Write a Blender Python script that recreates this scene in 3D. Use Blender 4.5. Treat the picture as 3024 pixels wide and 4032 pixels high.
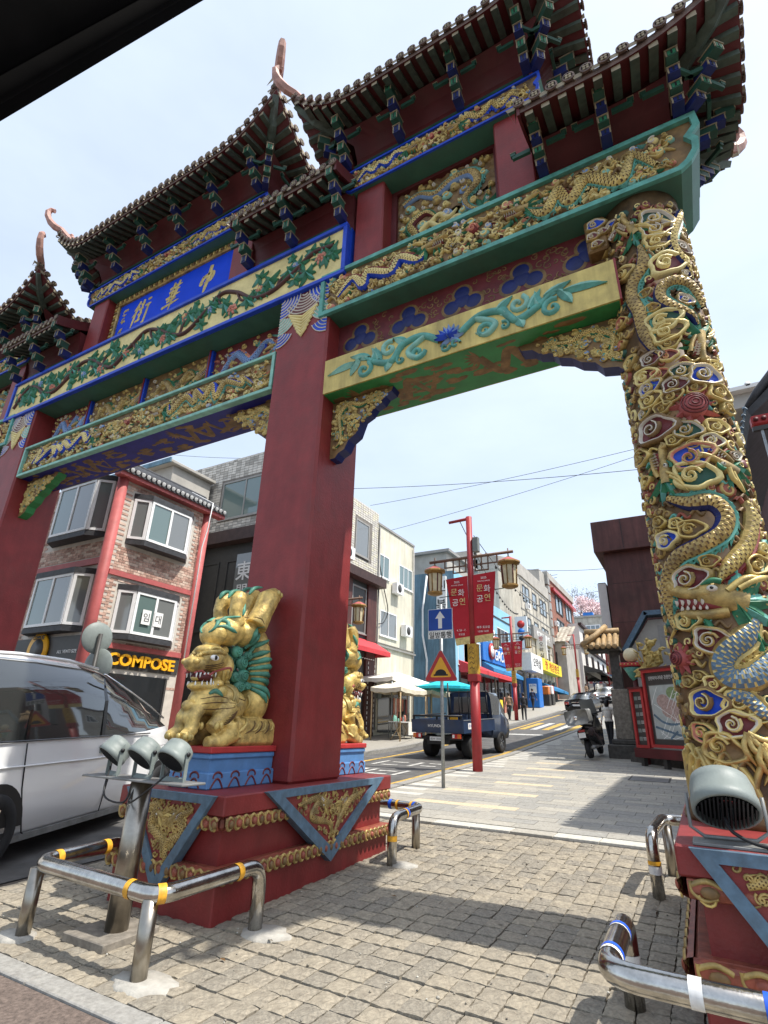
import bpy, math, random
from math import sin, cos, pi, sqrt, radians, atan2, hypot, floor
from mathutils import Vector, Matrix
for o in list(bpy.data.objects): bpy.data.objects.remove(o)
SC = bpy.context.scene
COL = SC.collection
# ------------------------------------------------------------------ camera
YAW, PITCH, ROLL = radians(-29.71), radians(22.014), radians(1.613)
CAMZ = 1.4
def cam_axes():
    cy, sy, cp, sp = cos(YAW), sin(YAW), cos(PITCH), sin(PITCH)
    f = Vector((sy*cp, cy*cp, sp)); r = Vector((cy, -sy, 0)); u = r.cross(f)
    return r*cos(ROLL)+u*sin(ROLL), -r*sin(ROLL)+u*cos(ROLL), f
CR, CU, CF = cam_axes()
cam = bpy.data.cameras.new('camera'); camo = bpy.data.objects.new('camera', cam); COL.objects.link(camo)
cam.sensor_width = 36; cam.lens = 2080/4032*36; cam.clip_end = 2000; cam.clip_start = 0.02
m = Matrix((CR, CU, -CF)).transposed().to_4x4(); m.translation = (0, 0, CAMZ); camo.matrix_world = m
SC.camera = camo
SC.render.resolution_x = 768; SC.render.resolution_y = 1024
# ------------------------------------------------------------------ sky, sun, exposure
SUN_EL, SUN_AZ = radians(61), radians(84)          # azimuth clockwise from +Y
w = bpy.data.worlds.new('World'); SC.world = w; w.use_nodes = True
nt = w.node_tree; nt.nodes.clear()
sky = nt.nodes.new('ShaderNodeTexSky'); sky.sky_type = 'NISHITA'; sky.sun_disc = False
sky.sun_elevation = SUN_EL; sky.sun_rotation = SUN_AZ; sky.air_density = 1.0; sky.dust_density = 2.2; sky.ozone_density = 1.0
bg = nt.nodes.new('ShaderNodeBackground'); bg.inputs[1].default_value = 0.15
# thin high cloud veil, even over the whole sky
tc = nt.nodes.new('ShaderNodeTexCoord'); mp = nt.nodes.new('ShaderNodeMapping'); mp.inputs['Scale'].default_value = (1.2, 1.2, 3.0)
nz = nt.nodes.new('ShaderNodeTexNoise'); nz.inputs['Scale'].default_value = 1.7; nz.inputs['Detail'].default_value = 5; nz.inputs['Roughness'].default_value = .55
rp = nt.nodes.new('ShaderNodeValToRGB'); rp.color_ramp.elements[0].position = .30; rp.color_ramp.elements[0].color = (.38,.38,.38,1); rp.color_ramp.elements[1].position = .75; rp.color_ramp.elements[1].color = (.54,.54,.54,1)
mx = nt.nodes.new('ShaderNodeMixRGB'); mx.inputs[2].default_value = (6.5, 7.25, 8.2, 1)
ou = nt.nodes.new('ShaderNodeOutputWorld')
L = nt.links.new
L(tc.outputs['Generated'], mp.inputs['Vector']); L(mp.outputs['Vector'], nz.inputs['Vector']); L(nz.outputs['Fac'], rp.inputs['Fac'])
L(rp.outputs['Color'], mx.inputs[0]); L(sky.outputs['Color'], mx.inputs[1]); L(mx.outputs['Color'], bg.inputs[0]); L(bg.outputs[0], ou.inputs[0])
sd = bpy.data.lights.new('sun', 'SUN'); sd.energy = 4.2; sd.angle = radians(.55); sd.color = (1, .95, .87)
so = bpy.data.objects.new('sun', sd); COL.objects.link(so)
SV = Vector((cos(SUN_EL)*sin(SUN_AZ), cos(SUN_EL)*cos(SUN_AZ), sin(SUN_EL)))
so.rotation_euler = (-SV).to_track_quat('-Z', 'Y').to_euler(); so.location = SV*60
SC.view_settings.view_transform = 'Standard'; SC.view_settings.look = 'None'; SC.view_settings.exposure = 0.5; SC.view_settings.gamma = 1
SC.view_settings.use_curve_mapping = False
SC.render.engine = 'CYCLES'
SC.cycles.max_bounces = 8; SC.cycles.use_denoising = True
# ------------------------------------------------------------------ photo pixel -> place
FPX = 2080.
def ray(px, py): return CR*((px-1512)/FPX) - CU*((py-2016)/FPX) + CF
def onx(px, py, X): d = ray(px, py); p = d*(X/d.x); return Vector((p.x, p.y, p.z+CAMZ))
def ony(px, py, Y): d = ray(px, py); p = d*(Y/d.y); return Vector((p.x, p.y, p.z+CAMZ))
def onz(px, py, Z): d = ray(px, py); p = d*((Z-CAMZ)/d.z); return Vector((p.x, p.y, Z))
GY = [-50, -6, 0, 3, 6.5, 12, 18.5, 30, 43, 58, 100, 170]
GZ = [-.5, -.09, -.03, 0, .11, .33, .62, 1.4, 2.5, 3.95, 8.5, 17]
def gz(y):
    if y <= GY[0]: return GZ[0]
    for i in range(len(GY)-1):
        if y <= GY[i+1]: return GZ[i]+(GZ[i+1]-GZ[i])*(y-GY[i])/(GY[i+1]-GY[i])
    return GZ[-1]
def lerp(a, b, t): return a+(b-a)*t
R = random.Random(7)
# ------------------------------------------------------------------ materials
MATS = {}
def mat(name, col, rough=.6, metal=0., var=.12, scale=6., bump=0., bscale=40., spec=.4, col2=None, detail=4, coat=0., dirt=0., streak=0.):
    """base colour with soft noise variation, optional fine bump and grime patches"""
    m = bpy.data.materials.new(name); MATS[name] = m; m.use_nodes = True
    n = m.node_tree.nodes; l = m.node_tree.links.new; b = n['Principled BSDF']
    b.inputs['Roughness'].default_value = rough; b.inputs['Metallic'].default_value = metal
    b.inputs['Specular IOR Level'].default_value = spec; b.inputs['Coat Weight'].default_value = coat
    tc = n.new('ShaderNodeTexCoord'); 
    nz = n.new('ShaderNodeTexNoise'); nz.inputs['Scale'].default_value = scale; nz.inputs['Detail'].default_value = detail; nz.inputs['Roughness'].default_value = .6
    l(tc.outputs['Object'], nz.inputs['Vector'])
    rp = n.new('ShaderNodeValToRGB'); e = rp.color_ramp.elements
    c2 = col2 or tuple(c*(1-var*1.6) for c in col)
    c1 = col if col2 else tuple(min(1, c*(1+var)) for c in col)
    e[0].position = .3; e[0].color = (*c2, 1); e[1].position = .7; e[1].color = (*c1, 1)
    l(nz.outputs['Fac'], rp.inputs['Fac'])
    out = rp.outputs['Color']
    if dirt:
        n2 = n.new('ShaderNodeTexNoise'); n2.inputs['Scale'].default_value = scale*.37; n2.inputs['Detail'].default_value = 8; n2.inputs['Roughness'].default_value = .7
        l(tc.outputs['Object'], n2.inputs['Vector'])
        r2 = n.new('ShaderNodeValToRGB'); r2.color_ramp.elements[0].position = .47; r2.color_ramp.elements[1].position = .68
        r2.color_ramp.elements[0].color = (0,0,0,1); r2.color_ramp.elements[1].color = (dirt,dirt,dirt,1)
        l(n2.outputs['Fac'], r2.inputs['Fac'])
        mx = n.new('ShaderNodeMixRGB'); mx.inputs[2].default_value = (.075,.06,.045,1)
        l(r2.outputs['Color'], mx.inputs[0]); l(out, mx.inputs[1]); out = mx.outputs['Color']
    if streak:      # rain-washed vertical streaks and faded paint
        mp = n.new('ShaderNodeMapping'); mp.inputs['Scale'].default_value = (3.2,3.2,.4); n3 = n.new('ShaderNodeTexNoise'); n3.inputs['Scale'].default_value = 1.6; n3.inputs['Detail'].default_value = 7; n3.inputs['Roughness'].default_value = .65
        l(tc.outputs['Object'], mp.inputs['Vector']); l(mp.outputs['Vector'], n3.inputs['Vector'])
        r3 = n.new('ShaderNodeValToRGB'); r3.color_ramp.elements[0].position = .38; r3.color_ramp.elements[1].position = .66; a_ = 1-streak; r3.color_ramp.elements[0].color = (a_,a_,a_,1); q_ = 1+streak*.45; r3.color_ramp.elements[1].color = (q_,q_*1.02,q_*1.03,1)
        l(n3.outputs['Fac'], r3.inputs['Fac']); m3 = n.new('ShaderNodeMixRGB'); m3.blend_type = 'MULTIPLY'; m3.inputs[0].default_value = 1; l(out, m3.inputs[1]); l(r3.outputs['Color'], m3.inputs[2]); out = m3.outputs['Color']
    l(out, b.inputs['Base Color'])
    if bump:
        nb = n.new('ShaderNodeTexNoise'); nb.inputs['Scale'].default_value = bscale; nb.inputs['Detail'].default_value = 6
        bp = n.new('ShaderNodeBump'); bp.inputs['Strength'].default_value = bump; bp.inputs['Distance'].default_value = .01
        l(tc.outputs['Object'], nb.inputs['Vector']); l(nb.outputs['Fac'], bp.inputs['Height']); l(bp.outputs['Normal'], b.inputs['Normal'])
    return m
def glass_mat(name, col, rough=.05, spec=.8):
    m = bpy.data.materials.new(name); MATS[name] = m; m.use_nodes = True
    b = m.node_tree.nodes['Principled BSDF']; b.inputs['Base Color'].default_value = (*col, 1); b.inputs['Roughness'].default_value = rough
    b.inputs['Specular IOR Level'].default_value = spec; b.inputs['Coat Weight'].default_value = .6; b.inputs['Coat Roughness'].default_value = .03
    return m
mat('red_paint', (.225,.027,.026), .5, var=.12, scale=3.5, bump=.3, bscale=45, dirt=.22, streak=.12)
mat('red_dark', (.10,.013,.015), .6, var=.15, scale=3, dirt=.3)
mat('red_bright', (.42,.035,.035), .5, var=.1)
mat('red_pink', (.42,.10,.095), .6, var=.12, scale=4, dirt=.15)
mat('gold', (.45,.315,.105), .42, metal=.2, var=.3, scale=11, bump=.25, bscale=90, dirt=.65)
mat('gold_bright', (.60,.45,.15), .36, metal=.25, var=.22, scale=10, bump=.2, bscale=80, dirt=.5)
mat('gold_dark', (.11,.06,.022), .55, metal=.1, var=.3, scale=9)
mat('gold_brown', (.21,.125,.048), .55, metal=.1, var=.3, scale=8, dirt=.5)
mat('cream_yellow', (.72,.60,.25), .55, var=.12, scale=6, bump=.25, bscale=35, dirt=.2)
mat('yellow_beam', (.64,.49,.15), .42, metal=.2, var=.12, scale=4, bump=.1, dirt=.35, streak=.3)
mat('teal', (.10,.34,.28), .5, var=.2, scale=8, dirt=.3)
mat('teal_light', (.23,.48,.39), .5, var=.15, scale=8, dirt=.2)
mat('green', (.028,.17,.085), .5, var=.25, scale=10)
mat('green_dark', (.018,.075,.05), .55, var=.2, scale=5, dirt=.2)
mat('green_beam', (.05,.15,.105), .5, var=.12, scale=3, dirt=.3)
mat('green_rafter', (.075,.105,.082), .6, var=.25, scale=10, dirt=.5)
mat('green_soffit', (.03,.22,.065), .5, var=.15, scale=5, dirt=.2)
mat('blue', (.010,.06,.50), .5, var=.15, scale=6, dirt=.1)
mat('blue_plaque', (.004,.055,.62), .55, var=.06, scale=3, spec=.15)
mat('blue_dark', (.010,.018,.11), .5, var=.2)
mat('blue_soffit', (.012,.016,.20), .5, var=.2, scale=5)
mat('blue_grey', (.10,.17,.24), .55, var=.2, scale=12, dirt=.35)
mat('blue_pale', (.20,.32,.55), .5, var=.15)
mat('blue_pedestal', (.10,.24,.48), .5, var=.12, scale=5, dirt=.2)
mat('maroon', (.13,.022,.025), .5, var=.2)
mat('white_paint', (.58,.54,.46), .5, var=.1, dirt=.15)
mat('pink_flower', (.58,.22,.15), .5, var=.2)
mat('brown_branch', (.075,.028,.022), .6, var=.2)
mat('moulding', (.28,.075,.045), .5, var=.25, scale=14, bump=.2, dirt=.2)
mat('roof_tile', (.15,.095,.075), .62, var=.3, scale=14, bump=.4, bscale=60, dirt=.5)
mat('roof_pink', (.46,.25,.20), .6, var=.2, scale=10, bump=.3, dirt=.3)
mat('tile_cream', (.30,.25,.16), .6, var=.2, dirt=.4)
mat('dark_wood', (.030,.016,.014), .8, var=.2)
mat('steel', (.52,.50,.46), .18, metal=1., var=.22, scale=9, bump=.10, bscale=55, dirt=.25)
mat('steel_brushed', (.36,.33,.28), .30, metal=1., var=.18, scale=7, dirt=.3)
mat('tape_yellow', (.75,.38,.03), .5, var=.2, scale=30, dirt=.3)
mat('tape_blue', (.015,.10,.62), .5, var=.1)
mat('tape_white', (.72,.72,.70), .5, var=.1, scale=30)
mat('grey_metal', (.205,.235,.22), .5, var=.08, scale=8, bump=.1, bscale=90)
mat('grey_plate', (.22,.225,.22), .5, metal=.3, var=.2, dirt=.3)
mat('black', (.012,.012,.013), .5, var=.1)
mat('black_gloss', (.010,.010,.012), .18, var=.1, coat=.5)
mat('rubber', (.018,.018,.019), .75, var=.2)
mat('car_white', (.78,.79,.79), .22, var=.02, scale=1, coat=.8)
mat('car_black', (.008,.009,.011), .25, var=.1, coat=.25)
mat('truck_blue', (.020,.042,.095), .3, var=.12, scale=4, coat=.4, dirt=.3)
mat('chrome', (.75,.75,.75), .1, metal=1, var=.05)
mat('lamp_red', (.45,.02,.02), .2, var=.1, coat=.6)
mat('lamp_orange', (.65,.18,.02), .2, var=.1, coat=.6)
mat('asphalt', (.115,.112,.108), .9, var=.22, scale=3, bump=.5, bscale=160, dirt=.3)
mat('asphalt_brown', (.15,.115,.095), .9, var=.3, scale=40, bump=.6, bscale=120)
mat('cobble_a', (.355,.31,.238), .85, col2=(.19,.168,.13), scale=38, bump=1., bscale=45, detail=8, dirt=.45)
mat('cobble_b', (.325,.29,.228), .85, col2=(.165,.148,.12), scale=44, bump=1., bscale=50, detail=8, dirt=.5)
mat('cobble_c', (.385,.335,.252), .85, col2=(.215,.187,.142), scale=34, bump=1., bscale=40, detail=8, dirt=.35)
mat('grout', (.12,.10,.08), .95, var=.3, scale=20, bump=.5)
mat('slab_a', (.345,.325,.28), .8, var=.14, scale=30, bump=.3, bscale=120, dirt=.2)
mat('slab_b', (.305,.295,.265), .8, var=.14, scale=30, bump=.3, bscale=120, dirt=.25)
mat('slab_c', (.385,.36,.305), .8, var=.14, scale=30, bump=.3, bscale=120, dirt=.15)
mat('slab_cream', (.55,.46,.32), .8, var=.12, scale=30, bump=.3, bscale=120, dirt=.15)
mat('slab_white', (.52,.50,.44), .8, var=.12, scale=30, bump=.3, bscale=120, dirt=.15)
mat('kerb', (.30,.29,.265), .8, var=.15, scale=30, bump=.3, bscale=100, dirt=.25)
mat('concrete', (.40,.38,.335), .9, var=.12, scale=14, bump=.5, bscale=60, dirt=.15)
mat('road_yellow', (.56,.36,.08), .8, var=.25, scale=14, dirt=.5)
mat('road_white', (.55,.54,.50), .8, var=.25, scale=12, dirt=.6)
mat('stone', (.23,.205,.17), .8, var=.25, scale=12, bump=.4, dirt=.4)
mat('stone_dark', (.08,.075,.068), .85, var=.25, scale=9, bump=.4)
mat('wood_leaf', (.16,.085,.03), .9, var=.3)
mat('text_black', (.015,.015,.015), .6, var=.05)
mat('text_white', (.80,.80,.78), .5, var=.03)
mat('sign_white', (.76,.76,.74), .5, var=.04)
mat('sign_blue', (.008,.06,.34), .4, var=.05)
mat('sign_red', (.42,.025,.025), .4, var=.08)
mat('sign_yellow', (.72,.36,.02), .4, var=.06)
mat('galv', (.30,.32,.33), .45, metal=.6, var=.15, scale=20)
glass_mat('glass_dark', (.020,.022,.024)); glass_mat('glass_green', (.12,.175,.165)); glass_mat('glass_grey', (.17,.18,.175), .08)
glass_mat('car_glass', (.035,.038,.036), .04, 1.0)
# ------------------------------------------------------------------ mesh collector
class MB:
    def __init__(s): s.v = []; s.f = []; s.m = []; s.names = []; s.smooth = []
    def mi(s, name):
        if name not in s.names: s.names.append(name)
        return s.names.index(name)
    def add(s, vs, fs, mat, sm=False):
        o = len(s.v); s.v.extend([tuple(v) for v in vs]); 
        if isinstance(mat, str):
            i = s.mi(mat)
            for f in fs: s.f.append([a+o for a in f]); s.m.append(i); s.smooth.append(sm)
        else:
            for f, mm in zip(fs, mat): s.f.append([a+o for a in f]); s.m.append(s.mi(mm)); s.smooth.append(sm)
        return s
    def box(s, x0, x1, y0, y1, z0, z1, mat, bev=0.):
        if bev <= 0:
            vs = [(x,y,z) for x in (x0,x1) for y in (y0,y1) for z in (z0,z1)]
            return s.add(vs, [(0,1,3,2),(4,6,7,5),(0,4,5,1),(2,3,7,6),(0,2,6,4),(1,5,7,3)], mat)
        b = min(bev, abs(x1-x0)*.45, abs(y1-y0)*.45, abs(z1-z0)*.45)
        X = ((x0,x0+b),(x1,x1-b)); Y = ((y0,y0+b),(y1,y1-b)); Z = ((z0,z0+b),(z1,z1-b))
        vs = []; idx = {}
        for i in (0,1):
            for j in (0,1):
                for k in (0,1):
                    for a, (p) in enumerate(((X[i][0],Y[j][1],Z[k][1]),(X[i][1],Y[j][0],Z[k][1]),(X[i][1],Y[j][1],Z[k][0]))):
                        idx[i,j,k,a] = len(vs); vs.append(p)
        fs = []
        for i in (0,1):
            fs.append([idx[i,0,0,0],idx[i,1,0,0],idx[i,1,1,0],idx[i,0,1,0]]); fs.append([idx[0,i,0,1],idx[1,i,0,1],idx[1,i,1,1],idx[0,i,1,1]]); fs.append([idx[0,0,i,2],idx[1,0,i,2],idx[1,1,i,2],idx[0,1,i,2]])
            for j in (0,1):
                fs.append([idx[i,j,0,0],idx[i,j,1,0],idx[i,j,1,1],idx[i,j,0,1]]); fs.append([idx[i,0,j,0],idx[i,1,j,0],idx[i,1,j,2],idx[i,0,j,2]]); fs.append([idx[0,i,j,1],idx[1,i,j,1],idx[1,i,j,2],idx[0,i,j,2]])
                for k in (0,1): fs.append([idx[i,j,k,0],idx[i,j,k,1],idx[i,j,k,2]])
        return s.add(vs, fs, mat)
    def obox(s, c, ax, ay, az, hx, hy, hz, mat):
        """box with centre, unit axes and half sizes"""
        c = Vector(c); vs = [c+ax*(hx*i)+ay*(hy*j)+az*(hz*k) for i in (-1,1) for j in (-1,1) for k in (-1,1)]
        return s.add(vs, [(0,1,3,2),(4,6,7,5),(0,4,5,1),(2,3,7,6),(0,2,6,4),(1,5,7,3)], mat)
    def tube(s, pts, rad, mat, n=8, sm=True, cap=True):
        """swept round bar; rad is a number or one per point"""
        pts = [Vector(p) for p in pts]; k = len(pts)
        rs = rad if isinstance(rad, (list, tuple)) else [rad]*k
        vs = []; up = None
        for i, p in enumerate(pts):
            t = (pts[min(i+1,k-1)]-pts[max(i-1,0)])
            t = t.normalized() if t.length > 1e-9 else Vector((0,0,1))
            if up is None: up = Vector((0,0,1)) if abs(t.z) < .9 else Vector((1,0,0))
            a = t.cross(up)
            if a.length < 1e-6: a = t.cross(Vector((0,1,0)))
            a.normalize(); up = a.cross(t).normalized()
            for j in range(n):
                q = 2*pi*j/n; vs.append(p+(a*cos(q)+up*sin(q))*rs[i])
        fs = [(i*n+j, i*n+(j+1)%n, (i+1)*n+(j+1)%n, (i+1)*n+j) for i in range(k-1) for j in range(n)]
        if cap: fs += [tuple(range(n-1,-1,-1)), tuple((k-1)*n+j for j in range(n))]
        return s.add(vs, fs, mat, sm)
    def lathe(s, prof, mat, n=16, c=(0,0,0), ax=None, sm=True):
        """profile of (radius, height) turned about z (or axis ax) at c; mat a name or one per ring"""
        c = Vector(c); az = Vector(ax).normalized() if ax else Vector((0,0,1))
        a = az.cross(Vector((0,0,1))); a = a.normalized() if a.length > 1e-4 else Vector((1,0,0)); b = az.cross(a)
        vs = [c+az*h+(a*cos(2*pi*j/n)+b*sin(2*pi*j/n))*r for r, h in prof for j in range(n)]
        fs = []; ms = []
        for i in range(len(prof)-1):
            for j in range(n):
                fs.append((i*n+j, i*n+(j+1)%n, (i+1)*n+(j+1)%n, (i+1)*n+j)); ms.append(mat if isinstance(mat, str) else mat[i])
        fs.append(tuple(range(n-1,-1,-1))); ms.append(mat if isinstance(mat, str) else mat[0])
        fs.append(tuple((len(prof)-1)*n+j for j in range(n))); ms.append(mat if isinstance(mat, str) else mat[-1])
        return s.add(vs, fs, ms, sm)
    def prism(s, poly, f0, f1, mat, matf=None):
        """polygon of (a,b), f0/f1 map (a,b) -> 3D on the two faces"""
        n = len(poly); vs = [f0(a,b) for a,b in poly]+[f1(a,b) for a,b in poly]
        fs = [tuple(range(n)), tuple(range(2*n-1,n-1,-1))]+[(i,(i+1)%n,n+(i+1)%n,n+i) for i in range(n)]
        return s.add(vs, fs, [matf or mat, mat]+[mat]*n)
    def ell(s, c, r, mat, n=12, k=8, rot=None):
        c = Vector(c); vs = []; 
        for i in range(k+1):
            a = pi*i/k
            for j in range(n):
                p = Vector((r[0]*sin(a)*cos(2*pi*j/n), r[1]*sin(a)*sin(2*pi*j/n), r[2]*cos(a)))
                if rot: p = rot @ p
                vs.append(c+p)
        fs = [(i*n+j, (i+1)*n+j, (i+1)*n+(j+1)%n, i*n+(j+1)%n) for i in range(k) for j in range(n)]
        return s.add(vs, fs, mat, True)
    def mesh(s, name):
        me = bpy.data.meshes.new(name); me.from_pydata(s.v, [], s.f)
        for n in s.names: me.materials.append(MATS[n])
        me.polygons.foreach_set('material_index', s.m); me.polygons.foreach_set('use_smooth', s.smooth); me.update()
        return me
    def build(s, name, parent=None, **kw):
        o = bpy.data.objects.new(name, s.mesh(name)); COL.objects.link(o)
        if parent is not None:
            o.parent = parent
            if parent.type == 'EMPTY': o.location = parent.matrix_local.inverted() @ Vector((0,0,0)) if False else -Vector(parent.location)
        for k, v in kw.items(): o[k] = v
        return o
def recalc(o):
    import bmesh
    bm = bmesh.new(); bm.from_mesh(o.data); bmesh.ops.recalc_face_normals(bm, faces=bm.faces); bm.to_mesh(o.data); bm.free(); return o
def thing(name, label, cat, loc=(0,0,0), group=None):
    o = bpy.data.objects.new(name, None); COL.objects.link(o); o.location = loc; o.empty_display_size = .2
    o['label'] = label; o['category'] = cat
    if group: o['group'] = group
    return o
def tag(o, label, cat, group=None):
    o['label'] = label; o['category'] = cat
    if group: o['group'] = group
    return o
def struct(o): o['kind'] = 'structure'; return o
def piece(mesh, name, parent, loc, rz=0., sc=None):
    """a copy of a shared mesh as a piece of parent"""
    o = bpy.data.objects.new(name, mesh); COL.objects.link(o)
    if parent is not None:
        o.parent = parent
        loc = Vector(loc)-(Vector(parent.location) if parent.type == 'EMPTY' else Vector((0,0,0)))
    o.location = loc; o.rotation_euler.z = rz
    if sc: o.scale = sc
    return o
def text_mesh(body, size, depth, align='CENTER', shear=0., spacing=1.0, bold=0.):
    """lettering turned into a mesh: x right, y up, z towards the reader"""
    cu = bpy.data.curves.new('lettering', 'FONT'); cu.body = body; cu.size = size; cu.extrude = depth; cu.align_x = align; cu.align_y = 'CENTER'
    cu.shear = shear; cu.space_character = spacing; cu.offset = bold; cu.resolution_u = 3
    o = bpy.data.objects.new('lettering', cu); COL.objects.link(o)
    dg = bpy.context.evaluated_depsgraph_get(); dg.update()
    me = bpy.data.meshes.new_from_object(o.evaluated_get(dg))
    bpy.data.objects.remove(o); bpy.data.curves.remove(cu)
    return me
def letters(name, body, c, right, up, size, depth, matname, parent, width=None, **kw):
    """lettering object centred at c with the given right/up directions; width stretches it to fit"""
    me = text_mesh(body, size, depth, **kw)
    right = Vector(right).normalized(); up = Vector(up).normalized(); nn = right.cross(up)
    xs = [v.co.x for v in me.vertices] or [0]; ys = [v.co.y for v in me.vertices] or [0]
    sx = width/(max(xs)-min(xs)) if width and max(xs) > min(xs) else 1
    cx, cy = (max(xs)+min(xs))/2, (max(ys)+min(ys))/2
    for v in me.vertices: v.co = Vector(c)+right*((v.co.x-cx)*sx)+up*(v.co.y-cy)+nn*(v.co.z+depth)
    me.materials.clear(); me.materials.append(MATS[matname])
    o = bpy.data.objects.new(name, me); COL.objects.link(o)
    if parent is not None:
        o.parent = parent
        if parent.type == 'EMPTY': o.location = -Vector(parent.location)
    return o
# ------------------------------------------------------------------ carved relief motifs, laid out in (s, t, h) and bent onto a face by M
def flat(x0, y0, z0):  return lambda s, t, h: (x0+s, y0-h, z0+t)          # face towards -y
def flatx(x0, y0, z0): return lambda s, t, h: (x0+h, y0+s, z0+t)          # face towards +x
def under(x0, y0, z0): return lambda s, t, h: (x0+s, y0+t, z0-h)          # face towards -z
def cyl(cx, cy, r): return lambda s, t, h: (cx+(r+h)*sin(s), cy-(r+h)*cos(s), t)   # s is the angle
def spl(pts, n=10):
    """smooth curve through 2-D points"""
    out = []; k = len(pts)
    for i in range(k-1):
        p0, p1, p2, p3 = pts[max(i-1,0)], pts[i], pts[i+1], pts[min(i+2,k-1)]
        for j in range(n):
            t = j/n; a = tuple(.5*((2*p1[d])+(-p0[d]+p2[d])*t+(2*p0[d]-5*p1[d]+4*p2[d]-p3[d])*t*t+(-p0[d]+3*p1[d]-3*p2[d]+p3[d])*t**3) for d in range(len(p1)))
            out.append(a)
    out.append(tuple(pts[-1])); return out
def resample(pts, step, ks=1.):
    out = [pts[0]]; acc = 0
    for a, b in zip(pts, pts[1:]):
        d = hypot((b[0]-a[0])*ks, b[1]-a[1])
        if d < 1e-9: continue
        while acc+d >= step:
            t = (step-acc)/d; a = tuple(lerp(a[i], b[i], t) for i in range(len(a))); out.append(a); d = hypot((b[0]-a[0])*ks, b[1]-a[1]); acc = 0
            if d < 1e-9: break
        acc += d
    return out
def nrm2(pts, i, ks):
    a = pts[max(i-1,0)]; b = pts[min(i+1,len(pts)-1)]; dx = (b[0]-a[0])*ks; dy = b[1]-a[1]; l = hypot(dx, dy) or 1
    return -dy/l, dx/l      # left normal in metres
def stroke(mb, M, pts, w, h, mat, ks=1., taper=True, n=3, base=0.):
    """raised rounded line; ks is metres per unit of s"""
    k = len(pts)
    if k < 2: return
    vs = []; us = [-1,-.5,.5,1] if n == 3 else [-1,-.8,-.4,0,.4,.8,1]
    for i, p in enumerate(pts):
        nx, ny = nrm2(pts, i, ks); ww = w*(min(1, .15+2.2*(1-i/(k-1))) if taper else 1)
        for u in us: vs.append(M(p[0]+nx*u*ww/ks, p[1]+ny*u*ww, base+h*(1-u*u)**.5*(.4+.6*ww/w)))
    q = len(us); fs = [(i*q+j, (i+1)*q+j, (i+1)*q+j+1, i*q+j+1) for i in range(k-1) for j in range(q-1)]
    mb.add(vs, fs, mat, True)
def curl(mb, M, x, y, r, turns, w, h, mat, ks=1., a0=0., cw=1, base=0.):
    n = max(8, int(turns*12)); pts = []
    for i in range(n+1):
        t = i/n; a = a0+cw*turns*2*pi*t; rr = r*(1-t)**.85
        pts.append((x+rr*cos(a)/ks, y+rr*sin(a)))
    stroke(mb, M, pts, w, h, mat, ks, True, 3, base)
def dome(mb, M, x, y, rx, ry, h, mat, ks=1., n=10, base=0., rot=0.):
    vs = []; rings = [(1,0),(.85,.6),(.5,.92)]
    for s_, hh in rings:
        for j in range(n):
            a = 2*pi*j/n; px, py = rx*s_*cos(a), ry*s_*sin(a)
            px, py = px*cos(rot)-py*sin(rot), px*sin(rot)+py*cos(rot)
            vs.append(M(x+px/ks, y+py, base+h*hh))
    vs.append(M(x, y, base+h)); c = len(vs)-1
    fs = [(i*n+j, i*n+(j+1)%n, (i+1)*n+(j+1)%n, (i+1)*n+j) for i in range(2) for j in range(n)]+[(2*n+j, 2*n+(j+1)%n, c) for j in range(n)]
    mb.add(vs, fs, mat, True)
def cloud(mb, M, x, y, r, rot, rim, line, field, h, ks=1., base=0., cw=1, n=22, flip=1, double=False):
    """lobed curl cloud: gilt rim, pale outline, coloured hollow, raised pale spiral"""
    def rad(a): return 1+.10*cos(3*a+.6)+.07*cos(5*a)+.10*max(0, cos(a))
    rings = [(1.05,0,0),(1.0,.6,0),(.91,1.0,0),(.82,.94,0),(.765,.9,1),(.74,.52,2),(.36,.46,2)]
    vs = []
    for s_, hh, _ in rings:
        for j in range(n):
            a = 2*pi*j/n; rr = r*s_*rad(a); px = rr*cos(a)*1.18; py = rr*sin(a)*.86*flip
            px, py = px*cos(rot)-py*sin(rot), px*sin(rot)+py*cos(rot)
            vs.append(M(x+px/ks, y+py, base+h*hh))
    vs.append(M(x, y, base+h*.50)); c = len(vs)-1
    fs = []; ms = []
    for i in range(6):
        mm = (rim, rim, rim, line, line, field)[i]
        for j in range(n): fs.append((i*n+j, i*n+(j+1)%n, (i+1)*n+(j+1)%n, (i+1)*n+j)); ms.append(mm)
    for j in range(n): fs.append((6*n+j, 6*n+(j+1)%n, c)); ms.append(field)
    mb.add(vs, fs, ms, True)
    ox, oy = -.16*r, .05*r*flip
    ox, oy = ox*cos(rot)-oy*sin(rot), ox*sin(rot)+oy*cos(rot)
    if double: curl(mb, M, x+ox/ks, y+oy, r*.56, .9, r*.10, h*.5, rim, ks, rot+.4, cw, base+h*.55)
    curl(mb, M, x+ox/ks, y+oy, r*.46, 1.6, r*.10, h*.5, rim if rim != 'gold' else 'gold_bright', ks, rot+1.2, cw, base+h*.42)
    curl(mb, M, x+ox/ks, y+oy, r*.46, 1.6, r*.04, h*.30, line, ks, rot+1.2, cw, base+h*.78)
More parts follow.
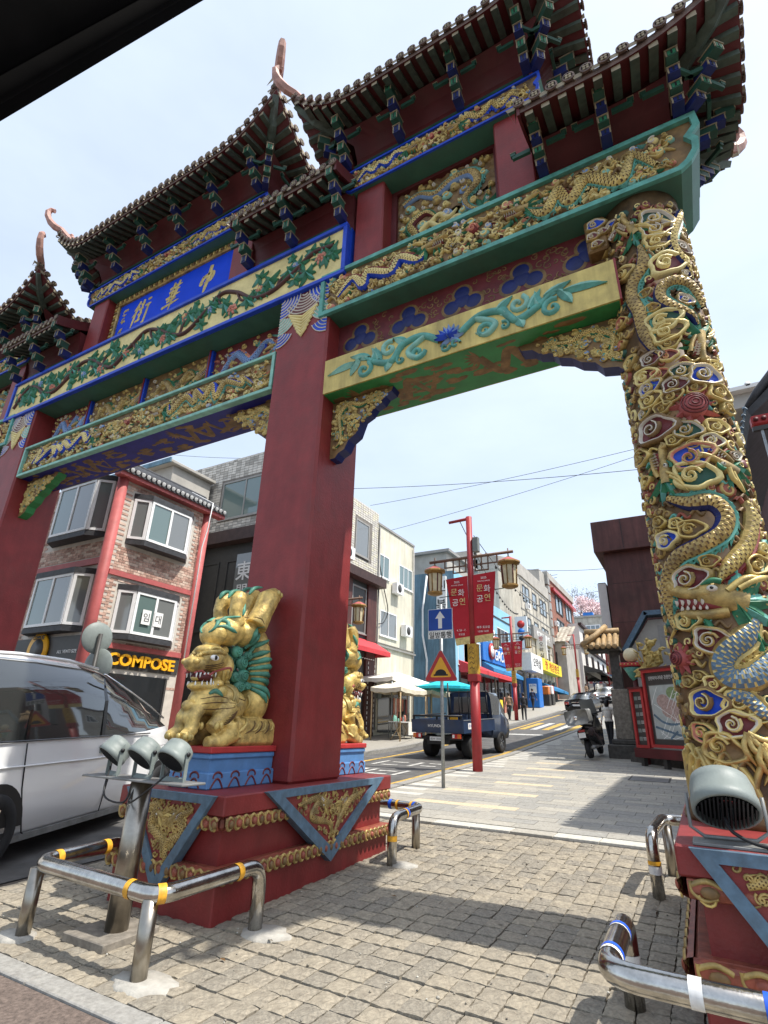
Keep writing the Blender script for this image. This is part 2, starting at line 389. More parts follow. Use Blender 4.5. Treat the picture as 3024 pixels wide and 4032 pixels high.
def leaf(mb, M, x, y, ang, ln, wd, h, mat, ks=1., bend=0., base=0., mat2=None):
    """pointed leaf or flame with a raised rib"""
    n = 5; vs = []
    for i in range(n+1):
        t = i/n; a = ang+bend*t; cx = x+(ln*t*cos(ang+bend*t*.5))/ks; cy = y+ln*t*sin(ang+bend*t*.5)
        ww = wd*sin(pi*min(1, .18+.82*t))**.9*(1 if t < .99 else 0)
        for u, hh in ((-1,0),(0,1),(1,0)): vs.append(M(cx-sin(a)*u*ww/ks, cy+cos(a)*u*ww, base+h*(hh*(1-.55*t)+.15)))
    fs = []; ms = []
    for i in range(n):
        for j in range(2): fs.append((i*3+j, (i+1)*3+j, (i+1)*3+j+1, i*3+j+1)); ms.append(mat if j == 0 or not mat2 else mat2)
    mb.add(vs, fs, ms, False)
def flower(mb, M, x, y, r, c1, c2, h, ks=1., n=6, rot=0.):
    for k, (rr, nn, hh, cc) in enumerate(((r, n, h*.6, c1), (r*.66, n-1, h*.95, c1), (r*.36, n-2, h*1.2, c2))):
        for i in range(nn):
            a = rot+2*pi*i/nn+k*.5; dome(mb, M, x+rr*.55*cos(a)/ks, y+rr*.55*sin(a), rr*.5, rr*.36, hh*.6, cc, ks, 8, hh*.35, a)
def body(mb, M, pts, w, h, ks=1., m1='gold', m2='gold_dark', fin='teal', belly='blue_dark', sl=.05, taper=(.35,.4), fs_=1, base=0.):
    """scaly serpent body along pts, ridge fin on one side, belly band on the other"""
    step = sl/4; P = resample(pts, step, ks); k = len(P)
    if k < 6: return
    us = [-1,-.93,-.6,-.25,.1,.45,.78,.93,1]; q = len(us); vs = []; fs = []; ms = []
    W = []
    for i, p in enumerate(P):
        t = i/(k-1); wt = min(1, .45+t/max(.01,taper[0])*.55)*min(1, .25+(1-t)/max(.01,taper[1])*.75); W.append(w*wt)
        nx, ny = nrm2(P, i, ks); ph = (i%4)/4.; row = i//4
        for j, u in enumerate(us):
            f = ((i+2*(j%2))%4)/4.
            sc = .20*(1-f) if 1 < j < 7 else 0.
            hh = h*(max(0, 1-u*u)**.5*(1+sc*.9)+.05)*(.5+.5*wt)
            vs.append(M(p[0]+nx*u*W[i]/ks, p[1]+ny*u*W[i], base+hh))
    for i in range(k-1):
        for j in range(q-1):
            fs.append((i*q+j, (i+1)*q+j, (i+1)*q+j+1, i*q+j+1))
            edge = ((i+2*(j%2))%4) == 3
            ms.append(belly if j in (0,1) and belly else (m2 if edge and 1 < j < 7 else m1))
    mb.add(vs, fs, ms, False)
    if fin:
        fl = w*.42; n2 = 0; fv = []
        for i in range(k):
            na = nrm2(P, i, ks); rip = 1+.16*sin(i*1.57)
            for u, hh in ((.90,.50),(1.16,.62),(1.42*rip,.22)): fv.append(M(P[i][0]+na[0]*W[i]*u/ks, P[i][1]+na[1]*W[i]*u, base+h*hh))
        mb.add(fv, [(i*3+j,(i+1)*3+j,(i+1)*3+j+1,i*3+j+1) for i in range(k-1) for j in range(2)], fin, False)
        for i in range(0, k-5, 4):
            a, b = P[i], P[i+4]; na = nrm2(P, i, ks); 
            wa = W[i]*1.3; e = 1*fs_
            ax, ay = a[0]+na[0]*wa/ks, a[1]+na[1]*wa; bx, by = b[0]+na[0]*W[i+4]*1.3/ks, b[1]+na[1]*W[i+4]*1.3
            tx, ty = bx+na[0]*fl*(W[i]/w)/ks+(b[0]-a[0])*.4, by+na[1]*fl*(W[i]/w)+(b[1]-a[1])*.4
            vs2 = [M(ax,ay,base+h*.35), M(bx,by,base+h*.35), M(tx,ty,base+h*.15), M((ax+bx)/2+na[0]*fl*.3/ks,(ay+by)/2+na[1]*fl*.3,base+h*.45)]
            mb.add(vs2, [(0,1,3),(1,2,3),(2,0,3)], fin)
def head(mb, M, x, y, ang, s, h, ks=1., face='gold', mane='green', flip=1, base=0., mane2='teal'):
    """dragon head looking along ang; s is its length"""
    def T(a, b):
        b *= flip; return (x+(a*cos(ang)-b*sin(ang))*s/ks, y+(a*sin(ang)+b*cos(ang))*s)
    for i in range(9):
        a = pi+(-1.25+2.5*i/8); bx, by = T(-.05, 0); L = s*(.75+.35*((i*37)%5)/5)
        leaf(mb, M, bx, by, ang+flip*(a)*1., L, s*.13, h*.9, mane if i%3 else mane2, ks, .5*(-1)**i, base+h*.15)
    stroke(mb, M, spl([T(-.25,.02), T(.1,.10), T(.45,.20)], 6), s*.24, h*1.25, face, ks, False, 7, base)         # skull
    stroke(mb, M, spl([T(.30,.16), T(.60,.16), T(.92,.24), T(1.0,.34)], 6), s*.125, h*1.35, face, ks, False, 7, base)   # snout
    stroke(mb, M, spl([T(.05,-.16), T(.40,-.22), T(.80,-.20)], 6), s*.095, h*1.1, face, ks, False, 7, base)      # lower jaw
    stroke(mb, M, spl([T(.10,-.04), T(.45,-.03), T(.86,.02)], 6), s*.12, h*.75, 'red_paint', ks, False, 7, base)  # mouth
    for i in range(5):
        px, py = T(.42+.11*i, .04); leaf(mb, M, px, py, ang-flip*pi/2, s*.10, s*.03, h*.5, 'white_paint', ks, 0, base+h*.8)
        px, py = T(.36+.10*i, -.14); leaf(mb, M, px, py, ang+flip*pi/2, s*.08, s*.025, h*.5, 'white_paint', ks, 0, base+h*.8)
    px, py = T(.96,.30); curl(mb, M, px, py, s*.10, 1.2, s*.045, h*.6, face, ks, ang, flip, base+h*.8)
    px, py = T(.26,.22); dome(mb, M, px, py, s*.085, s*.065, h*.55, 'white_paint', ks, 10, base+h*1.1, ang); dome(mb, M, px, py, s*.042, s*.042, h*.62, 'black', ks, 8, base+h*1.15)
    stroke(mb, M, spl([T(.12,.34), T(.26,.36), T(.42,.28)], 5), s*.05, h*.6, mane, ks, True, 3, base+h*1.05)
    for o in (.0, .16): stroke(mb, M, spl([T(.05-o,.18+o*.3), T(-.25-o,.42), T(-.62-o,.46+o*.5)], 5), s*.06, h*.7, 'gold_bright', ks, True, 3, base+h*.8)
    stroke(mb, M, spl([T(.95,.12), T(1.15,-.1), T(1.0,-.4), T(1.25,-.62)], 6), s*.04, h*.5, 'gold_bright', ks, True, 3, base+h*.4)
    for o in (0,1): leaf(mb, M, *T(.62-.2*o,-.30), ang-flip*(1.6+.5*o), s*.32, s*.07, h*.7, mane, ks, .4*flip, base+h*.2)
def claw(mb, M, x, y, ang, s, h, ks=1., mat='gold', base=0.):
    for i in range(4):
        a = ang+(-.7+.47*i); stroke(mb, M, spl([(x,y),(x+s*.5*cos(a)/ks,y+s*.5*sin(a)),(x+s*cos(a+.4)/ks,y+s*sin(a+.4))],4), s*.13, h, mat, ks, True, 3, base)
CLOUDC = [('gold','white_paint','maroon'),('gold','white_paint','green_dark'),('gold','white_paint','blue'),('gold_bright','cream_yellow','gold_brown'),('gold_bright','gold','gold_brown')]
def scatter_clouds(mb, M, W, H_, rnd, r0, r1, tries, h, avoid=(), ks=1., cols=CLOUDC, base=0., s0=0., t0=0., n=14, simple=False):
    placed = []
    for _ in range(tries):
        r = rnd.uniform(r0, r1); x = rnd.uniform(s0+r/ks, s0+W-r/ks); y = rnd.uniform(t0+r*.8, t0+H_-r*.8)
        if any(hypot((x-a)*ks, y-b) < (r+c)*.92 for a, b, c in placed): continue
        if any(hypot((x-a[0])*ks, y-a[1]) < r*.75+a[2] for a in avoid): continue
        placed.append((x, y, r)); c = rnd.choice(cols)
        if simple:
            dome(mb, M, x, y, r*1.1, r*.8, h*.7, c[0], ks, 9, base); curl(mb, M, x, y, r*.75, 1.2, r*.16, h*.45, c[1] if rnd.random() < .5 else 'gold_bright', ks, rnd.uniform(0,6), rnd.choice((-1,1)), base+h*.45)
        else: cloud(mb, M, x, y, r, rnd.uniform(-.6,.6), *c, h, ks, base, rnd.choice((-1,1)), n, rnd.choice((-1,1)))
    return placed
def dragon_band(mb, M, W, H_, rnd, ndr=2, h=.05, simple=True):
    """frieze of dragons chasing a pearl through clouds, filling W x H_"""
    av = []
    seg = W/ndr
    for k in range(ndr):
        s0 = k*seg; fl = 1 if k % 2 == 0 else -1
        A = H_*.24; pts = []
        n = max(5, int(seg/(H_*.50)))
        xs = [s0+seg*(.10+.62*i/n) for i in range(n+1)]
        if fl < 0: xs = [s0+seg*(.90-.62*i/n) for i in range(n+1)]
        ph = rnd.uniform(-.15,.15)
        for i, x in enumerate(xs):
            am = A*rnd.uniform(.35,1.05)*(1 if i%2 else -1)*(1 if i < n else .3)
            pts.append((x+seg*rnd.uniform(-.045,.045)*(0 < i < n), H_*(.5+ph*.4)+am))
            pass
        P = spl(pts, 10); body(mb, M, P, H_*.12, h*1.15, 1., 'gold_bright' if k%2 else 'cream_yellow', 'gold_dark', rnd.choice(('blue','teal','red_paint')), rnd.choice(('blue','maroon')), .045, (.3,.15))
        av += [(p[0], p[1], H_*.10) for p in P[::5]]
        hx, hy = P[-1]; head(mb, M, hx, hy, 0 if fl > 0 else pi, H_*.42, h, 1., 'gold', 'green', 1 if fl > 0 else -1)
        av += [(hx+fl*H_*.2, hy, H_*.22)]
        for i in (14, 40):
            p = P[i]; claw(mb, M, p[0]+.05, p[1]+(H_*.18 if i < 20 else -H_*.18), 1.4 if i < 20 else -1.4, H_*.18, h*.8)
    dome(mb, M, W*.5, H_*.55, H_*.10, H_*.10, h*1.2, 'red_paint', 1., 12); curl(mb, M, W*.5, H_*.55, H_*.08, 1.6, H_*.012, h*.5, 'pink_flower', 1., 0, 1, h*1.0)
    for i in range(6): leaf(mb, M, W*.5, H_*.6, pi/2+(-1+.4*i), H_*.28, H_*.04, h*.6, 'pink_flower', 1., .2)
    scatter_clouds(mb, M, W, H_, rnd, H_*.05, H_*.12, int(420*W/4), h*.8, av, n=12, simple=simple, cols=[('gold','cream_yellow','x'),('cream_yellow','gold_bright','x'),('cream_yellow','white_paint','x'),('blue_pale','white_paint','x'),('teal_light','cream_yellow','x'),('gold_brown','gold','x'),('pink_flower','cream_yellow','x'),('gold','gold_bright','x')])
    for _ in range(int(60*W)):
        x, y = rnd.uniform(.08, W-.08), rnd.uniform(H_*.08, H_*.92); L_ = H_*rnd.uniform(.10,.22); x = min(max(x, L_), W-L_); q = rnd.uniform(.03,.07)*H_*rnd.choice((-1,1))
        if H_*.1 < y-abs(q) and y+abs(q) < H_*.9: stroke(mb, M, spl([(x-L_,y-q),(x-L_*.3,y+q),(x+L_*.3,y-q),(x+L_,y+q)],4), H_*.028, h*.6, rnd.choice(('gold','cream_yellow','gold_bright','gold','gold_brown')), 1., True)
    for _ in range(int(26*W)):
        x, y = rnd.uniform(.05, W-.05), rnd.uniform(H_*.1, H_*.9); leaf(mb, M, x, y, rnd.choice((0,pi))+rnd.uniform(-.6,.6), min(H_*rnd.uniform(.14,.3), y, H_-y, x, W-x), H_*.035, h*.6, rnd.choice(('green','green','teal','gold_bright','gold_brown','pink_flower','maroon')), 1., rnd.uniform(-.8,.8))
def paint_clouds(mb, M, W, H_, rnd, col, n, r, h=.004):
    """flat painted wisps and a dragon on a soffit"""
    for _ in range(n):
        x, y = rnd.uniform(.1, W-.1), rnd.uniform(.05, H_-.05); rr = r*rnd.uniform(.5,1.1)
        for k in range(3): dome(mb, M, x+rnd.uniform(-1,1)*rr, y+rnd.uniform(-.3,.3)*rr, rr*rnd.uniform(.6,1.1), rr*.35, h, col, 1., 7)
    for c in (.27,.73):
        pts = spl([(W*c+(i-3)*.17, H_*(.5+.24*(1 if i%2 else -1))) for i in range(7)], 8)
        stroke(mb, M, pts, H_*.075, h*1.5, col, 1., True); 
        for i in range(4, len(pts), 6): leaf(mb, M, pts[i][0], pts[i][1], R.uniform(0,6), H_*.22, H_*.03, h, col)
        for i in range(7): leaf(mb, M, pts[0][0], pts[0][1], pi+(-1.2+.4*i), H_*.25, H_*.03, h, col)
# ------------------------------------------------------------------ ground
def sheet(name, x0, x1, y0, y1, dz, matname, nx=1, edge=None):
    ys = sorted(set([y0, y1]+[y for y in GY if y0 < y < y1])); mb = MB(); xs = [lerp(x0, x1, i/nx) for i in range(nx+1)]
    vs = [(x, y, gz(y)+dz) for y in ys for x in xs]; n = nx+1
    mb.add(vs, [(j*n+i, j*n+i+1, (j+1)*n+i+1, (j+1)*n+i) for j in range(len(ys)-1) for i in range(nx)], matname)
    return mb.build(name)
struct(sheet('ground', -160, 160, -50, 170, -.06, 'asphalt', 8))
XR0, XR1 = -9.55, -5.72       # road edges beyond the gate
struct(sheet('road', -40, 12, -30, 2.33, -.012, 'asphalt_brown'))
struct(sheet('road', XR0, XR1, 2.33, 160, -.012, 'asphalt'))
struct(sheet('road', -30, XR0, 2.33, 8.6, -.016, 'asphalt'))
cob = struct(sheet('cobble_pavement', XR1, 3.2, 2.33, 7.74, -.022, 'grout'))
pav = struct(sheet('pavement', XR1, 9, 7.74, 160, -.012, 'slab_b'))
pavl = struct(sheet('pavement', -13.4, XR0, 8.6, 160, .03, 'slab_a'))
# granite setts
def sett_mesh(i, sx, sy, rnd, matname):
    mb = MB(); n = 4; vs = []
    ins = .0035
    for j in range(n+1):
        for k in range(n+1):
            u, v = j/n, k/n; e = (j in (0,n)) or (k in (0,n))
            x = (u-.5)*(sx-2*ins)+rnd.uniform(-.004,.004); y = (v-.5)*(sy-2*ins)+rnd.uniform(-.004,.004)
            z = -.003+rnd.uniform(-.004,.003) if e else rnd.uniform(-.002,.008)
            vs.append((x, y, z))
    fs = [(j*(n+1)+k, (j+1)*(n+1)+k, (j+1)*(n+1)+k+1, j*(n+1)+k+1) for j in range(n) for k in range(n)]
    ring = [j*(n+1) for j in range(n+1)]+[n*(n+1)+k for k in range(1,n+1)]+[j*(n+1)+n for j in range(n-1,-1,-1)]+[k for k in range(n-1,0,-1)]
    b = len(vs); vs += [(vs[r][0]*1.0, vs[r][1]*1.0, -.04) for r in ring]; m_ = len(ring)
    fs += [(ring[a], b+a, b+(a+1)%m_, ring[(a+1)%m_]) for a in range(m_)]
    mb.add(vs, fs, matname, False); return mb
SX, SY = .158, .172
rs = random.Random(3); variants = [sett_mesh(i, SX, SY, rs, ('cobble_a','cobble_b','cobble_c')[i%3]) for i in range(18)]
vmesh = [v.mesh('cobble') for v in variants]
cells = []
x = XR1+.04
nxs = int((3.1-XR1)/SX); nys = int((7.70-2.50)/SY)
for i in range(nxs):
    for j in range(nys):
        cx = -2.124+SX*(i-22)+SX/2+.03*0; cy = 2.485+SY*(j+.5)
        if cx < XR1+.06 or cx > 3.1: continue
        cells.append((cx, cy))
def vis_cell(c):
    p = Vector((c[0], c[1], gz(c[1])-CAMZ)); d = p.dot(CF)
    if d < .3: return 1e9
    u, v = p.dot(CR)/d*FPX, p.dot(CU)/d*FPX
    return d if abs(u) < 1560 and abs(v) < 2080 and not (-4.6 < c[0] < -3.35 and 3.5 < c[1] < 6.2) else 1e6+d
cells.sort(key=vis_cell)
rest = MB()
def slope_at(y): return math.atan((gz(y+.1)-gz(y-.1))/.2)
for k, (cx, cy) in enumerate(cells):
    v = rs.randrange(18); flip = rs.choice((1,-1)); zz = gz(cy)+rs.uniform(-.004,.003)
    if k < 300:
        o = piece(vmesh[v], 'cobble', cob, (cx+rs.uniform(-.003,.003), cy+rs.uniform(-.003,.003), zz), 0 if flip > 0 else pi); o.rotation_euler.x = 0
    else:
        sl = math.tan(slope_at(cy)); jx, jy = rs.uniform(-.004,.004), rs.uniform(-.004,.004)
        rest.add([(cx+jx+p[0]*flip, cy+jy+p[1]*flip, zz+p[2]+p[1]*flip*sl) for p in variants[v].v], variants[v].f, variants[v].names[0])
rest.build('cobble_field', cob, kind='stuff')
# kerb in front of the setts, long granite blocks
for i in range(9):
    a = -5.6+i*1.0; mb = MB(); mb.box(a, a+.992, 2.335, 2.478, gz(2.4)-.1, gz(2.4)+.002, 'kerb', .006); mb.build('kerb_stone', cob)
# light granite course between setts and slabs
for i in range(16):
    a = XR1+.02+i*.55; mb = MB(); vs = []
    mb.box(a, a+.542, 7.745, 8.03, gz(7.9)-.08, gz(7.9)+.006, 'slab_white' if i%3 else 'slab_c', .005); mb.build('border_slab', pav)
# paving slabs: rows .29 m deep, cream pairs every fifth row
slabs = []
row = 0; y = 8.04
while y < 34:
    off = (row*.37) % .6; x = XR1+.25
    first = True
    while x < 3.0:
        w_ = .6 if not first else .6-off if off < .5 else .6
        first = False
        x1 = min(x+w_, 3.0)
        slabs.append((x, x1, y, row)); x = x1
    y += .29; row += 1
def slab_kind(x0, x1, row):
    c = (x0+x1)/2
    if row % 5 == 4 and -4.35 < c < -3.0: return 'slab_cream'
    if row % 2 == 0 and XR1+.2 < c < -4.95: return 'slab_white'
    return rs.choice(('slab_a','slab_b','slab_a','slab_c','slab_b'))
def add_slab(mb, x0, x1, y0, mt):
    g = .004; a, b = y0+g, y0+.29-g; za, zb = gz(a)+rs.uniform(0,.0025), gz(b)+rs.uniform(0,.0025); h = .004
    vs = [(x0+g,a,za+h),(x1-g,a,za+h),(x1-g,b,zb+h),(x0+g,b,zb+h),(x0+g,a,za-.03),(x1-g,a,za-.03),(x1-g,b,zb-.03),(x0+g,b,zb-.03)]
    mb.add(vs, [(0,1,2,3),(0,4,5,1),(1,5,6,2),(2,6,7,3),(3,7,4,0)], mt)
restb = MB(); cnt = 0
for x0, x1, y0, rw in slabs:
    inview = vis_cell(((x0+x1)/2, y0)) < 1e5
    if inview and cnt < 290: mb = MB(); add_slab(mb, x0, x1, y0, slab_kind(x0, x1, rw)); mb.build('paving_slab', pav); cnt += 1
    else: add_slab(restb, x0, x1, y0, slab_kind(x0, x1, rw))
restb.build('slab_field', pav, kind='stuff')
# kerb of the road side, raised a little, both sides
mb = MB()
def strip(name, x0, x1, y0, y1, h0, h1, matname, parent=None, step=1.0):
    n = max(1, int((y1-y0)/step)); 
    for i in range(n):
        a, b = lerp(y0,y1,i/n)+.004, lerp(y0,y1,(i+1)/n)-.004; m_ = MB()
        vs = [(x,y,gz(y)+h) for y in (a,b) for x in (x0,x1) for h in (h0,h1)]
        m_.add(vs, [(0,1,3,2),(4,6,7,5),(0,4,5,1),(2,3,7,6),(1,5,7,3)], matname); m_.build(name, parent)
strip('kerb_stone', XR1-.005, XR1+.22, 7.76, 44, -.05, .022, 'kerb', pav)
strip('kerb_stone', XR0-.20, XR0, 8.6, 46, -.05, .10, 'kerb', pavl)
# painted road marks, thin raised coats of paint
def mark(name, poly, matname, dz=-.004):
    mb = MB(); vs = []; 
    for xy in poly: vs.append((xy[0], xy[1], gz(xy[1])+dz))
    mb.add(vs, [tuple(range(len(vs)))], matname); return struct(mb.build(name))
def line_mark(x0, x1, y0, y1, w_, matname):
    ys = [y0]+[y for y in GY if y0 < y < y1]+[y1]; mb = MB(); vs = []
    for y in ys:
        x = lerp(x0, x1, (y-y0)/(y1-y0)); vs += [(x-w_/2, y, gz(y)-.006), (x+w_/2, y, gz(y)-.006)]
    mb.add(vs, [(2*i,2*i+1,2*i+3,2*i+2) for i in range(len(ys)-1)], matname); return struct(mb.build('road_line'))
line_mark(-5.82, -6.0, 8.2, 33, .16, 'road_yellow'); line_mark(-8.66, -9.0, 10, 44, .16, 'road_yellow')
line_mark(-5.72, -5.90, 33.1, 60, .16, 'road_yellow')
for k, (x0, y0, wx, wy) in enumerate([(-8.1,12.2,.45,.9),(-7.5,12.2,.12,.9),(-7.25,12.2,.5,.14),(-7.25,12.75,.5,.14),(-6.6,12.2,.12,.9),(-8.2,14.0,.12,1.0),(-7.9,14.0,.5,.14),(-7.9,14.7,.5,.14),(-7.1,14.0,.12,1.0),(-6.8,14.2,.45,.14),(-6.8,14.8,.45,.14),(-8.2,10.5,.5,.16),(-7.4,10.4,.6,.16),(-7.4,10.9,.6,.16),(-6.5,10.4,.14,.8)]):
    mark('road_mark', [(x0,y0),(x0+wx,y0),(x0+wx,y0+wy),(x0,y0+wy)], 'road_white', -.005)
for k in range(5):      # raised crossing with chevrons
    a = -8.6+k*.62; mark('road_mark', [(a,30.2),(a+.36,30.2),(a+.36,34.8),(a,34.8)], 'road_white' if k%2 else 'road_yellow', -.004)
mark('road_mark', [(-8.4,26.6),(-6.4,26.6),(-6.6,27.2),(-8.2,27.2)], 'road_white', -.005)
# concrete patches round the rail feet
def patch(c, rx, ry, rot=0, seed=0, par=None):
    r_ = random.Random(seed); mb = MB(); n = 22; vs = [(c[0], c[1], gz(c[1])+.016)]
    for i in range(n):
        a = 2*pi*i/n; q = r_.uniform(.85,1.1); px, py = rx*q*cos(a), ry*q*sin(a)
        px, py = px*cos(rot)-py*sin(rot), px*sin(rot)+py*cos(rot); vs.append((c[0]+px, c[1]+py, gz(c[1]+py)+.013))
    for i in range(n): v = vs[1+i]; vs.append((c[0]+(v[0]-c[0])*1.06, c[1]+(v[1]-c[1])*1.06, v[2]-.02))
    mb.add(vs, [(0,1+i,1+(i+1)%n) for i in range(n)]+[(1+i,1+n+i,1+n+(i+1)%n,1+(i+1)%n) for i in range(n)], 'concrete', True); return mb.build('concrete_patch', cob)
patch((-3.02,2.68), .21, .13, .1, 1); patch((-2.92,3.60), .19, .13, 0, 2); patch((-4.33,2.68), .15, .10, 0, 3); patch((-2.88,5.66), .17, .09, 0, 4)
patch((-.70,3.30), .14, .10, 0, 5)
# manhole cover in the pavement
mh = thing('manhole_cover', 'dark rectangular steel access cover set in the grey paving by the map board', 'manhole cover', (-1.2,14.4,gz(14.4)))
mb = MB(); a, b = 14.0, 14.95
for dz, ins, mt in ((.0065,0,'stone_dark'),(.0085,.04,'grey_plate')):
    vs = [(-1.62+ins,a+ins,gz(a+ins)+dz),(-.78-ins,a+ins,gz(a+ins)+dz),(-.78-ins,b-ins,gz(b-ins)+dz),(-1.62+ins,b-ins,gz(b-ins)+dz)]
    mb.add(vs, [(0,1,2,3)], mt)
mb.build('cover', mh)
# loose grit, pebbles and dry leaves lying on the setts
gr = MB(); rg = random.Random(12)
for _ in range(420):
    x, y = rg.uniform(-5.4,1.0), rg.uniform(2.55,7.6)
    if -4.6 < x < -3.3 and 3.4 < y < 6.2: continue
    r_ = rg.uniform(.003,.009) if rg.random() < .93 else rg.uniform(.009,.014); gr.ell((x,y,gz(y)+.006), (r_,r_*rg.uniform(.7,1.2),r_*.6), rg.choice(('slab_white','stone_dark','stone','cobble_b','slab_c')), 6, 4)
for _ in range(26):
    x, y = rg.uniform(-5.2,.8), rg.uniform(2.6,7.5); a = rg.uniform(0,6.3); L_ = rg.uniform(.02,.035); c, s_ = cos(a), sin(a); z = gz(y)+.013
    gr.add([(x-c*L_,y-s_*L_,z),(x-s_*L_*.4,y+c*L_*.4,z+.004),(x+c*L_,y+s_*L_,z),(x+s_*L_*.4,y-c*L_*.4,z+.004)], [(0,1,2,3)], rg.choice(('wood_leaf','cobble_b')))
o = tag(gr.build('grit'), 'loose grit, pebbles and a few dry leaves scattered on the cobbles', 'grit'); o['kind'] = 'stuff'
# ------------------------------------------------------------------ the gate
CX, YC = -7.5, 4.85
gate = thing('ceremonial_gate', 'huge carved red and gold Chinese archway spanning the street, with dragon column and tiled roofs', 'gate', (CX, YC, 0))
NX = -3.92
def mirx(x): return 2*CX-x
def plinth(cx, hx, y0, y1, detail=True, unit=.085):
    p = MB(); zt = .86
    p.box(cx-hx+.03, cx+hx-.03, y0+.03, y1-.03, -.2, .27, 'red_paint', .01)
    p.box(cx-hx+.09, cx+hx-.09, y0+.09, y1-.09, .27, .74, 'red_paint')
    p.box(cx-hx, cx+hx, y0, y1, .715, zt, 'red_paint', .01)
    o = p.build('plinth', gate)
    if not detail: return o
    p = MB()
    for z0, z1, ins in ((.272,.373,-.018),(.617,.713,.008)): p.box(cx-hx+ins+.03, cx+hx-ins-.03, y0+ins+.03, y1-ins-.03, z0, z1, 'moulding', .02)
    p.build('moulding_core', o)
    # egg-and-dart mouldings
    for z0, z1, out in ((.27,.375,.045),(.615,.715,.02)):
        mb = MB(); zm = (z0+z1)/2; hh = (z1-z0)/2
        for side in range(4):
            if side in (2,): continue
            a, b = ((cx-hx, y0),(cx+hx, y0)) if side == 0 else ((cx+hx, y0),(cx+hx, y1)) if side == 1 else ((cx+hx,y1),(cx-hx,y1)) if side == 2 else ((cx-hx,y1),(cx-hx,y0))
            nx_, ny_ = ((0,-1),(1,0),(0,1),(-1,0))[side]
            ins = .055-out
            L_ = hypot(b[0]-a[0], b[1]-a[1])-2*ins; n = max(1, int(L_/unit)); st = L_/n
            tx, ty = (b[0]-a[0])/hypot(b[0]-a[0],b[1]-a[1]), (b[1]-a[1])/hypot(b[0]-a[0],b[1]-a[1])
            def Mp(s, t, h): return (a[0]+tx*(ins+s)-nx_*(ins)+nx_*h, a[1]+ty*(ins+s)-ny_*(ins)+ny_*h, zm+t)
            prof = [(-hh,0),(-hh*.8,.03),(-hh*.2,.045),(hh*.5,.045),(hh*.85,.03),(hh,0)]
            vs = [Mp(s, t, h) for s in (0, L_) for t, h in prof]; k = len(prof)
            mb.add(vs, [(i,i+1,k+i+1,k+i) for i in range(k-1)], 'moulding')
            for i in range(n):
                s = (i+.5)*st
                stroke(mb, Mp, spl([(s-st*.40,hh*.4),(s,hh*.85),(s+st*.40,hh*.4)],4), .008+st*.03, .016, 'gold', 1., False, 3, .036); stroke(mb, Mp, spl([(s-st*.42,hh*.8),(s-st*.40,-hh*.2),(s-st*.1,-hh*.85),(s+st*.25,-hh*.5)],4), .010, .018, 'gold', 1., False, 3, .036)
                dome(mb, Mp, s+.01, -hh*.1, st*.27, hh*.62, .024, 'moulding' if i%2 else 'gold_brown', 1., 8, .04)
                curl(mb, Mp, s+st*.05, -hh*.55, st*.3, .7, .008, .014, 'gold_bright', 1., 3., 1, .034)
        mb.build('moulding', o)
    # triangular carved panels
    def tri(side, c, halfw, zap):
        fr = MB(); 
        if side == 'front': Mq = lambda s, t, h: (c+s, y0-.012-h, t)
        else: Mq = lambda s, t, h: (cx+hx+.012+h, c+s, t)
        A, B, C = (-halfw, zt-.004), (halfw, zt-.004), (0, zap)
        w_ = .055; G = ((A[0]+B[0]+C[0])/3, (A[1]*.38+B[1]*.38+C[1]*.24))
        def ins(P, q): return (G[0]+(P[0]-G[0])*q, G[1]+(P[1]-G[1])*q)
        a, b, cc = ins(A,.76), ins(B,.76), ins(C,.76); a = (a[0], zt-.062); b = (b[0], zt-.062)
        vs = [Mq(*q, h) for h in (-.06,.03) for q in (A,B,C,a,b,cc)]
        fs = [(6,7,10,9),(7,8,11,10),(8,6,9,11),(0,1,7,6),(1,2,8,7),(2,0,6,8),(3,4,10,9),(4,5,11,10),(5,3,9,11)]
        fr.add(vs, fs, 'blue_grey'); f_ = fr.build('triangle_panel', o)
        rl = MB(); rl.add([Mq(*q, .004) for q in (a,b,cc)], [(0,1,2)], 'red_paint')
        rr = random.Random(int(c*100) & 255)
        def inside(x, y):
            if y > zt-.07: return False
            t = (zt-.062-y)/(zt-.062-cc[1]); return t < .97 and abs(x) < (1-t)*b[0]*.92
        n_ = 0
        H_ = zt-zap
        pts = [(-b[0]*.72, zt-.15),(-b[0]*.3, zt-.11),(-b[0]*.42, zt-.26),(-b[0]*.05, zt-.34),(.06,zt-.46),(-.02,zt-.56)]
        pts = [q for q in pts if inside(*q)]
        if len(pts) > 3: body(rl, Mq, spl(pts,8), .035, .02, 1., 'gold','gold_dark',None,None,.03,(.3,.4),1,.004)
        pts = [(b[0]*.75, zt-.12),(b[0]*.42, zt-.18),(b[0]*.5, zt-.3),(b[0]*.15, zt-.36),(.05,zt-.5)]; pts = [q for q in pts if inside(*q)]
        if len(pts) > 2: body(rl, Mq, spl(pts,8), .035, .02, 1., 'gold','gold_dark',None,None,.03,(.3,.4),1,.004)
        head(rl, Mq, -b[0]*.15, zt-.17, 2.6, .13, .014, 1., 'gold','gold',1,.004,'gold'); head(rl, Mq, b[0]*.2, zt-.2, .5, .13, .014, 1., 'gold','gold',1,.004,'gold')
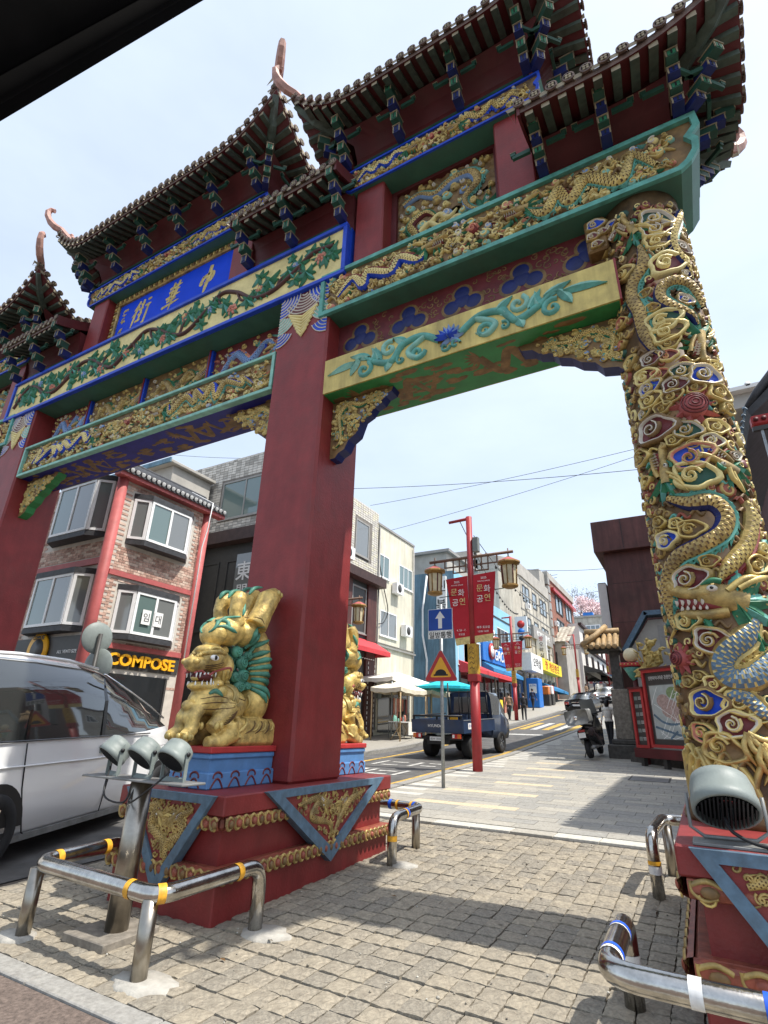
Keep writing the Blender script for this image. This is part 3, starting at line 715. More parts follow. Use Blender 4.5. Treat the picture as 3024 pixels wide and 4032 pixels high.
        for _ in range(900):
            x, y = rr.uniform(-halfw, halfw), rr.uniform(zap, zt); 
            if not inside(x, y): continue
            if not (inside(x+.03,y) and inside(x-.03,y) and inside(x,y-.03)): continue
            n_ += 1
            if n_ > 120: break
            if rr.random() < .5: curl(rl, Mq, x, y, rr.uniform(.02,.035), 1.1, .007, .014, 'gold', 1., rr.uniform(0,6), rr.choice((-1,1)), .006)
            else: stroke(rl, Mq, spl([(x,y),(x+rr.uniform(-.03,.03),y+.02),(x+rr.uniform(-.04,.04),y+.035)],3), .007, .012, 'gold', 1., True, 3, .006)
        rl.build('panel_relief', f_)
    tri('front', cx+.02, min(hx-.05,.52), .14); 
    if cx < -1: tri('side', (y0+y1)/2+.1, 1.0, .20)
    return o
plinth(NX, .62, 3.44, 6.13); plinth(.33, .56, 3.60, 6.1, True, .17); plinth(mirx(NX), .62, 3.44, 6.13, False)
# pillars
for c in (NX, mirx(NX)):
    p = MB(); p.box(c-.44, c+.44, 4.45, 5.32, .855, 8.0, 'red_paint', .03); pl = p.build('pillar', gate)
    f = MB(); Mq = flat(c, 4.449, 7.1)
    cols = [('blue','white_paint'),('maroon','white_paint'),('teal','white_paint'),('gold','cream_yellow')]
    # draped cloth pattern: fans of white arcs over coloured lobes
    def fan(x, y, r, a0, a1, col, n):
        nseg = 12; vs = [Mq(x, y, .004)]+[Mq(x+r*cos(lerp(a0,a1,i/nseg)), y+r*sin(lerp(a0,a1,i/nseg)), .006) for i in range(nseg+1)]
        f.add(vs, [(0,i+1,i+2) for i in range(nseg)], col)
        for k in range(1, n+1): stroke(f, Mq, [(x+r*k/n*cos(lerp(a0,a1,i/nseg)), y+r*k/n*sin(lerp(a0,a1,i/nseg))) for i in range(nseg+1)], r*.028, .012, 'white_paint', 1., False, 3, .005)
    fan(-.42, -.01, .34, -pi/2, 0, 'blue', 6); fan(.42, -.01, .34, -pi, -pi/2, 'blue', 6)
    fan(0, -.02, .36, -2.55, -.6, 'maroon', 7); fan(-.42, -.34, .30, -pi/2, -.25, 'teal_light', 6); fan(.42, -.34, .30, -pi+.25, -pi/2, 'teal_light', 6)
    fan(-.42,-.60,.26,-pi/2,-.35,'blue',5); fan(.42,-.60,.26,-pi+.35,-pi/2,'blue',5)
    for k in range(7):
        z_ = -.40-.055*k; q = 1-k/8.5
        stroke(f, Mq, [(-.25*q,z_+.05),(0,z_-.06),(.25*q,z_+.05)], .024, .02, 'cream_yellow', 1., False, 3, .008)
    f.build('cloth_ornament', pl)
# lower beam of the road bay with dragon relief and painted soffit
BX0, BX1 = mirx(NX)+.44, NX-.44
b = MB(); b.box(BX0, BX1, 4.52, 5.22, 5.615, 6.22, 'gold_brown')
for z0, z1 in ((5.60,5.655),(6.185,6.235)): b.box(BX0+.01, BX1-.01, 4.46, 4.56, z0, z1, 'teal_light', .006)
for x0, x1 in ((BX0+.01,BX0+.06),(BX1-.06,BX1-.01)): b.box(x0, x1, 4.462, 4.56, 5.657, 6.183, 'teal_light')
lb = b.build('lower_beam', gate)
rl = MB(); dragon_band(rl, flat(BX0+.08, 4.518, 5.665), BX1-BX0-.16, .51, random.Random(5), 2, .055); rl.build('dragon_relief', lb)
so_ = MB(); so_.box(BX0+.005, BX1-.005, 4.56, 5.2, 5.607, 5.62, 'blue_soffit'); paint_clouds(so_, under(BX0, 4.57, 5.606), BX1-BX0, .62, random.Random(8), 'gold_brown', 90, .10); so_.build('painted_soffit', lb)
# carved panels above it
wl = MB(); wl.box(BX0, BX1, 4.84, 5.16, 6.215, 7.10, 'red_dark'); pw = wl.build('panel_wall', gate)
px = [BX0, -9.34, -7.76, -6.10, BX1]
for i in range(1,4):
    q = MB(); q.box(px[i]-.05, px[i]+.05, 4.76, 4.86, 6.23, 7.09, 'blue', .01); q.box(px[i]-.015, px[i]+.015, 4.745, 4.77, 6.23, 7.09, 'red_paint'); q.build('panel_post', pw)
for i in range(4):
    rr = random.Random(20+i); q = MB(); W_ = px[i+1]-px[i]-.14; Mq = flat(px[i]+.07, 4.836, 6.25)
    main = i in (1,2)
    base = 'gold' if main else 'blue_pale'
    q.box(px[i]+.06, px[i+1]-.06, 4.82, 4.842, 6.24, 7.085, 'gold_brown' if main else 'maroon')
    P = spl([(W_*.1,.25),(W_*.3,.6),(W_*.5,.35),(W_*.7,.62),(W_*.85,.4)],8)
    body(q, Mq, P, .07, .06, 1., base, 'gold_dark' if main else 'blue_dark', 'green' if main else 'pink_flower', None, .05)
    head(q, Mq, *P[-1], .5, .28, .05, 1., base, 'green' if main else 'pink_flower')
    for k in range(26):
        a = rr.uniform(0,6.28); leaf(q, Mq, rr.uniform(.1,W_-.1), rr.uniform(.12,.7), a, rr.uniform(.15,.32), .028, .04, rr.choice(('gold','gold_bright','gold','green','gold_brown') if main else ('blue_pale','pink_flower','teal','gold','blue')), 1., rr.uniform(-1,1))
    scatter_clouds(q, Mq, W_, .82, rr, .03, .075, 160, .05, simple=True)
    q.build('carved_panel', pw)
# floral beam
FX0, FX1 = mirx(-3.24), -3.24
b = MB(); b.box(FX0, FX1, 4.44, 5.30, 7.10, 8.01, 'green_beam')
b.box(FX0+.02, FX1-.02, 4.428, 4.45, 7.12, 8.0, 'cream_yellow')
for z0, z1 in ((7.085,7.15),(7.965,8.03)): b.box(FX0-.005, FX1+.005, 4.385, 4.46, z0, z1, 'blue', .006)
for x0, x1 in ((FX0-.006,FX0+.06),(FX1-.06,FX1+.006)): b.box(x0, x1, 4.387, 4.50, 7.152, 7.963, 'blue', .006)
b.box(FX1+.001, FX1+.012, 4.5, 5.3, 7.1, 8.02, 'blue')
fb = b.build('floral_beam', gate)
rl = MB(); Mq = flat(FX0+.07, 4.427, 7.16); W_ = FX1-FX0-.14; H_ = .79; rr = random.Random(31)
main = [(0.15,.2)]; n = 22
for i in range(1, n+1): main.append((.15+(W_-.3)*i/n, H_*(.5+.30*sin(i*1.25)+.05*rr.uniform(-1,1))))
P = spl(main, 8); stroke(rl, Mq, P, .035, .045, 'brown_branch', 1., False, 7)
for i in range(10, len(P)-6, 9):
    p = P[i]; up = 1 if p[1] < H_*.5 else -1; q_ = (p[0]+rr.uniform(.15,.3), p[1]+up*rr.uniform(.15,.32)); q_ = (q_[0], min(max(q_[1],.1),H_-.1))
    stroke(rl, Mq, spl([p,((p[0]+q_[0])/2-.05,(p[1]+q_[1])/2+.03*up),q_],6), .022, .035, 'brown_branch', 1., True)
    for k in range(6): leaf(rl, Mq, q_[0], q_[1], k*1.05+rr.uniform(-.3,.3), rr.uniform(.15,.25), .042, .055, 'green', 1., rr.uniform(-.6,.6), 0, 'teal' if k%2 else 'green')
for k in range(46):
    x, y = rr.uniform(.1,W_-.1), rr.uniform(.08,H_-.08)
    for j in range(5): leaf(rl, Mq, x, y, j*1.25+rr.uniform(-.3,.3), min(rr.uniform(.13,.25), y*.95, (H_-y)*.95), .036, .045, 'green', 1., rr.uniform(-.5,.5), 0, 'teal' if j%2 else 'green')
for k in range(15):
    x = .35+(W_-.7)*k/14+rr.uniform(-.1,.1); y = H_*(.5+.28*rr.uniform(-1,1)); c = (('pink_flower','cream_yellow'),('blue_pale','white_paint'),('pink_flower','pink_flower'))[k%3]
    for j in range(7): leaf(rl, Mq, x, y, j*.9, min(.2,y*.95,(H_-y)*.95), .035, .035, 'green', 1., .3)
    flower(rl, Mq, x, y, .11 if k%3 != 1 else .085, c[0], c[1], .055)
rl.build('flower_relief', fb)
# upper storey: posts, name board, upper frieze
for x0 in (-9.67, -5.69):
    b = MB(); b.box(x0, x0+.47, 4.5, 5.2, 8.0, 9.40, 'red_paint', .02); b.build('post', gate)
b = MB(); PX0, PX1, PZ0, PZ1 = -9.20, -5.69, 8.42, 9.40
b.box(PX0, PX1, 4.78, 4.95, 8.0, 9.38, 'red_dark'); b.box(PX0+.13, PX1-.13, 4.715, 4.80, PZ0-.12, PZ1-.13, 'blue_plaque')
nb = b.build('name_board', gate)
fr = MB()
for z0, z1 in ((PZ1-.15,PZ1-.02),): fr.box(PX0+.02, PX1-.02, 4.66, 4.80, z0, z1, 'gold', .02)
fr.box(PX0+.02, PX0+.15, 4.662, 4.80, 8.0, PZ1-.152, 'gold', .02); fr.box(PX1-.15, PX1-.02, 4.662, 4.80, 8.0, PZ1-.152, 'gold', .02)
for k in range(46): fr.ell((PX0+.1+k*(PX1-PX0-.2)/45, 4.655, PZ1-.085), (.026,.02,.045), 'gold_bright' if k%2 else 'gold_brown', 8, 6)
for k in range(15):
    for xx in (PX0+.085, PX1-.085): fr.ell((xx, 4.655, 8.05+k*.085), (.045,.02,.026), 'gold_bright' if k%2 else 'gold_brown', 8, 6)
fr.build('gilt_frame', nb)
# brushed characters, drawn as tapering gilt strokes
Mq = flat(0, 4.712, 0)
def brush(cx, cz, sx, sz, strokes, w_):
    ch = MB()
    for st in strokes: stroke(ch, Mq, spl([(cx+a*sx+b_*sx*.28, cz+b_*sz) for a, b_ in st], 6), w_, .012, 'gold_bright', 1., True, 3)
    ch.build('gilt_character', nb)
zc_ = 8.80
zhong = [[(-.5,.25),(-.62,-.12),(-.35,-.2)],[(-.5,.22),(0,.30),(.45,.28),(.38,-.12),(-.3,-.16)],[(.02,.85),(.04,.2),(0,-.5),(-.06,-1.0)]]
hua = [[(-.6,.62),(0,.70),(.7,.72)],[(-.25,.95),(-.2,.5)],[(.3,.98),(.22,.5)],[(-.55,.38),(.1,.45),(.6,.46)],[(-.35,.2),(.4,.28)],[(-.7,.02),(0,.1),(.75,.12)],[(-.3,.36),(-.35,-.15)],[(.25,.4),(.22,-.1)],[(-.5,-.2),(.5,-.12)],[(-.9,-.5),(0,-.42),(.9,-.35)],[(0,.8),(.02,0),(-.02,-1.0)]]
jie = [[(-.55,.85),(-.8,.45),(-1.0,.3)],[(-.5,.5),(-.8,.05),(-1.05,-.15)],[(-.72,.1),(-.75,-.9)],[(-.3,.6),(.15,.62)],[(-.08,.85),(-.08,.2)],[(-.35,.25),(.2,.28)],[(-.3,-.1),(.2,-.08)],[(-.06,.15),(-.08,-.6)],[(-.4,-.55),(.25,-.5)],[(.45,.75),(.85,.78)],[(.35,.35),(1.0,.4)],[(.7,.38),(.72,-.85),(.5,-.75)]]
brush(-6.50, zc_, .24, .36, zhong, .050); brush(-7.42, zc_, .25, .36, hua, .032); brush(-8.32, zc_+.02, .24, .35, jie, .032)
rr = random.Random(4)
for k, z_ in enumerate((9.02, 8.80, 8.57)):
    ch = MB()
    for j in range(5): x_, zz = -8.86+rr.uniform(-.05,.05), z_+rr.uniform(-.05,.05); stroke(ch, Mq, spl([(x_-.04,zz),(x_+rr.uniform(-.02,.05),zz+rr.uniform(-.05,.06)),(x_+.05,zz+rr.uniform(-.04,.04))],4), .011, .01, 'gold_bright')
    ch.build('signature_character', nb)
def lobed_beam(name, x0, x1, z0, z1, yf, yb, rim, fill, seed, ndr, capL=False, capR=True, rw=.045, depth=.03, front='gold_brown', mir=False, soff=None, relief=.05):
    """beam with cloud-shaped end(s), raised painted rim and dragon relief"""
    H_ = z1-z0; 
    def endR():
        return [(x1, z1), (x1+H_*.02, z1-H_*.28), (x1-H_*.10, z1-H_*.42), (x1-H_*.04, z1-H_*.52), (x1-H_*.06, z1-H_*.72), (x1-H_*.18, z1-H_*.90), (x1-H_*.32, z0)]
    def endL(): return [(x0+H_*.32, z0), (x0+H_*.18, z1-H_*.90), (x0+H_*.06, z1-H_*.72), (x0+H_*.04, z1-H_*.52), (x0+H_*.10, z1-H_*.42), (x0-H_*.02, z1-H_*.28), (x0, z1)]
    poly = (endR() if capR else [(x1,z1),(x1,z0)])+(endL() if capL else [(x0,z0),(x0,z1)])
    f = (lambda x: mirx(x)) if mir else (lambda x: x)
    b = MB(); b.prism(poly, lambda a, c: (f(a), yf+depth, c), lambda a, c: (f(a), yb, c), soff or rim, front)
    cx_, cz_ = (x0+x1)/2, (z0+z1)/2
    inner = []
    n = len(poly)
    for i in range(n):      # inset outline
        p, q, r_ = poly[i-1], poly[i], poly[(i+1)%n]
        d1 = Vector((q[0]-p[0], q[1]-p[1])).normalized(); d2 = Vector((r_[0]-q[0], r_[1]-q[1])).normalized()
        nn = Vector((d1[1]+d2[1], -(d1[0]+d2[0]))); nn = nn.normalized()*rw/max(.5, abs(Vector((d1[1],-d1[0])).dot(nn.normalized())))
        inner.append((q[0]+nn[0], q[1]+nn[1]))
    vs = [(f(a), yf, c) for a, c in poly]+[(f(a), yf, c) for a, c in inner]+[(f(a), yf+depth+.001, c) for a, c in poly]+[(f(a), yf+depth+.001, c) for a, c in inner]
    fs = []
    for i in range(n): j = (i+1)%n; fs += [(i,j,n+j,n+i),(i,2*n+i,2*n+j,j),(n+i,n+j,3*n+j,3*n+i)]
    b.add(vs, fs, rim)
    o = b.build(name, gate)
    rl = MB(); W_ = x1-x0-(.2*H_ if capR else 0)-(.2*H_ if capL else 0); xs = x0+rw*1.2+(.2*H_ if capL else 0)
    Mq = (lambda s, t, h: (f(xs+s), yf+depth-.002-h, z0+rw+t))
    dragon_band(rl, Mq, W_-2.2*rw, H_-2*rw, random.Random(seed), ndr, relief, True)
    rl.build('dragon_relief', o); return o
lobed_beam('upper_frieze', -9.95, -5.02, 9.37, 9.83, 4.45, 5.25, 'blue', 'gold_brown', 11, 2, True, True, .035, .03, 'gold_brown', False, 'green_beam')
# ------------------------------------------------------------------ roofs
def roof(x0, x1, w_, ze, lift, hipL, hipR, wx0, wx1, zw, mir=False, lod=1):
    """curved tiled roof over x0..x1, half depth w_, eave height ze, corner lift; stands on the beam wx0..wx1 topping out at zw"""
    f = (lambda x: mirx(x)) if mir else (lambda x: x)
    y0, y1 = YC-w_, YC+w_
    def eave(x, y):
        c = 0.
        for cxn, on in ((x0,hipL),(x1,hipR)):
            if not on: continue
            d = max(0, 1-abs(x-cxn)/1.25)*max(0, 1-(w_-abs(y-YC))/1.05); 
            c += lift*(max(0, 1-abs(x-cxn)/1.25)**2.1)*(max(0, 1-(w_-abs(y-YC))/1.1)**1.1)
        return c
    def inner(x, y):
        d = w_-abs(y-YC)
        if hipL: d = min(d, x-x0)
        if hipR: d = min(d, x1-x)
        return max(0, d)
    def zr(x, y): d = inner(x, y); return ze+.34*d+.22*d*d+eave(x, y)
    body_ = MB(); nx_, ny_ = max(10, int((x1-x0)/.16)), 14
    xs = [lerp(x0,x1,i/nx_) for i in range(nx_+1)]; ys = [lerp(y0,y1,i/ny_) for i in range(ny_+1)]
    vs = [(f(x), y, zr(x,y)) for x in xs for y in ys]+[(f(x), y, zr(x,y)-.09) for x in xs for y in ys]
    k = ny_+1; o_ = (nx_+1)*k
    fs = []; ms = []
    for i in range(nx_):
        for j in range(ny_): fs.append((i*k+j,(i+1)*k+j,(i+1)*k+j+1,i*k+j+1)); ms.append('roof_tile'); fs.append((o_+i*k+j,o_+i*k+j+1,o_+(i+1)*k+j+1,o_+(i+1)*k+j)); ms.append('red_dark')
    for i in range(nx_):
        for j in (0, ny_): fs.append((i*k+j,(i+1)*k+j,o_+(i+1)*k+j,o_+i*k+j)); ms.append('roof_tile')
    for j in range(ny_):
        for i in (0, nx_): fs.append((i*k+j,i*k+j+1,o_+i*k+j+1,o_+i*k+j)); ms.append('roof_tile')
    body_.add(vs, fs, ms, False); ro = body_.build('roof', gate)
    sp = .172
    def tile_row(pts, out, nrm):
        """one barrel row with its round stamped end cap and drip tile"""
        mb = MB(); mb.tube(pts, .042, 'roof_tile', 6)
        p = Vector(pts[0]); o3 = Vector(out)
        mb.lathe([(.058,-.012),(.062,.0),(.062,.014),(.046,.016),(.046,.008),(.001,.008)], ['roof_tile','roof_tile','roof_tile','dark_wood','dark_wood'], 12, p, o3, False)
        a = o3.cross(Vector((0,0,1))).normalized(); u = a.cross(o3)
        for q in range(4):
            c = p+o3*.012+a*(.024*cos(pi/4+q*pi/2))+u*(.024*sin(pi/4+q*pi/2)); mb.lathe([(.017,0),(.014,.006),(.001,.008)], 'tile_cream', 6, c, o3, False)
        c = p+a*sp/2-Vector((0,0,.045)); mb.add([c-a*.06+Vector((0,0,.03)), c+a*.06+Vector((0,0,.03)), c+a*.035-Vector((0,0,.03)), c-a*.035-Vector((0,0,.03)), c-o3*.2+Vector((0,0,.03))], [(0,1,2,3),(0,3,4),(2,1,4)], 'tile_cream')
        mb.build('tile_row', ro)
    n = int((x1-x0)/sp)
    for side, ye, sg in (('f', y0, -1), ('b', y1, 1)):
        for i in range(n+1):
            x = x0+(x1-x0-n*sp)/2+i*sp
            if side == 'b' and lod == 0: continue
            dm = w_
            if hipL: dm = min(dm, x-x0)
            if hipR: dm = min(dm, x1-x)
            dm = max(.12, dm)
            pts = [(f(x), ye-sg*d, zr(x, ye-sg*d)+.03) for d in [dm*t/5 for t in range(6)]]; pts[0] = (pts[0][0], ye+sg*.03, pts[0][2])
            tile_row(pts, (0, sg, 0), 0)
    for on, xe, sg in ((hipL, x0, -1), (hipR, x1, 1)):
        if not on:      # gable board
            mb = MB(); e = .03*sg
            yy = [lerp(y0-.02,y1+.02,t/12) for t in range(13)]
            vs = [(f(xe+e_), y, zr(min(max(xe,x0),x1), min(max(y,y0),y1))+d) for y in yy for e_ in (0,e) for d in (.07,-.14)]
            mb.add(vs, [(4*i+a,4*i+b_,4*i+4+b_,4*i+4+a) for i in range(12) for a, b_ in ((0,1),(1,3),(3,2),(2,0))]+[(0,1,3,2),(48,50,51,49)], 'red_dark'); mb.build('gable_board', ro); continue
        m_ = int(2*w_/sp)
        for i in range(m_+1):
            y = YC-m_*sp/2+i*sp; dm = max(.12, w_-abs(y-YC))
            pts = [(f(xe-sg*d), y, zr(xe-sg*d, y)+.03) for d in [dm*t/4 for t in range(5)]]; pts[0] = (f(xe+sg*.03), y, pts[0][2])
            tile_row(pts, (sg*(-1 if mir else 1), 0, 0), 0)
    # rafters
    for side, ye, sg in (('f', y0, -1), ('b', y1, 1)):
        if side == 'b' and lod == 0: continue
        for i in range(n):
            x = x0+(x1-x0-n*sp)/2+(i+.5)*sp; dm = .46
            if hipL: dm = min(dm, (x-x0)*.98)
            if hipR: dm = min(dm, (x1-x)*.98)
            if dm < .1: continue
            mb = MB(); vs = []
            for d in (.02, dm):
                z_ = zr(x, ye-sg*d)-.085
                for a, b_ in ((-.042,0),(.042,0),(.042,-.07),(-.042,-.07)): vs.append((f(x+a), ye-sg*d, z_+b_))
            mb.add(vs, [(0,1,5,4),(1,2,6,5),(2,3,7,6),(3,0,4,7),(4,5,6,7),(0,3,2,1)], ['green_rafter']*5+['tile_cream']); mb.build('rafter', ro)
    for on, xe, sg in ((hipL, x0, -1), (hipR, x1, 1)):
        if not on: continue
        m_ = int(2*w_/sp)
        for i in range(m_):
            y = YC-m_*sp/2+(i+.5)*sp; dm = min(.5, w_-abs(y-YC))
            if dm < .1: continue
            mb = MB(); vs = []
            for d in (.02, dm):
                z_ = zr(xe-sg*d, y)-.085
                for a, b_ in ((-.042,0),(.042,0),(.042,-.07),(-.042,-.07)): vs.append((f(xe-sg*d), y+a, z_+b_))
            mb.add(vs, [(0,1,5,4),(1,2,6,5),(2,3,7,6),(3,0,4,7),(4,5,6,7),(0,3,2,1)], ['green_rafter']*5+['tile_cream']); mb.build('rafter', ro)
        for yc_, sy in ((y0, -1), (y1, 1)):     # hip beam, hip ridge, upswept finial and little beasts
            mb = MB()
            pts = [(f(xe-sg*d), yc_-sy*d, zr(xe-sg*d, yc_-sy*d)-.16) for d in (.02,.25,.5,.8)]; mb.tube(pts, [.05,.07,.08,.08], 'green_rafter', 4, False); mb.build('hip_beam', ro)
            mb = MB(); D_ = w_
            pts = [(f(xe-sg*d), yc_-sy*d, zr(xe-sg*d, yc_-sy*d)+.09) for d in [D_*t/7 for t in range(7,-1,-1)]]
            e = Vector(pts[-1]); dr = Vector((sg*(-1 if mir else 1), sy, 0)).normalized()
            pts += [tuple(e+dr*a+Vector((0,0,b_))) for a, b_ in ((.14,.06),(.26,.17),(.34,.31),(.36,.44),(.31,.52),(.24,.50))]
            mb.tube(pts, [.075]*8+[.078,.075,.068,.06,.052,.048], 'roof_pink', 6, False); hr = mb.build('hip_ridge', ro)
            for q, d in enumerate((.18,.36,.54,.74)):
                c = Vector((f(xe-sg*d), yc_-sy*d, zr(xe-sg*d, yc_-sy*d)+.15)); be = MB()
                be.ell(c+Vector((0,0,.04)), (.045,.06,.06), 'roof_pink', 8, 6); be.ell(c+Vector((0,0,.12))+dr*.03, (.035,.035,.04), 'roof_pink', 8, 6); be.tube([c+Vector((0,0,.12)), c+dr*.09+Vector((0,0,.13))], [.02,.006], 'roof_pink', 5); be.tube([c-dr*.04+Vector((0,0,.05)), c-dr*.10+Vector((0,0,.13))], [.02,.006], 'roof_pink', 5)
                be.build('roof_beast', ro)
    rg = MB(); a, b_ = x0+(w_ if hipL else 0), x1-(w_ if hipR else 0)
    rg.box(min(f(a),f(b_)), max(f(a),f(b_)), YC-.09, YC+.09, zr((a+b_)/2, YC)-.02, zr((a+b_)/2, YC)+.22, 'roof_pink', .03); rg.build('ridge', ro)
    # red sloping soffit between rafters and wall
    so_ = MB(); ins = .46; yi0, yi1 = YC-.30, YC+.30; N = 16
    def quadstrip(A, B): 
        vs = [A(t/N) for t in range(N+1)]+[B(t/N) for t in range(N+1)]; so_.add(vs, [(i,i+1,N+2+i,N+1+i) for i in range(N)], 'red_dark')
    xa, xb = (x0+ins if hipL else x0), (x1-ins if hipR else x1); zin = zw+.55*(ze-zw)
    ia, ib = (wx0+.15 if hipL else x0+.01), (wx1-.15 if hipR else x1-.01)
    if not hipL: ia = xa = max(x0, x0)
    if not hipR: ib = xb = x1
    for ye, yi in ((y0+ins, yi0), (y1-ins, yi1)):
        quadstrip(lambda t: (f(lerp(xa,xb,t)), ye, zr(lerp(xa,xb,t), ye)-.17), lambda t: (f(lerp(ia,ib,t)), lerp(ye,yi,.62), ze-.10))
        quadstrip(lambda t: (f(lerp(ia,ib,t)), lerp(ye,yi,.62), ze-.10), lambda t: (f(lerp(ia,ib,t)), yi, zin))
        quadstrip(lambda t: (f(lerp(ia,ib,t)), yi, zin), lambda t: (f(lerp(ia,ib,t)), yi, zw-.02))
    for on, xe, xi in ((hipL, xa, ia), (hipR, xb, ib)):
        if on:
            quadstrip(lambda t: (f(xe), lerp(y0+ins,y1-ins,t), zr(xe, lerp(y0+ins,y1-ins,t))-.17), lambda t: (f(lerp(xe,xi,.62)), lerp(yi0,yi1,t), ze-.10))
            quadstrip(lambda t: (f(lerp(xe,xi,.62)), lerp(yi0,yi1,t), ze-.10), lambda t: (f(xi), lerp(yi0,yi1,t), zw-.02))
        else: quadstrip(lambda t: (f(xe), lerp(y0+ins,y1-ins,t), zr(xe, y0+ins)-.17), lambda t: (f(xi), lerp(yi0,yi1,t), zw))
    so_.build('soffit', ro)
    # brackets: stepped blocks leaning out from the beam to the soffit
    nb_ = max(2, round((wx1-wx0)/.95)); zt = ze-.02
    cols = ('blue_dark','green_dark')
    def bracket(px, py, dx, dy):
        b = MB(); up = Vector((0,0,1)); d = Vector((dx,dy,0)).normalized(); a = d.cross(up); N_ = 4; hgt = (zt-zw)
        for q in range(N_):
            t = q/N_; c = Vector((px,py,zw))+d*(.10+.36*((q+.5)/N_)**1.2)+up*(hgt*(q+.5)/N_); hh = hgt/N_/2
            b.obox(c, a, d, up, .052, .085, hh*.88, cols[q%2]); b.obox(c+up*hh*.92, a, d, up, .060, .098, hh*.10, 'tile_cream'); b.obox(c+d*.087, a, d, up, .034, .003, hh*.62, ('blue_dark','green')[q%2])
            b.obox(c+d*.091, a, d, up, .008, .003, hh*.5, 'black')
            for s in (-1,1): b.obox(c+d*.085+a*(s*.047), a, d, up, .007, .005, hh*.8, 'tile_cream')
        b.build('bracket', ro)
        for q, z_ in ((1,.66),):
            for s in (-1,1):
                ar = MB(); c = Vector((px,py,zw+hgt*z_))+d*(.10+.22*z_)+a*(s*(.16+.03*q)); ar.obox(c, a, d, up, .10, .018, .028, 'green_dark'); ar.obox(c+a*(s*.09)+up*.042, a, d, up, .028, .022, .022, 'green_dark'); ar.obox(c+a*(s*.09)+up*.068, a, d, up, .034, .026, .005, 'tile_cream'); ar.build('bracket_arm', ro)
    s_ = (-1 if mir else 1)
    ends = [0]*0
    for i in range(nb_+1):
        x = lerp(wx0+(.10 if hipL else .07), wx1-(.10 if hipR else .07), i/nb_)
        bracket(f(x), 4.46, 0, -1)
        if lod: bracket(f(x), 5.24, 0, 1)
    if hipR: bracket(f(wx1-.05), 4.47, s_, -1); bracket(f(wx1-.04), 4.85, s_, 0); bracket(f(wx1-.05), 5.2, s_, 1)
    if hipL: bracket(f(wx0+.05), 4.47, -s_, -1); bracket(f(wx0+.04), 4.85, -s_, 0)
    for q in range(1):      # painted rails between the brackets
        z_ = zw+(zt-zw)*(.28+.24*q); mb = MB(); mb.box(min(f(wx0+.12),f(wx1-.12)), max(f(wx0+.12),f(wx1-.12)), 4.52-.05*q, 4.56-.05*q, z_, z_+.05, ('green_dark','blue_dark','green_dark')[q]); mb.build('bracket_rail', ro)
    return ro
roof(-10.55, -4.45, 1.04, 10.45, .78, True, True, -9.95, -5.05, 9.835)
roof(-5.17, -3.22, .86, 8.70, .0, False, False, -5.15, -3.25, 8.035)
roof(-5.17, -3.22, .86, 8.70, .0, False, False, -5.15, -3.25, 8.035, True)
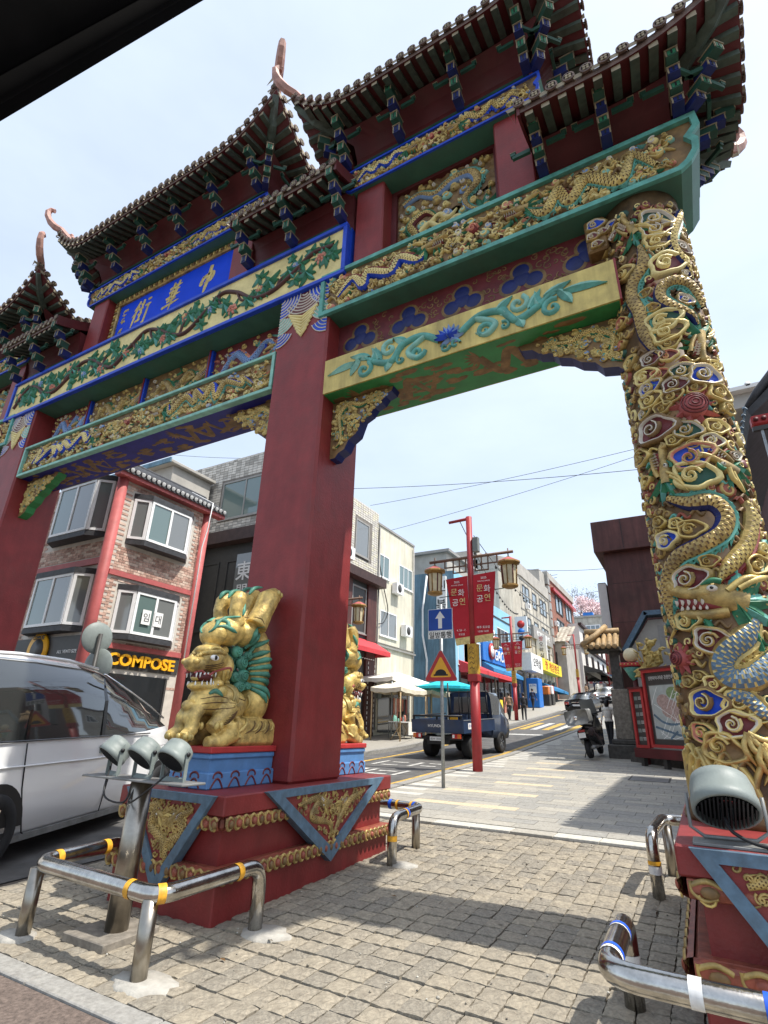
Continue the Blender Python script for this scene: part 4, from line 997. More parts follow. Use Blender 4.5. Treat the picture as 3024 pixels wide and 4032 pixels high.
# ------------------------------------------------------------------ side bays
def side_bay(mir):
    f = mirx if mir else (lambda x: x)
    def bx(b, x0, x1, *a): x0, x1 = f(x0), f(x1); b.box(min(x0,x1), max(x0,x1), *a)
    # green-rimmed dragon beam running on over the dragon column
    gb = lobed_beam('dragon_beam', -3.62, .93, 6.475, 7.19, 4.40, 5.30, 'teal', 'gold_brown', 17, 2, False, True, .06, .05, 'gold_brown', mir, 'green_beam', .065)
    # recessed panel with clover windows
    b = MB(); bx(b, -3.49, .1, 4.72, 4.98, 5.74, 6.48, 'maroon'); cp = b.build('clover_panel', gate)
    rr = random.Random(9); W_ = 3.4; cv = MB()
    Mq = lambda s, t, h: (f(-3.45+s), 4.719-h, 5.75+t)
    for k in range(5):
        cx_, cz_ = .32+k*.72, .40; rl = MB()
        for dx, dz in ((0,.13),(-.14,-.04),(.14,-.04)):
            dome(rl, Mq, cx_+dx, cz_+dz, .135, .135, .010, 'gold_brown', 1., 16)
        for dx, dz in ((0,.13),(-.14,-.04),(.14,-.04),(0,.02)): dome(rl, Mq, cx_+dx, cz_+dz, .105, .105, .012, 'blue_dark', 1., 16, .004)
        rl.build('clover_window', cp)
        for j in range(26):
            x, y = cx_+.36+rr.uniform(-.2,.2), rr.uniform(.08,.68); curl(cv, Mq, x, y, rr.uniform(.035,.06), 1.0, .007, .006, 'gold_brown', 1., rr.uniform(0,6), rr.choice((-1,1)), .001)
    cv.build('scroll_painting', cp, kind='stuff')
    # yellow lintel with teal scrollwork and lotus
    b = MB(); bx(b, -3.485, -.02, 4.47, 5.24, 5.24, 5.745, 'yellow_beam'); bx(b, -.02, .0, 4.465, 5.24, 5.235, 5.75, 'red_paint'); lt = b.build('lintel', gate)
    q = MB(); bx(q, -3.48, -.03, 4.49, 5.22, 5.232, 5.241, 'green_soffit')
    Mu = lambda s, t, h: (f(-3.48+s), 4.5+t, 5.2315-h)
    paint_clouds(q, Mu, 3.4, .7, random.Random(12), 'gold_brown', 46, .11); q.build('painted_soffit', lt)
    rl = MB(); Mq = lambda s, t, h: (f(-1.76+s), 4.469-h, 5.49+t)
    for sg in (-1,1):
        S = lambda pts: [(sg*a, c) for a, c in pts]
        stroke(rl, Mq, spl(S([(.12,-.03),(.35,.12),(.6,.08),(.75,-.10),(.98,-.02),(1.15,.10),(1.35,.02)]),8), .044, .042, 'teal', 1., True, 7)
        stroke(rl, Mq, spl(S([(.30,.10),(.52,-.04),(.42,-.16),(.30,-.10)]),8), .036, .04, 'teal_light', 1., True, 7)
        curl(rl, Mq, sg*.40, -.10, .095, 1.3, .028, .035, 'teal', 1., 0, sg); curl(rl, Mq, sg*.78, .10, .11, 1.3, .030, .035, 'teal_light', 1., 1, -sg); curl(rl, Mq, sg*1.12, -.09, .11, 1.3, .03, .035, 'teal', 1., 1, sg); curl(rl, Mq, sg*.62, -.12, .06, 1.2, .016, .03, 'teal', 1., 2, -sg)
        for x, y, a, L_ in ((.55,.09,.9,.20),(.75,-.08,-.9,.14),(.9,-.03,1.3,.22),(1.05,.06,.6,.26),(1.2,.08,-.8,.2),(1.25,.05,.1,.36),(1.0,-.02,2.0,.18),(.65,.02,2.2,.15)):
            leaf(rl, Mq, sg*x, y, a if sg > 0 else pi-a, L_*1.15, .055, .042, 'teal', 1., -.5*sg, 0, 'teal_light')
    for k in range(9): a = pi*k/8; leaf(rl, Mq, 0, -.05, a, .17, .036, .05, 'blue_pale', 1., 0, .005*k, 'blue')
    for k in range(5): a = .5+2.1*k/4; leaf(rl, Mq, 0, -.06, a, .12, .035, .06, 'blue', 1., 0, .02, 'blue_pale')
    dome(rl, Mq, 0, .0, .03, .03, .07, 'blue', 1.); 
    for sg in (-1,1): leaf(rl, Mq, 0, -.05, -pi/2+sg*1.0, .14, .04, .04, 'blue_pale'); curl(rl, Mq, sg*.06, -.15, .06, 1.1, .016, .03, 'teal', 1., 0, sg)
    rl.build('scroll_relief', lt)
    # spandrel brackets under the lintel
    def spandrel(name, xa, sgn, ztop, Wd, Hd, y0_, y1_, edge, par):
        prof = [(0,0),(Wd,0),(Wd*.97,-.06),(Wd*.86,-.09),(Wd*.80,-.16),(Wd*.68,-.20),(Wd*.62,-.28),(Wd*.5,-.33),(Wd*.42,-Hd*.66),(Wd*.30,-Hd*.74),(Wd*.24,-Hd*.88),(.12,-Hd*.93),(.08,-Hd),(0,-Hd)]
        b = MB(); b.prism(prof, lambda a, c: (f(xa+sgn*a), y0_, ztop+c), lambda a, c: (f(xa+sgn*a), y1_, ztop+c), edge, 'gold_brown')
        o = b.build(name, par); rl = MB(); Mq = lambda s, t, h: (f(xa+sgn*s), y0_-.001-h, ztop+t); rr = random.Random(int(Wd*100))
        P = spl([(Wd*.75,-.07),(Wd*.5,-.14),(Wd*.3,-.08),(.12,-.22),(.16,-Hd*.7),(.07,-Hd*.85)],8); body(rl, Mq, P, .035, .035, 1., 'gold_bright','gold_dark','green',None,.035)
        for _ in range(260):
            x, y = rr.uniform(.03,Wd*.9), -rr.uniform(.04,Hd*.92)
            lim = -.02-Hd*(1-x/Wd)**.8
            if y < lim+.05: continue
            c = rr.choice(('gold','gold_bright','cream_yellow','gold','blue_pale','teal')); r_ = rr.uniform(.018,.04)
            dome(rl, Mq, x, y, r_*1.2, r_*.8, .02, c, 1., 7); curl(rl, Mq, x, y, r_, 1.1, r_*.2, .014, 'gold_bright', 1., rr.uniform(0,6), 1, .014)
        rl.build('spandrel_relief', o)
    spandrel('spandrel', -3.478, 1, 5.228, .88, .80, 4.70, 4.86, 'blue_dark', gate); spandrel('spandrel', -.02, -1, 5.228, 1.05, .62, 4.70, 4.86, 'blue_dark', gate)
    # posts, openwork dragon panel and upper frieze
    for x0 in (-3.18, -1.11):
        b = MB(); bx(b, x0, x0+.46, 4.5, 5.2, 7.18, 8.70, 'red_paint', .02); b.build('post', gate)
    fr = MB()
    bx(fr, -2.72, -1.11, 4.74, 4.96, 8.60, 8.70, 'red_dark'); bx(fr, -2.72, -2.64, 4.742, 4.96, 7.19, 8.60, 'red_dark'); bx(fr, -1.19, -1.11, 4.742, 4.96, 7.19, 8.60, 'red_dark'); pn = fr.build('openwork_panel', gate)
    rl = MB(); Mq = lambda s, t, h: (f(-2.64+s), 4.80-h, 7.19+t); W_, H_ = 1.45, 1.41; rr = random.Random(41)
    # openwork ground: carved sheet with holes left between its cells
    G = 26; hole = lambda u, v: any((u-a)**2/.0035+(v-b)**2/.0022 < 1 for a, b in ((.60,.46),(.38,.40),(.72,.30),(.16,.22),(.85,.55)))
    vs = []; fs = []
    for i in range(G+1):
        for j in range(G+1): vs.append(Mq(W_*i/G, H_*j/G, .02*sin(i*1.9)*cos(j*1.7)))
    for i in range(G+1):
        for j in range(G+1): vs.append(Mq(W_*i/G, H_*j/G, -.10))
    kk = G+1; oo = kk*kk
    for i in range(G):
        for j in range(G):
            if hole((i+.5)/G, (j+.5)/G): continue
            fs.append((i*kk+j,(i+1)*kk+j,(i+1)*kk+j+1,i*kk+j+1)); fs.append((oo+i*kk+j,oo+i*kk+j+1,oo+(i+1)*kk+j+1,oo+(i+1)*kk+j))
    rl.add(vs, fs, 'gold_brown')
    P = spl([(.1,1.15),(.35,1.22),(.6,1.08),(.85,1.2),(1.12,1.18),(1.2,.95),(1.02,.75),(1.1,.52),(1.3,.42)],8); body(rl, Mq, P, .075, .07, 1., 'gold','gold_dark','teal','blue_pale',.05); head(rl, Mq, 1.25,.42,-2.6,.34,.05,1.,'gold','green')
    P2 = spl([(.12,.2),(.3,.45),(.22,.7),(.45,.82),(.62,.62)],8); body(rl, Mq, P2, .065, .06, 1., 'gold_bright','gold_dark','green','maroon',.05); head(rl, Mq, .2,.22,-1.2,.26,.045,1.,'gold','blue_pale')
    for x, y in ((.55,.5),(.7,.58),(.95,.4),(.35,.3),(.6,.3)): stroke(rl, Mq, spl([(x-.2,y),(x-.05,y+.1),(x+.08,y-.02),(x+.2,y+.08)],6), .04, .05, 'cream_yellow', 1., True, 7)
    scatter_clouds(rl, Mq, W_, H_, rr, .035, .085, 420, .06, [(p[0],p[1],.06) for p in P[::5]+P2[::5]]+[(.60*W_,.46*H_,.06),(.38*W_,.40*H_,.05)], simple=True, cols=CLOUDC+[('teal_light','cream_yellow','teal'),('blue_pale','white_paint','blue')])
    rl.build('openwork_relief', pn)
    lobed_beam('upper_frieze', -3.40, -.46, 8.66, 9.12, 4.42, 5.25, 'blue', 'gold_brown', 23, 2, True, True, .035, .03, 'gold_brown', mir, 'green_beam')
    roof(-4.0, .13, 1.04, 9.80, .72, True, True, -3.40, -.50, 9.125, mir)
    if not mir: roof(-.64, 1.43, 1.04, 7.60, .52, False, True, -.62, .90, 7.195)
side_bay(False); side_bay(True)
def spand_center(sg):
    f = (lambda x: x) if sg < 0 else mirx
    prof = [(0,0),(1.0,0),(.95,-.07),(.84,-.10),(.78,-.18),(.64,-.22),(.58,-.31),(.45,-.36),(.38,-.48),(.24,-.55),(.2,-.66),(.08,-.72),(0,-.74)]
    b = MB(); b.prism(prof, lambda a, c: (f(NX-.44-a), 4.70, 5.602+c), lambda a, c: (f(NX-.44-a), 4.86, 5.602+c), 'green_soffit' if sg > 0 else 'blue_dark', 'gold_brown'); o = b.build('spandrel', gate)
    rl = MB(); Mq = lambda s, t, h: (f(NX-.44-s), 4.699-h, 5.602+t); rr = random.Random(66)
    body(rl, Mq, spl([(.8,-.07),(.55,-.16),(.35,-.08),(.14,-.25),(.2,-.42),(.06,-.6)],8), .04, .035, 1., 'gold_bright','gold_dark','teal',None,.04)
    for _ in range(240):
        x, y = rr.uniform(.03,.9), -rr.uniform(.04,.7)
        if y < -.74*(1-x)**.85+.03: continue
        c = rr.choice(('gold','gold_bright','cream_yellow','gold','blue_pale')); r_ = rr.uniform(.02,.045); dome(rl, Mq, x, y, r_*1.2, r_*.8, .02, c, 1., 7); curl(rl, Mq, x, y, r_, 1.1, r_*.2, .014, 'gold_bright', 1., rr.uniform(0,6), 1, .014)
    rl.build('spandrel_relief', o)
spand_center(-1); spand_center(1)
# ------------------------------------------------------------------ dragon column
DX, DY, DR = .275, 4.85, .38
core = MB(); core.lathe([(.48,.855),(.48,.90),(.44,.97),(.40,1.05),(DR,1.2),(DR,6.48)], 'gold_dark', 40, (DX,DY,0)); dc = core.build('dragon_column', gate)
MC = cyl(DX, DY, DR)
def colpix(px, py, r=.415):
    d = ray(px, py); a = d.x*d.x+d.y*d.y; b_ = -2*(d.x*DX+d.y*DY); c = DX*DX+DY*DY-r*r; q = b_*b_-4*a*c
    t = (-b_-sqrt(max(0,q)))/(2*a); x, y, z = d.x*t, d.y*t, d.z*t+CAMZ
    return atan2(x-DX, -(y-DY)), z, t*d.length
z_1 = lambda x, y: (2300+.4748*x, 850+.4748*y); z_2 = lambda x, y: (2400+.4068*x, 1800+.4068*y); z_3 = lambda x, y: (2500+.3164*x, 2600+.3164*y)
K = .415
paths = [
 (z_1, [(460,250),(485,400),(400,560),(390,680),(450,800),(490,950),(560,1090),(640,1150)], .072, 'gold', 'teal', 'blue_dark', -1),
 (z_1, [(800,-40),(770,60),(735,170),(760,290),(860,420),(905,530)], .055, 'gold_bright', 'teal', 'blue_dark', 1),
 (z_1, [(985,760),(900,590),(760,530),(640,590),(640,690),(760,760),(900,820),(950,900)], .060, 'gold', 'teal', 'blue_dark', 1),
 (z_2, [(560,400),(760,440),(1000,430),(1130,560),(1080,720),(870,850),(650,970),(560,1150),(560,1350),(590,1550),(640,1690)], .072, 'gold', 'teal', 'blue_dark', 1),
 (z_2, [(1330,420),(1390,580),(1350,820),(1220,990),(1100,1130),(1050,1230)], .062, 'gold_bright', 'red_paint', 'gold', -1),
 (z_2, [(1420,1580),(1320,1730),(1130,1880),(1080,2040),(1200,2160),(1430,2130),(1534,1990),(1600,1850)], .085, 'blue_grey', 'gold_bright', 'gold', 1),
 (z_3, [(1150,420),(1380,480),(1560,640),(1700,760)], .06, 'blue_grey', 'gold_bright', 'gold', 1)]
avoid = []
for z_, pts, w_, m1, fin, bel, e in paths:
    P = [colpix(*z_(*p))[:2] for p in pts]; P = spl(P, 12)
    body(core2 := MB(), MC, P, w_, .062, K, m1, 'gold_dark' if m1 != 'blue_grey' else 'gold_bright', fin, bel, .050, (.15,.2))
    core2.build('dragon_body', dc); avoid += [(p[0], p[1], w_*1.15) for p in P[::3]]
for z_, x, y, ang, s, fl in ((z_1,400,130,2.1,.24,-1),(z_1,960,1000,-1.9,.25,1),(z_2,520,190,1.7,.26,-1),(z_2,1180,1400,pi-.1,.42,-1),(z_2,1180,90,2.4,.24,1)):
    a, t, d = colpix(*z_(x, y)); h_ = MB(); head(h_, MC, a, t, ang, s, .05, K, 'gold', 'green', fl); h_.build('dragon_head', dc); avoid.append((a+.5*s*cos(ang)/K, t+.5*s*sin(ang), s*.5))
for z_, x, y, rp_ in ((z_1,910,1570,100),(z_2,690,1950,70)):
    a, t, d = colpix(*z_(x, y)); r_ = rp_*(.4748 if z_ is z_1 else .4068)*d/FPX; pe = MB()
    for i in range(9): leaf(pe, MC, a, t, i*.7, r_*1.9, r_*.28, .05, 'red_pink', K, .5)
    dome(pe, MC, a, t, r_, r_, .10, 'red_pink', K, 18)
    for q in range(1,5): stroke(pe, MC, [(a+r_*q/5*cos(j*.42)/K, t+r_*q/5*sin(j*.42)) for j in range(16)], r_*.035, .015, 'maroon', K, False, 3, .098-.02*(q/4)**2*1.4)
    pe.build('flaming_pearl', dc); avoid.append((a, t, r_*1.1))
CL = [(z_1,[(590,25,105,1),(595,105,100,0),(610,205,90,3),(630,280,72,1),(690,390,120,0),(815,265,70,0),(320,480,75,3),(500,640,42,4),(650,865,115,1),(690,955,115,3),(705,1045,70,4),(550,1185,80,0),(690,1150,60,0),(370,1220,62,1),(500,1330,85,0),(620,1310,62,0),(535,1430,85,2),(540,1525,85,3),(745,1400,88,0),(805,1280,80,1),(1000,1320,115,2),(920,1420,62,4),(720,1495,72,4),(640,1590,60,4),(490,1640,52,1),(580,1770,145,0),(850,1770,95,1),(1100,1745,80,3),(740,1855,60,3),(1060,1865,78,0),(900,1890,45,4),(890,1990,140,2),(910,2145,140,1),(465,2010,88,4),(210,90,50,2),(160,310,50,0),(240,165,40,0),(135,170,40,0),(300,890,58,0),(300,1075,48,0),(1130,1470,95,4),(840,690,58,2),(560,760,48,4),(1090,1240,58,3),(1300,1850,55,0),(1260,1990,55,1),(850,480,45,1),(1200,1600,60,4)]),
 (z_2,[(470,630,68,4),(540,800,108,2),(640,640,66,3),(780,690,105,4),(760,1180,150,0),(955,1000,72,4),(740,1585,105,1),(985,1770,145,0),(1440,1040,105,4),(340,240,70,3),(1500,880,60,1),(1350,1200,70,4),(330,480,50,4)]),
 (z_3,[(990,290,110,0),(880,530,200,2),(1310,540,160,3),(1245,800,175,0),(840,900,130,1),(1080,1090,190,4),(1540,690,90,3),(660,260,80,4),(800,190,70,4)])]
sc_ = {0:.4748,1:.4068,2:.3164}
rr = random.Random(2)
for gi, (z_, ls) in enumerate(CL):
    for x, y, rp_, ci in ls:
        a, t, d = colpix(*z_(x, y)); r_ = rp_*sc_[gi]*d/FPX*.92
        cc_ = CLOUDC[ci]; cc_ = (rr.choice(('gold','gold','gold_bright','cream_yellow','gold_brown')) if ci < 3 else cc_[0], rr.choice(('white_paint','white_paint','cream_yellow','pink_flower')) if ci < 3 else cc_[1], cc_[2])
        c = MB(); cloud(c, MC, a, t, r_, rr.uniform(-.35,.35), *cc_, .035+.22*r_, K, 0, rr.choice((-1,1)), 24, rr.choice((1,-1)), r_ > .07); c.build('cloud_motif', dc)
        avoid.append((a, t, r_*.85))
fill = MB(); scatter_clouds(fill, MC, 2*pi, 5.2, rr, .035, .085, 9000, .04, avoid, K, [('gold','gold_brown','x'),('gold_brown','gold','x'),('moulding','gold','x'),('gold_brown','cream_yellow','x'),('maroon','cream_yellow','x'),('green_dark','cream_yellow','x')], 0., -pi, 1.15, 12, True)
for k in range(900):
    a, t = rr.uniform(-pi,pi), rr.uniform(1.1,6.3); stroke(fill, MC, spl([(a-.14,t),(a-.04,t+.03),(a+.05,t-.02),(a+.15,t+.015)],4), .014, .03, rr.choice(('gold','gold_brown','gold_brown','gold_dark','moulding','teal')), K, True)
fill.build('cloud_relief', dc, kind='stuff')
wv = MB()        # gilded waves at the foot
for k in range(70):
    a = -pi+2*pi*k/70; r0 = rr.uniform(.25,.55); s_ = rr.choice((-1,1))
    stroke(wv, cyl(DX,DY,.385), spl([(a,.90),(a+.10*s_,1.0+r0*.3),(a+.28*s_,1.02+r0*.6),(a+.42*s_,.98+r0*.5)],5), .022, .05, 'gold_bright' if k%3 else 'gold', .4, True, 7)
for k in range(5): a, t, d = colpix(*z_3(1400+k*40, 900+k*30)); claw(wv, MC, a+k*.12, t-.05*k, -1.2, .2, .09, K, 'gold_bright')
wv.build('wave_relief', dc)
cb = MB(); cb.box(-.24, -.03, 4.56, 5.12, 6.02, 6.47, 'gold_brown', .02); Mq = flat(-.23, 4.558, 6.03)
for x, y, r_, c in ((.10,.33,.085,2),(.06,.18,.06,0),(.16,.2,.05,0),(.09,.06,.055,0)): cloud(cb, Mq, x, y, r_, 0, *CLOUDC[c], .03)
cb.build('cloud_bracket', dc)
# ------------------------------------------------------------------ stone lions, gilded
zL = lambda x, y: (700+.3391*x, 2250+.3391*y)
LX = -3.92
def LP(x, y, X=-3.80): p = onx(*zL(x, y), X); return p.y, p.z
k_ = lambda px: px*.3391*5.35/FPX          # zoom pixels to metres at the lion
def remesh(mb, name, voxel, matname, smooth=2):
    me = mb.mesh('tmp'); o = bpy.data.objects.new('tmp', me); COL.objects.link(o)
    md = o.modifiers.new('r', 'REMESH'); md.mode = 'VOXEL'; md.voxel_size = voxel; md.use_smooth_shade = True
    sm = o.modifiers.new('s', 'SMOOTH'); sm.factor = .6; sm.iterations = smooth
    dg = bpy.context.evaluated_depsgraph_get(); dg.update(); out = bpy.data.meshes.new_from_object(o.evaluated_get(dg)); out.name = name
    bpy.data.objects.remove(o); out.materials.clear(); out.materials.append(MATS[matname])
    for p in out.polygons: p.use_smooth = True; p.material_index = 0
    return out
mat('lion_gold', (.66,.47,.15), .42, metal=.22, var=.32, scale=12, bump=.45, bscale=45, dirt=.7)
mat('lion_green', (.075,.27,.19), .5, var=.3, scale=9, dirt=.35)
rr_ = random.Random(77)
def lion(ymap, label, zoff=0.):
    t = thing('guardian_lion', label, 'statue', (LX, ymap(4.0), .86), 'gilded lions at the foot of the red pillar')
    Y = ymap
    b = MB()
    def E(x, y, ry, rz, rx, dx=0., rot=0., both=False):
        yy, zz = LP(x, y); m_ = Matrix.Rotation(rot, 3, 'X') if rot else None
        for s in ((1,-1) if both else (1,)): b.ell((LX+dx*s, yy, zz), (rx, k_(ry), k_(rz)), 'lion_gold', 16, 12, m_)
    def Lm(pts, rad, dx, both=True):
        for s in ((1,-1) if both else (1,)):
            b.tube([(LX+(d if d is not None else dx)*s, *LP(x, y)) for x, y, d in pts], [k_(r) for r in rad], 'lion_gold', 12)
    E(1000,1080,150,420,.17); E(960,1500,190,260,.18); y0_, z0_ = LP(1095,2045); y1_, z1_ = LP(640,1700); b.box(LX-.19,LX+.19,min(y0_,y1_),max(y0_,y1_),z0_,z1_,'lion_gold',.05); E(760,1900,150,190,.17)      # back and rump block against the pillar
    E(500,1010,205,140,.15); E(320,1070,120,85,.115); E(610,1110,120,150,.14); E(270,1050,70,60,.08); E(480,920,170,70,.13)          # skull, muzzle, cheek
    E(385,1335,165,52,.115); E(520,1300,90,55,.12)                                     # lower jaw
    E(460,1500,230,150,.155); E(620,1480,190,150,.16); E(720,1560,150,170,.16)                  # chest
    E(660,690,240,165,.18); E(850,720,190,150,.17); E(520,720,120,140,.15)                      # haunch ball above
    Lm([(700,620,.10),(690,430,.11),(720,330,.10),(760,260,.09)], [95,80,90,70], .1); Lm([(900,640,.12),(980,470,.13),(1040,330,.13),(1130,270,.12)], [140,125,135,95], .1)      # raised hind legs
    Lm([(600,1560,.13),(520,1680,.14),(430,1760,.14),(360,1830,.14)], [120,105,80,70], .13); Lm([(560,1760,.15),(560,1900,.16),(430,1980,.16),(300,1990,.15)], [110,115,80,60], .14)
    Lm([(330,1560,.05),(230,1700,.06),(200,1850,.07),(90,1935,.09)], [80,75,70,60], .06)
    E(235,1560,60,60,.07); E(235,1700,75,75,.08)
    me = remesh(b, 'body', .011, 'lion_gold', 2)
    if ymap(4) != 4.0:
        for v in me.vertices: v.co.y = ymap(v.co.y)
        me.flip_normals()
    o = bpy.data.objects.new('body', me); COL.objects.link(o); o.parent = t; o.location = -Vector(t.location)
    from mathutils.bvhtree import BVHTree
    bv = BVHTree.FromPolygons([v.co.copy() for v in me.vertices], [tuple(p.vertices) for p in me.polygons])
    def on(x, y, s, lift=0.):
        """point on the carved flank seen at zoom pixel x, y; s = +1 right side, -1 left side"""
        yy, zz = LP(x, y); hit = bv.ray_cast(Vector((LX+s*.8, Y(yy), zz)), Vector((-s,0,0)), 1.5)
        return (hit[0]+Vector((s*lift,0,0))) if hit[0] is not None and (hit[0].x-LX)*s > -.05 else Vector((LX+s*.06, Y(yy), zz))
    def line(name, pts, rad, m_, s, lift=.0, n=6, sides=6):
        P = spl(pts, n); Q = [on(x, y, s, lift) for x, y in P]; k = len(Q)
        rs_ = [lerp(rad[min(int(i/(k-1)*(len(rad)-1)), len(rad)-2)], rad[min(int(i/(k-1)*(len(rad)-1))+1, len(rad)-1)], (i/(k-1)*(len(rad)-1))%1 if i < k-1 else 1) for i in range(k)]
        b_ = MB(); b_.tube(Q, rs_, m_, sides); return b_.build(name, t)
    for s in (1,-1):
        for x, y, r in ((735,930,70),(690,1010,56),(800,1060,84),(700,1110,58),(805,1215,86),(715,1225,62),(760,1335,78),(845,1330,52),(860,980,56)):
            c = on(x, y, s, -.005); m_ = MB(); m_.ell(c, (.042, k_(r), k_(r*.92)), 'lion_green', 14, 10); a0 = rr_.uniform(0,6)
            m_.tube([c+Vector((s*(.036+.010*i/18.), k_(r)*.72*(1-i/19.)*cos(a0+i*.72), k_(r)*.66*(1-i/19.)*sin(a0+i*.72))) for i in range(19)], [.010*(1-.4*i/19) for i in range(19)], 'lion_green', 6); m_.build('mane_curl', t)
        for i in range(10):
            x, y = lerp(850,900,i/9)+(45 if 1 < i < 8 else 0), lerp(790,1400,i/9); a = lerp(1.3,-.95,i/9); L_ = 150+30*(i%3)
            line('mane_flame', [(x-70*cos(a)*.6,y+70*sin(a)*.6),(x+L_*.4*cos(a+.2),y-L_*.4*sin(a+.2)),(x+L_*cos(a-.1),y-L_*sin(a-.1))], [.016,.030,.003], 'lion_green', s, .008)
        for P in ([(430,700),(500,600),(590,540),(680,530)],[(470,640),(540,640),(600,690),(640,720)],[(500,560),(570,580),(560,650),(510,640)],[(700,520),(730,440),(760,380)],[(640,300),(690,230),(780,215)],[(880,260),(940,190),(1040,180)]): line('painted_swirl', P, [.008,.022,.020,.004], 'lion_green', s, .002)
        c = on(420,1003,s,.004); m_ = MB(); m_.ell(c, (.020,k_(58),k_(30)), 'text_white', 14, 10); ey = m_.build('eye', t); m_ = MB(); m_.ell(c+Vector((s*.012,0,0)), (.012,k_(24),k_(24)), 'black', 12, 8); m_.build('pupil', ey)
        line('brow', [(290,985),(360,945),(460,930),(540,965)], [.010,.022,.022,.010], 'lion_gold', s, .010)
        line('brow_curl', [(380,925),(420,890),(470,890),(480,925),(440,930)], [.008,.014,.014,.010,.006], 'gold_bright', s, .006)
        m_ = MB(); m_.ell(on(615,915,s,.0), (.035,k_(52),k_(46)), 'lion_gold', 12, 8); m_.build('ear', t)
        m_ = MB(); m_.ell(on(262,1040,s,-.01), (.032,k_(40),k_(34)), 'lion_gold', 12, 8); m_.build('nostril', t)
        for q in range(3): line('cheek_line', [(330+q*12,1095+q*22),(420+q*10,1088+q*20),(520,1060+q*24)], [.003,.006,.003], 'gold_dark', s, .001)
        line('lip', [(250,1175),(330,1150),(400,1205),(500,1150),(590,1120),(610,1170)], [.008,.012,.012,.012,.010,.006], 'red_pink', s, .004)
        for q in range(6):
            big = q == 2; a_ = on(275+q*44, 1188, s, -.004); m_ = MB(); m_.tube([a_+Vector((0,0,.012)), a_-Vector((0,0,k_(66 if big else 36)))], [.014 if big else .010,.003], 'text_white', 7); m_.build('tooth', t)
            big = q == 3; a_ = on(270+q*44, 1312, s, -.006); m_ = MB(); m_.tube([a_-Vector((0,0,.006)), a_+Vector((0,0,k_(60 if big else 34)))], [.013 if big else .010,.003], 'text_white', 7); m_.build('tooth', t)
        for q in range(4):
            for (x, y, r_) in ((285+q*44,1800-abs(q-1.5)*8,26),(62+q*28,1915+q*4,20),(1090+q*30,262+q*26,24)): m_ = MB(); m_.ell(on(x,y,s,.004), (.024,k_(r_),k_(r_*1.5)), 'gold_bright', 9, 7); m_.build('claw', t)
        line('rope', [(850,1440),(845,1560),(790,1680),(715,1790),(640,1870),(600,1930)], [.017]*6, 'gold_bright', s, .006, 6, 8)
        for q in range(3): line('beard_lock', [(545+q*30,1160),(570+q*28,1260),(635+q*20,1370),(610+q*24,1490),(560+q*30,1570)], [.010,.017,.017,.014,.004], 'gold_bright', s, .006)
        for q in range(5): line('carved_line', [(430+q*22,1790-q*30),(500+q*14,1755-q*26),(570+q*8,1690-q*20)], [.003,.006,.003], 'gold_dark', s, .0)
        for q in range(6): line('carved_line', [(720+q*56,1880-(q%2)*30),(800+q*46,1830),(850+q*40,1740)], [.003,.009,.004], 'gold_bright' if q%2 else 'gold_dark', s, .002)
        for P in ([(300,1480),(430,1450),(560,1470)],[(290,1540),(430,1520),(580,1530)],[(300,1600),(420,1600),(560,1580)],[(900,620),(880,560),(820,520)],[(1000,820),(1080,900),(1110,1040)],[(690,1470),(760,1500),(800,1440)]): line('carved_line', P, [.003,.006,.003], 'gold_dark', s, .0)
        m_ = MB(); m_.ell(on(520,1400,s,.0), (.03,k_(75),k_(58)), 'gold_bright', 12, 8); m_.build('bell', t); line('painted_swirl', [(370,1420),(440,1390),(500,1450)], [.010,.028,.008], 'lion_green', s, .002)
    c = LP(390,1228); m_ = MB(); m_.ell((LX,Y(c[0]),c[1]), (.085,k_(130),k_(50)), 'red_dark', 14, 10); m_.ell((LX,Y(LP(320,1235)[0]),LP(320,1235)[1]), (.05,k_(50),k_(30)), 'gold_bright', 10, 8); m_.build('mouth', t)
    return t
def pedestal(ymap, label):
    t = thing('lion_pedestal', label, 'pedestal', (LX, ymap(4.0), .86), 'blue lion pedestals')
    y0, y1 = sorted((ymap(3.60), ymap(4.445))); x0, x1 = LX-.24, LX+.24
    b = MB(); b.box(x0, x1, y0, y1, .861, .99, 'blue_pedestal', .01); b.box(x0+.025, x1-.025, y0+.025, y1-.01, .99, 1.09, 'blue_pedestal'); b.box(x0+.005, x1-.005, y0+.005, y1-.005, 1.09, 1.14, 'blue_pedestal', .012); b.build('block', t)
    b = MB(); b.box(x0-.008, x1+.008, y0-.008, y1-.001, 1.14, 1.192, 'red_bright', .008); b.build('rim', t)
    for side in (0,1):
        q = MB(); Mq = flatx(x1, y0, .862) if side == 0 else flat(x0, y0, .862); L_ = (y1-y0) if side == 0 else (x1-x0)
        for k in range(int(L_/.21)):
            s = .11+k*.21
            stroke(q, Mq, [(s-.07+.14*i/10, .005+.075*sin(pi*i/10)) for i in range(11)], .009, .008, 'maroon', 1., False)
            stroke(q, Mq, [(s+.05*cos(a), .095+.035*sin(a)) for a in [pi*1.1-1.2*pi*i/9 for i in range(10)]], .009, .008, 'maroon', 1., False)
        q.build('scallop_ornament', t)
idm = lambda y: y
my = lambda y: 2*4.885-y
lion(idm, 'gilded lion statue with green mane and open jaws in front of the red pillar')
lion(my, 'gilded lion statue with green mane half hidden behind the red pillar')
pedestal(idm, 'blue pedestal with red rim under the lion in front of the red pillar'); pedestal(my, 'blue pedestal with red rim behind the red pillar')
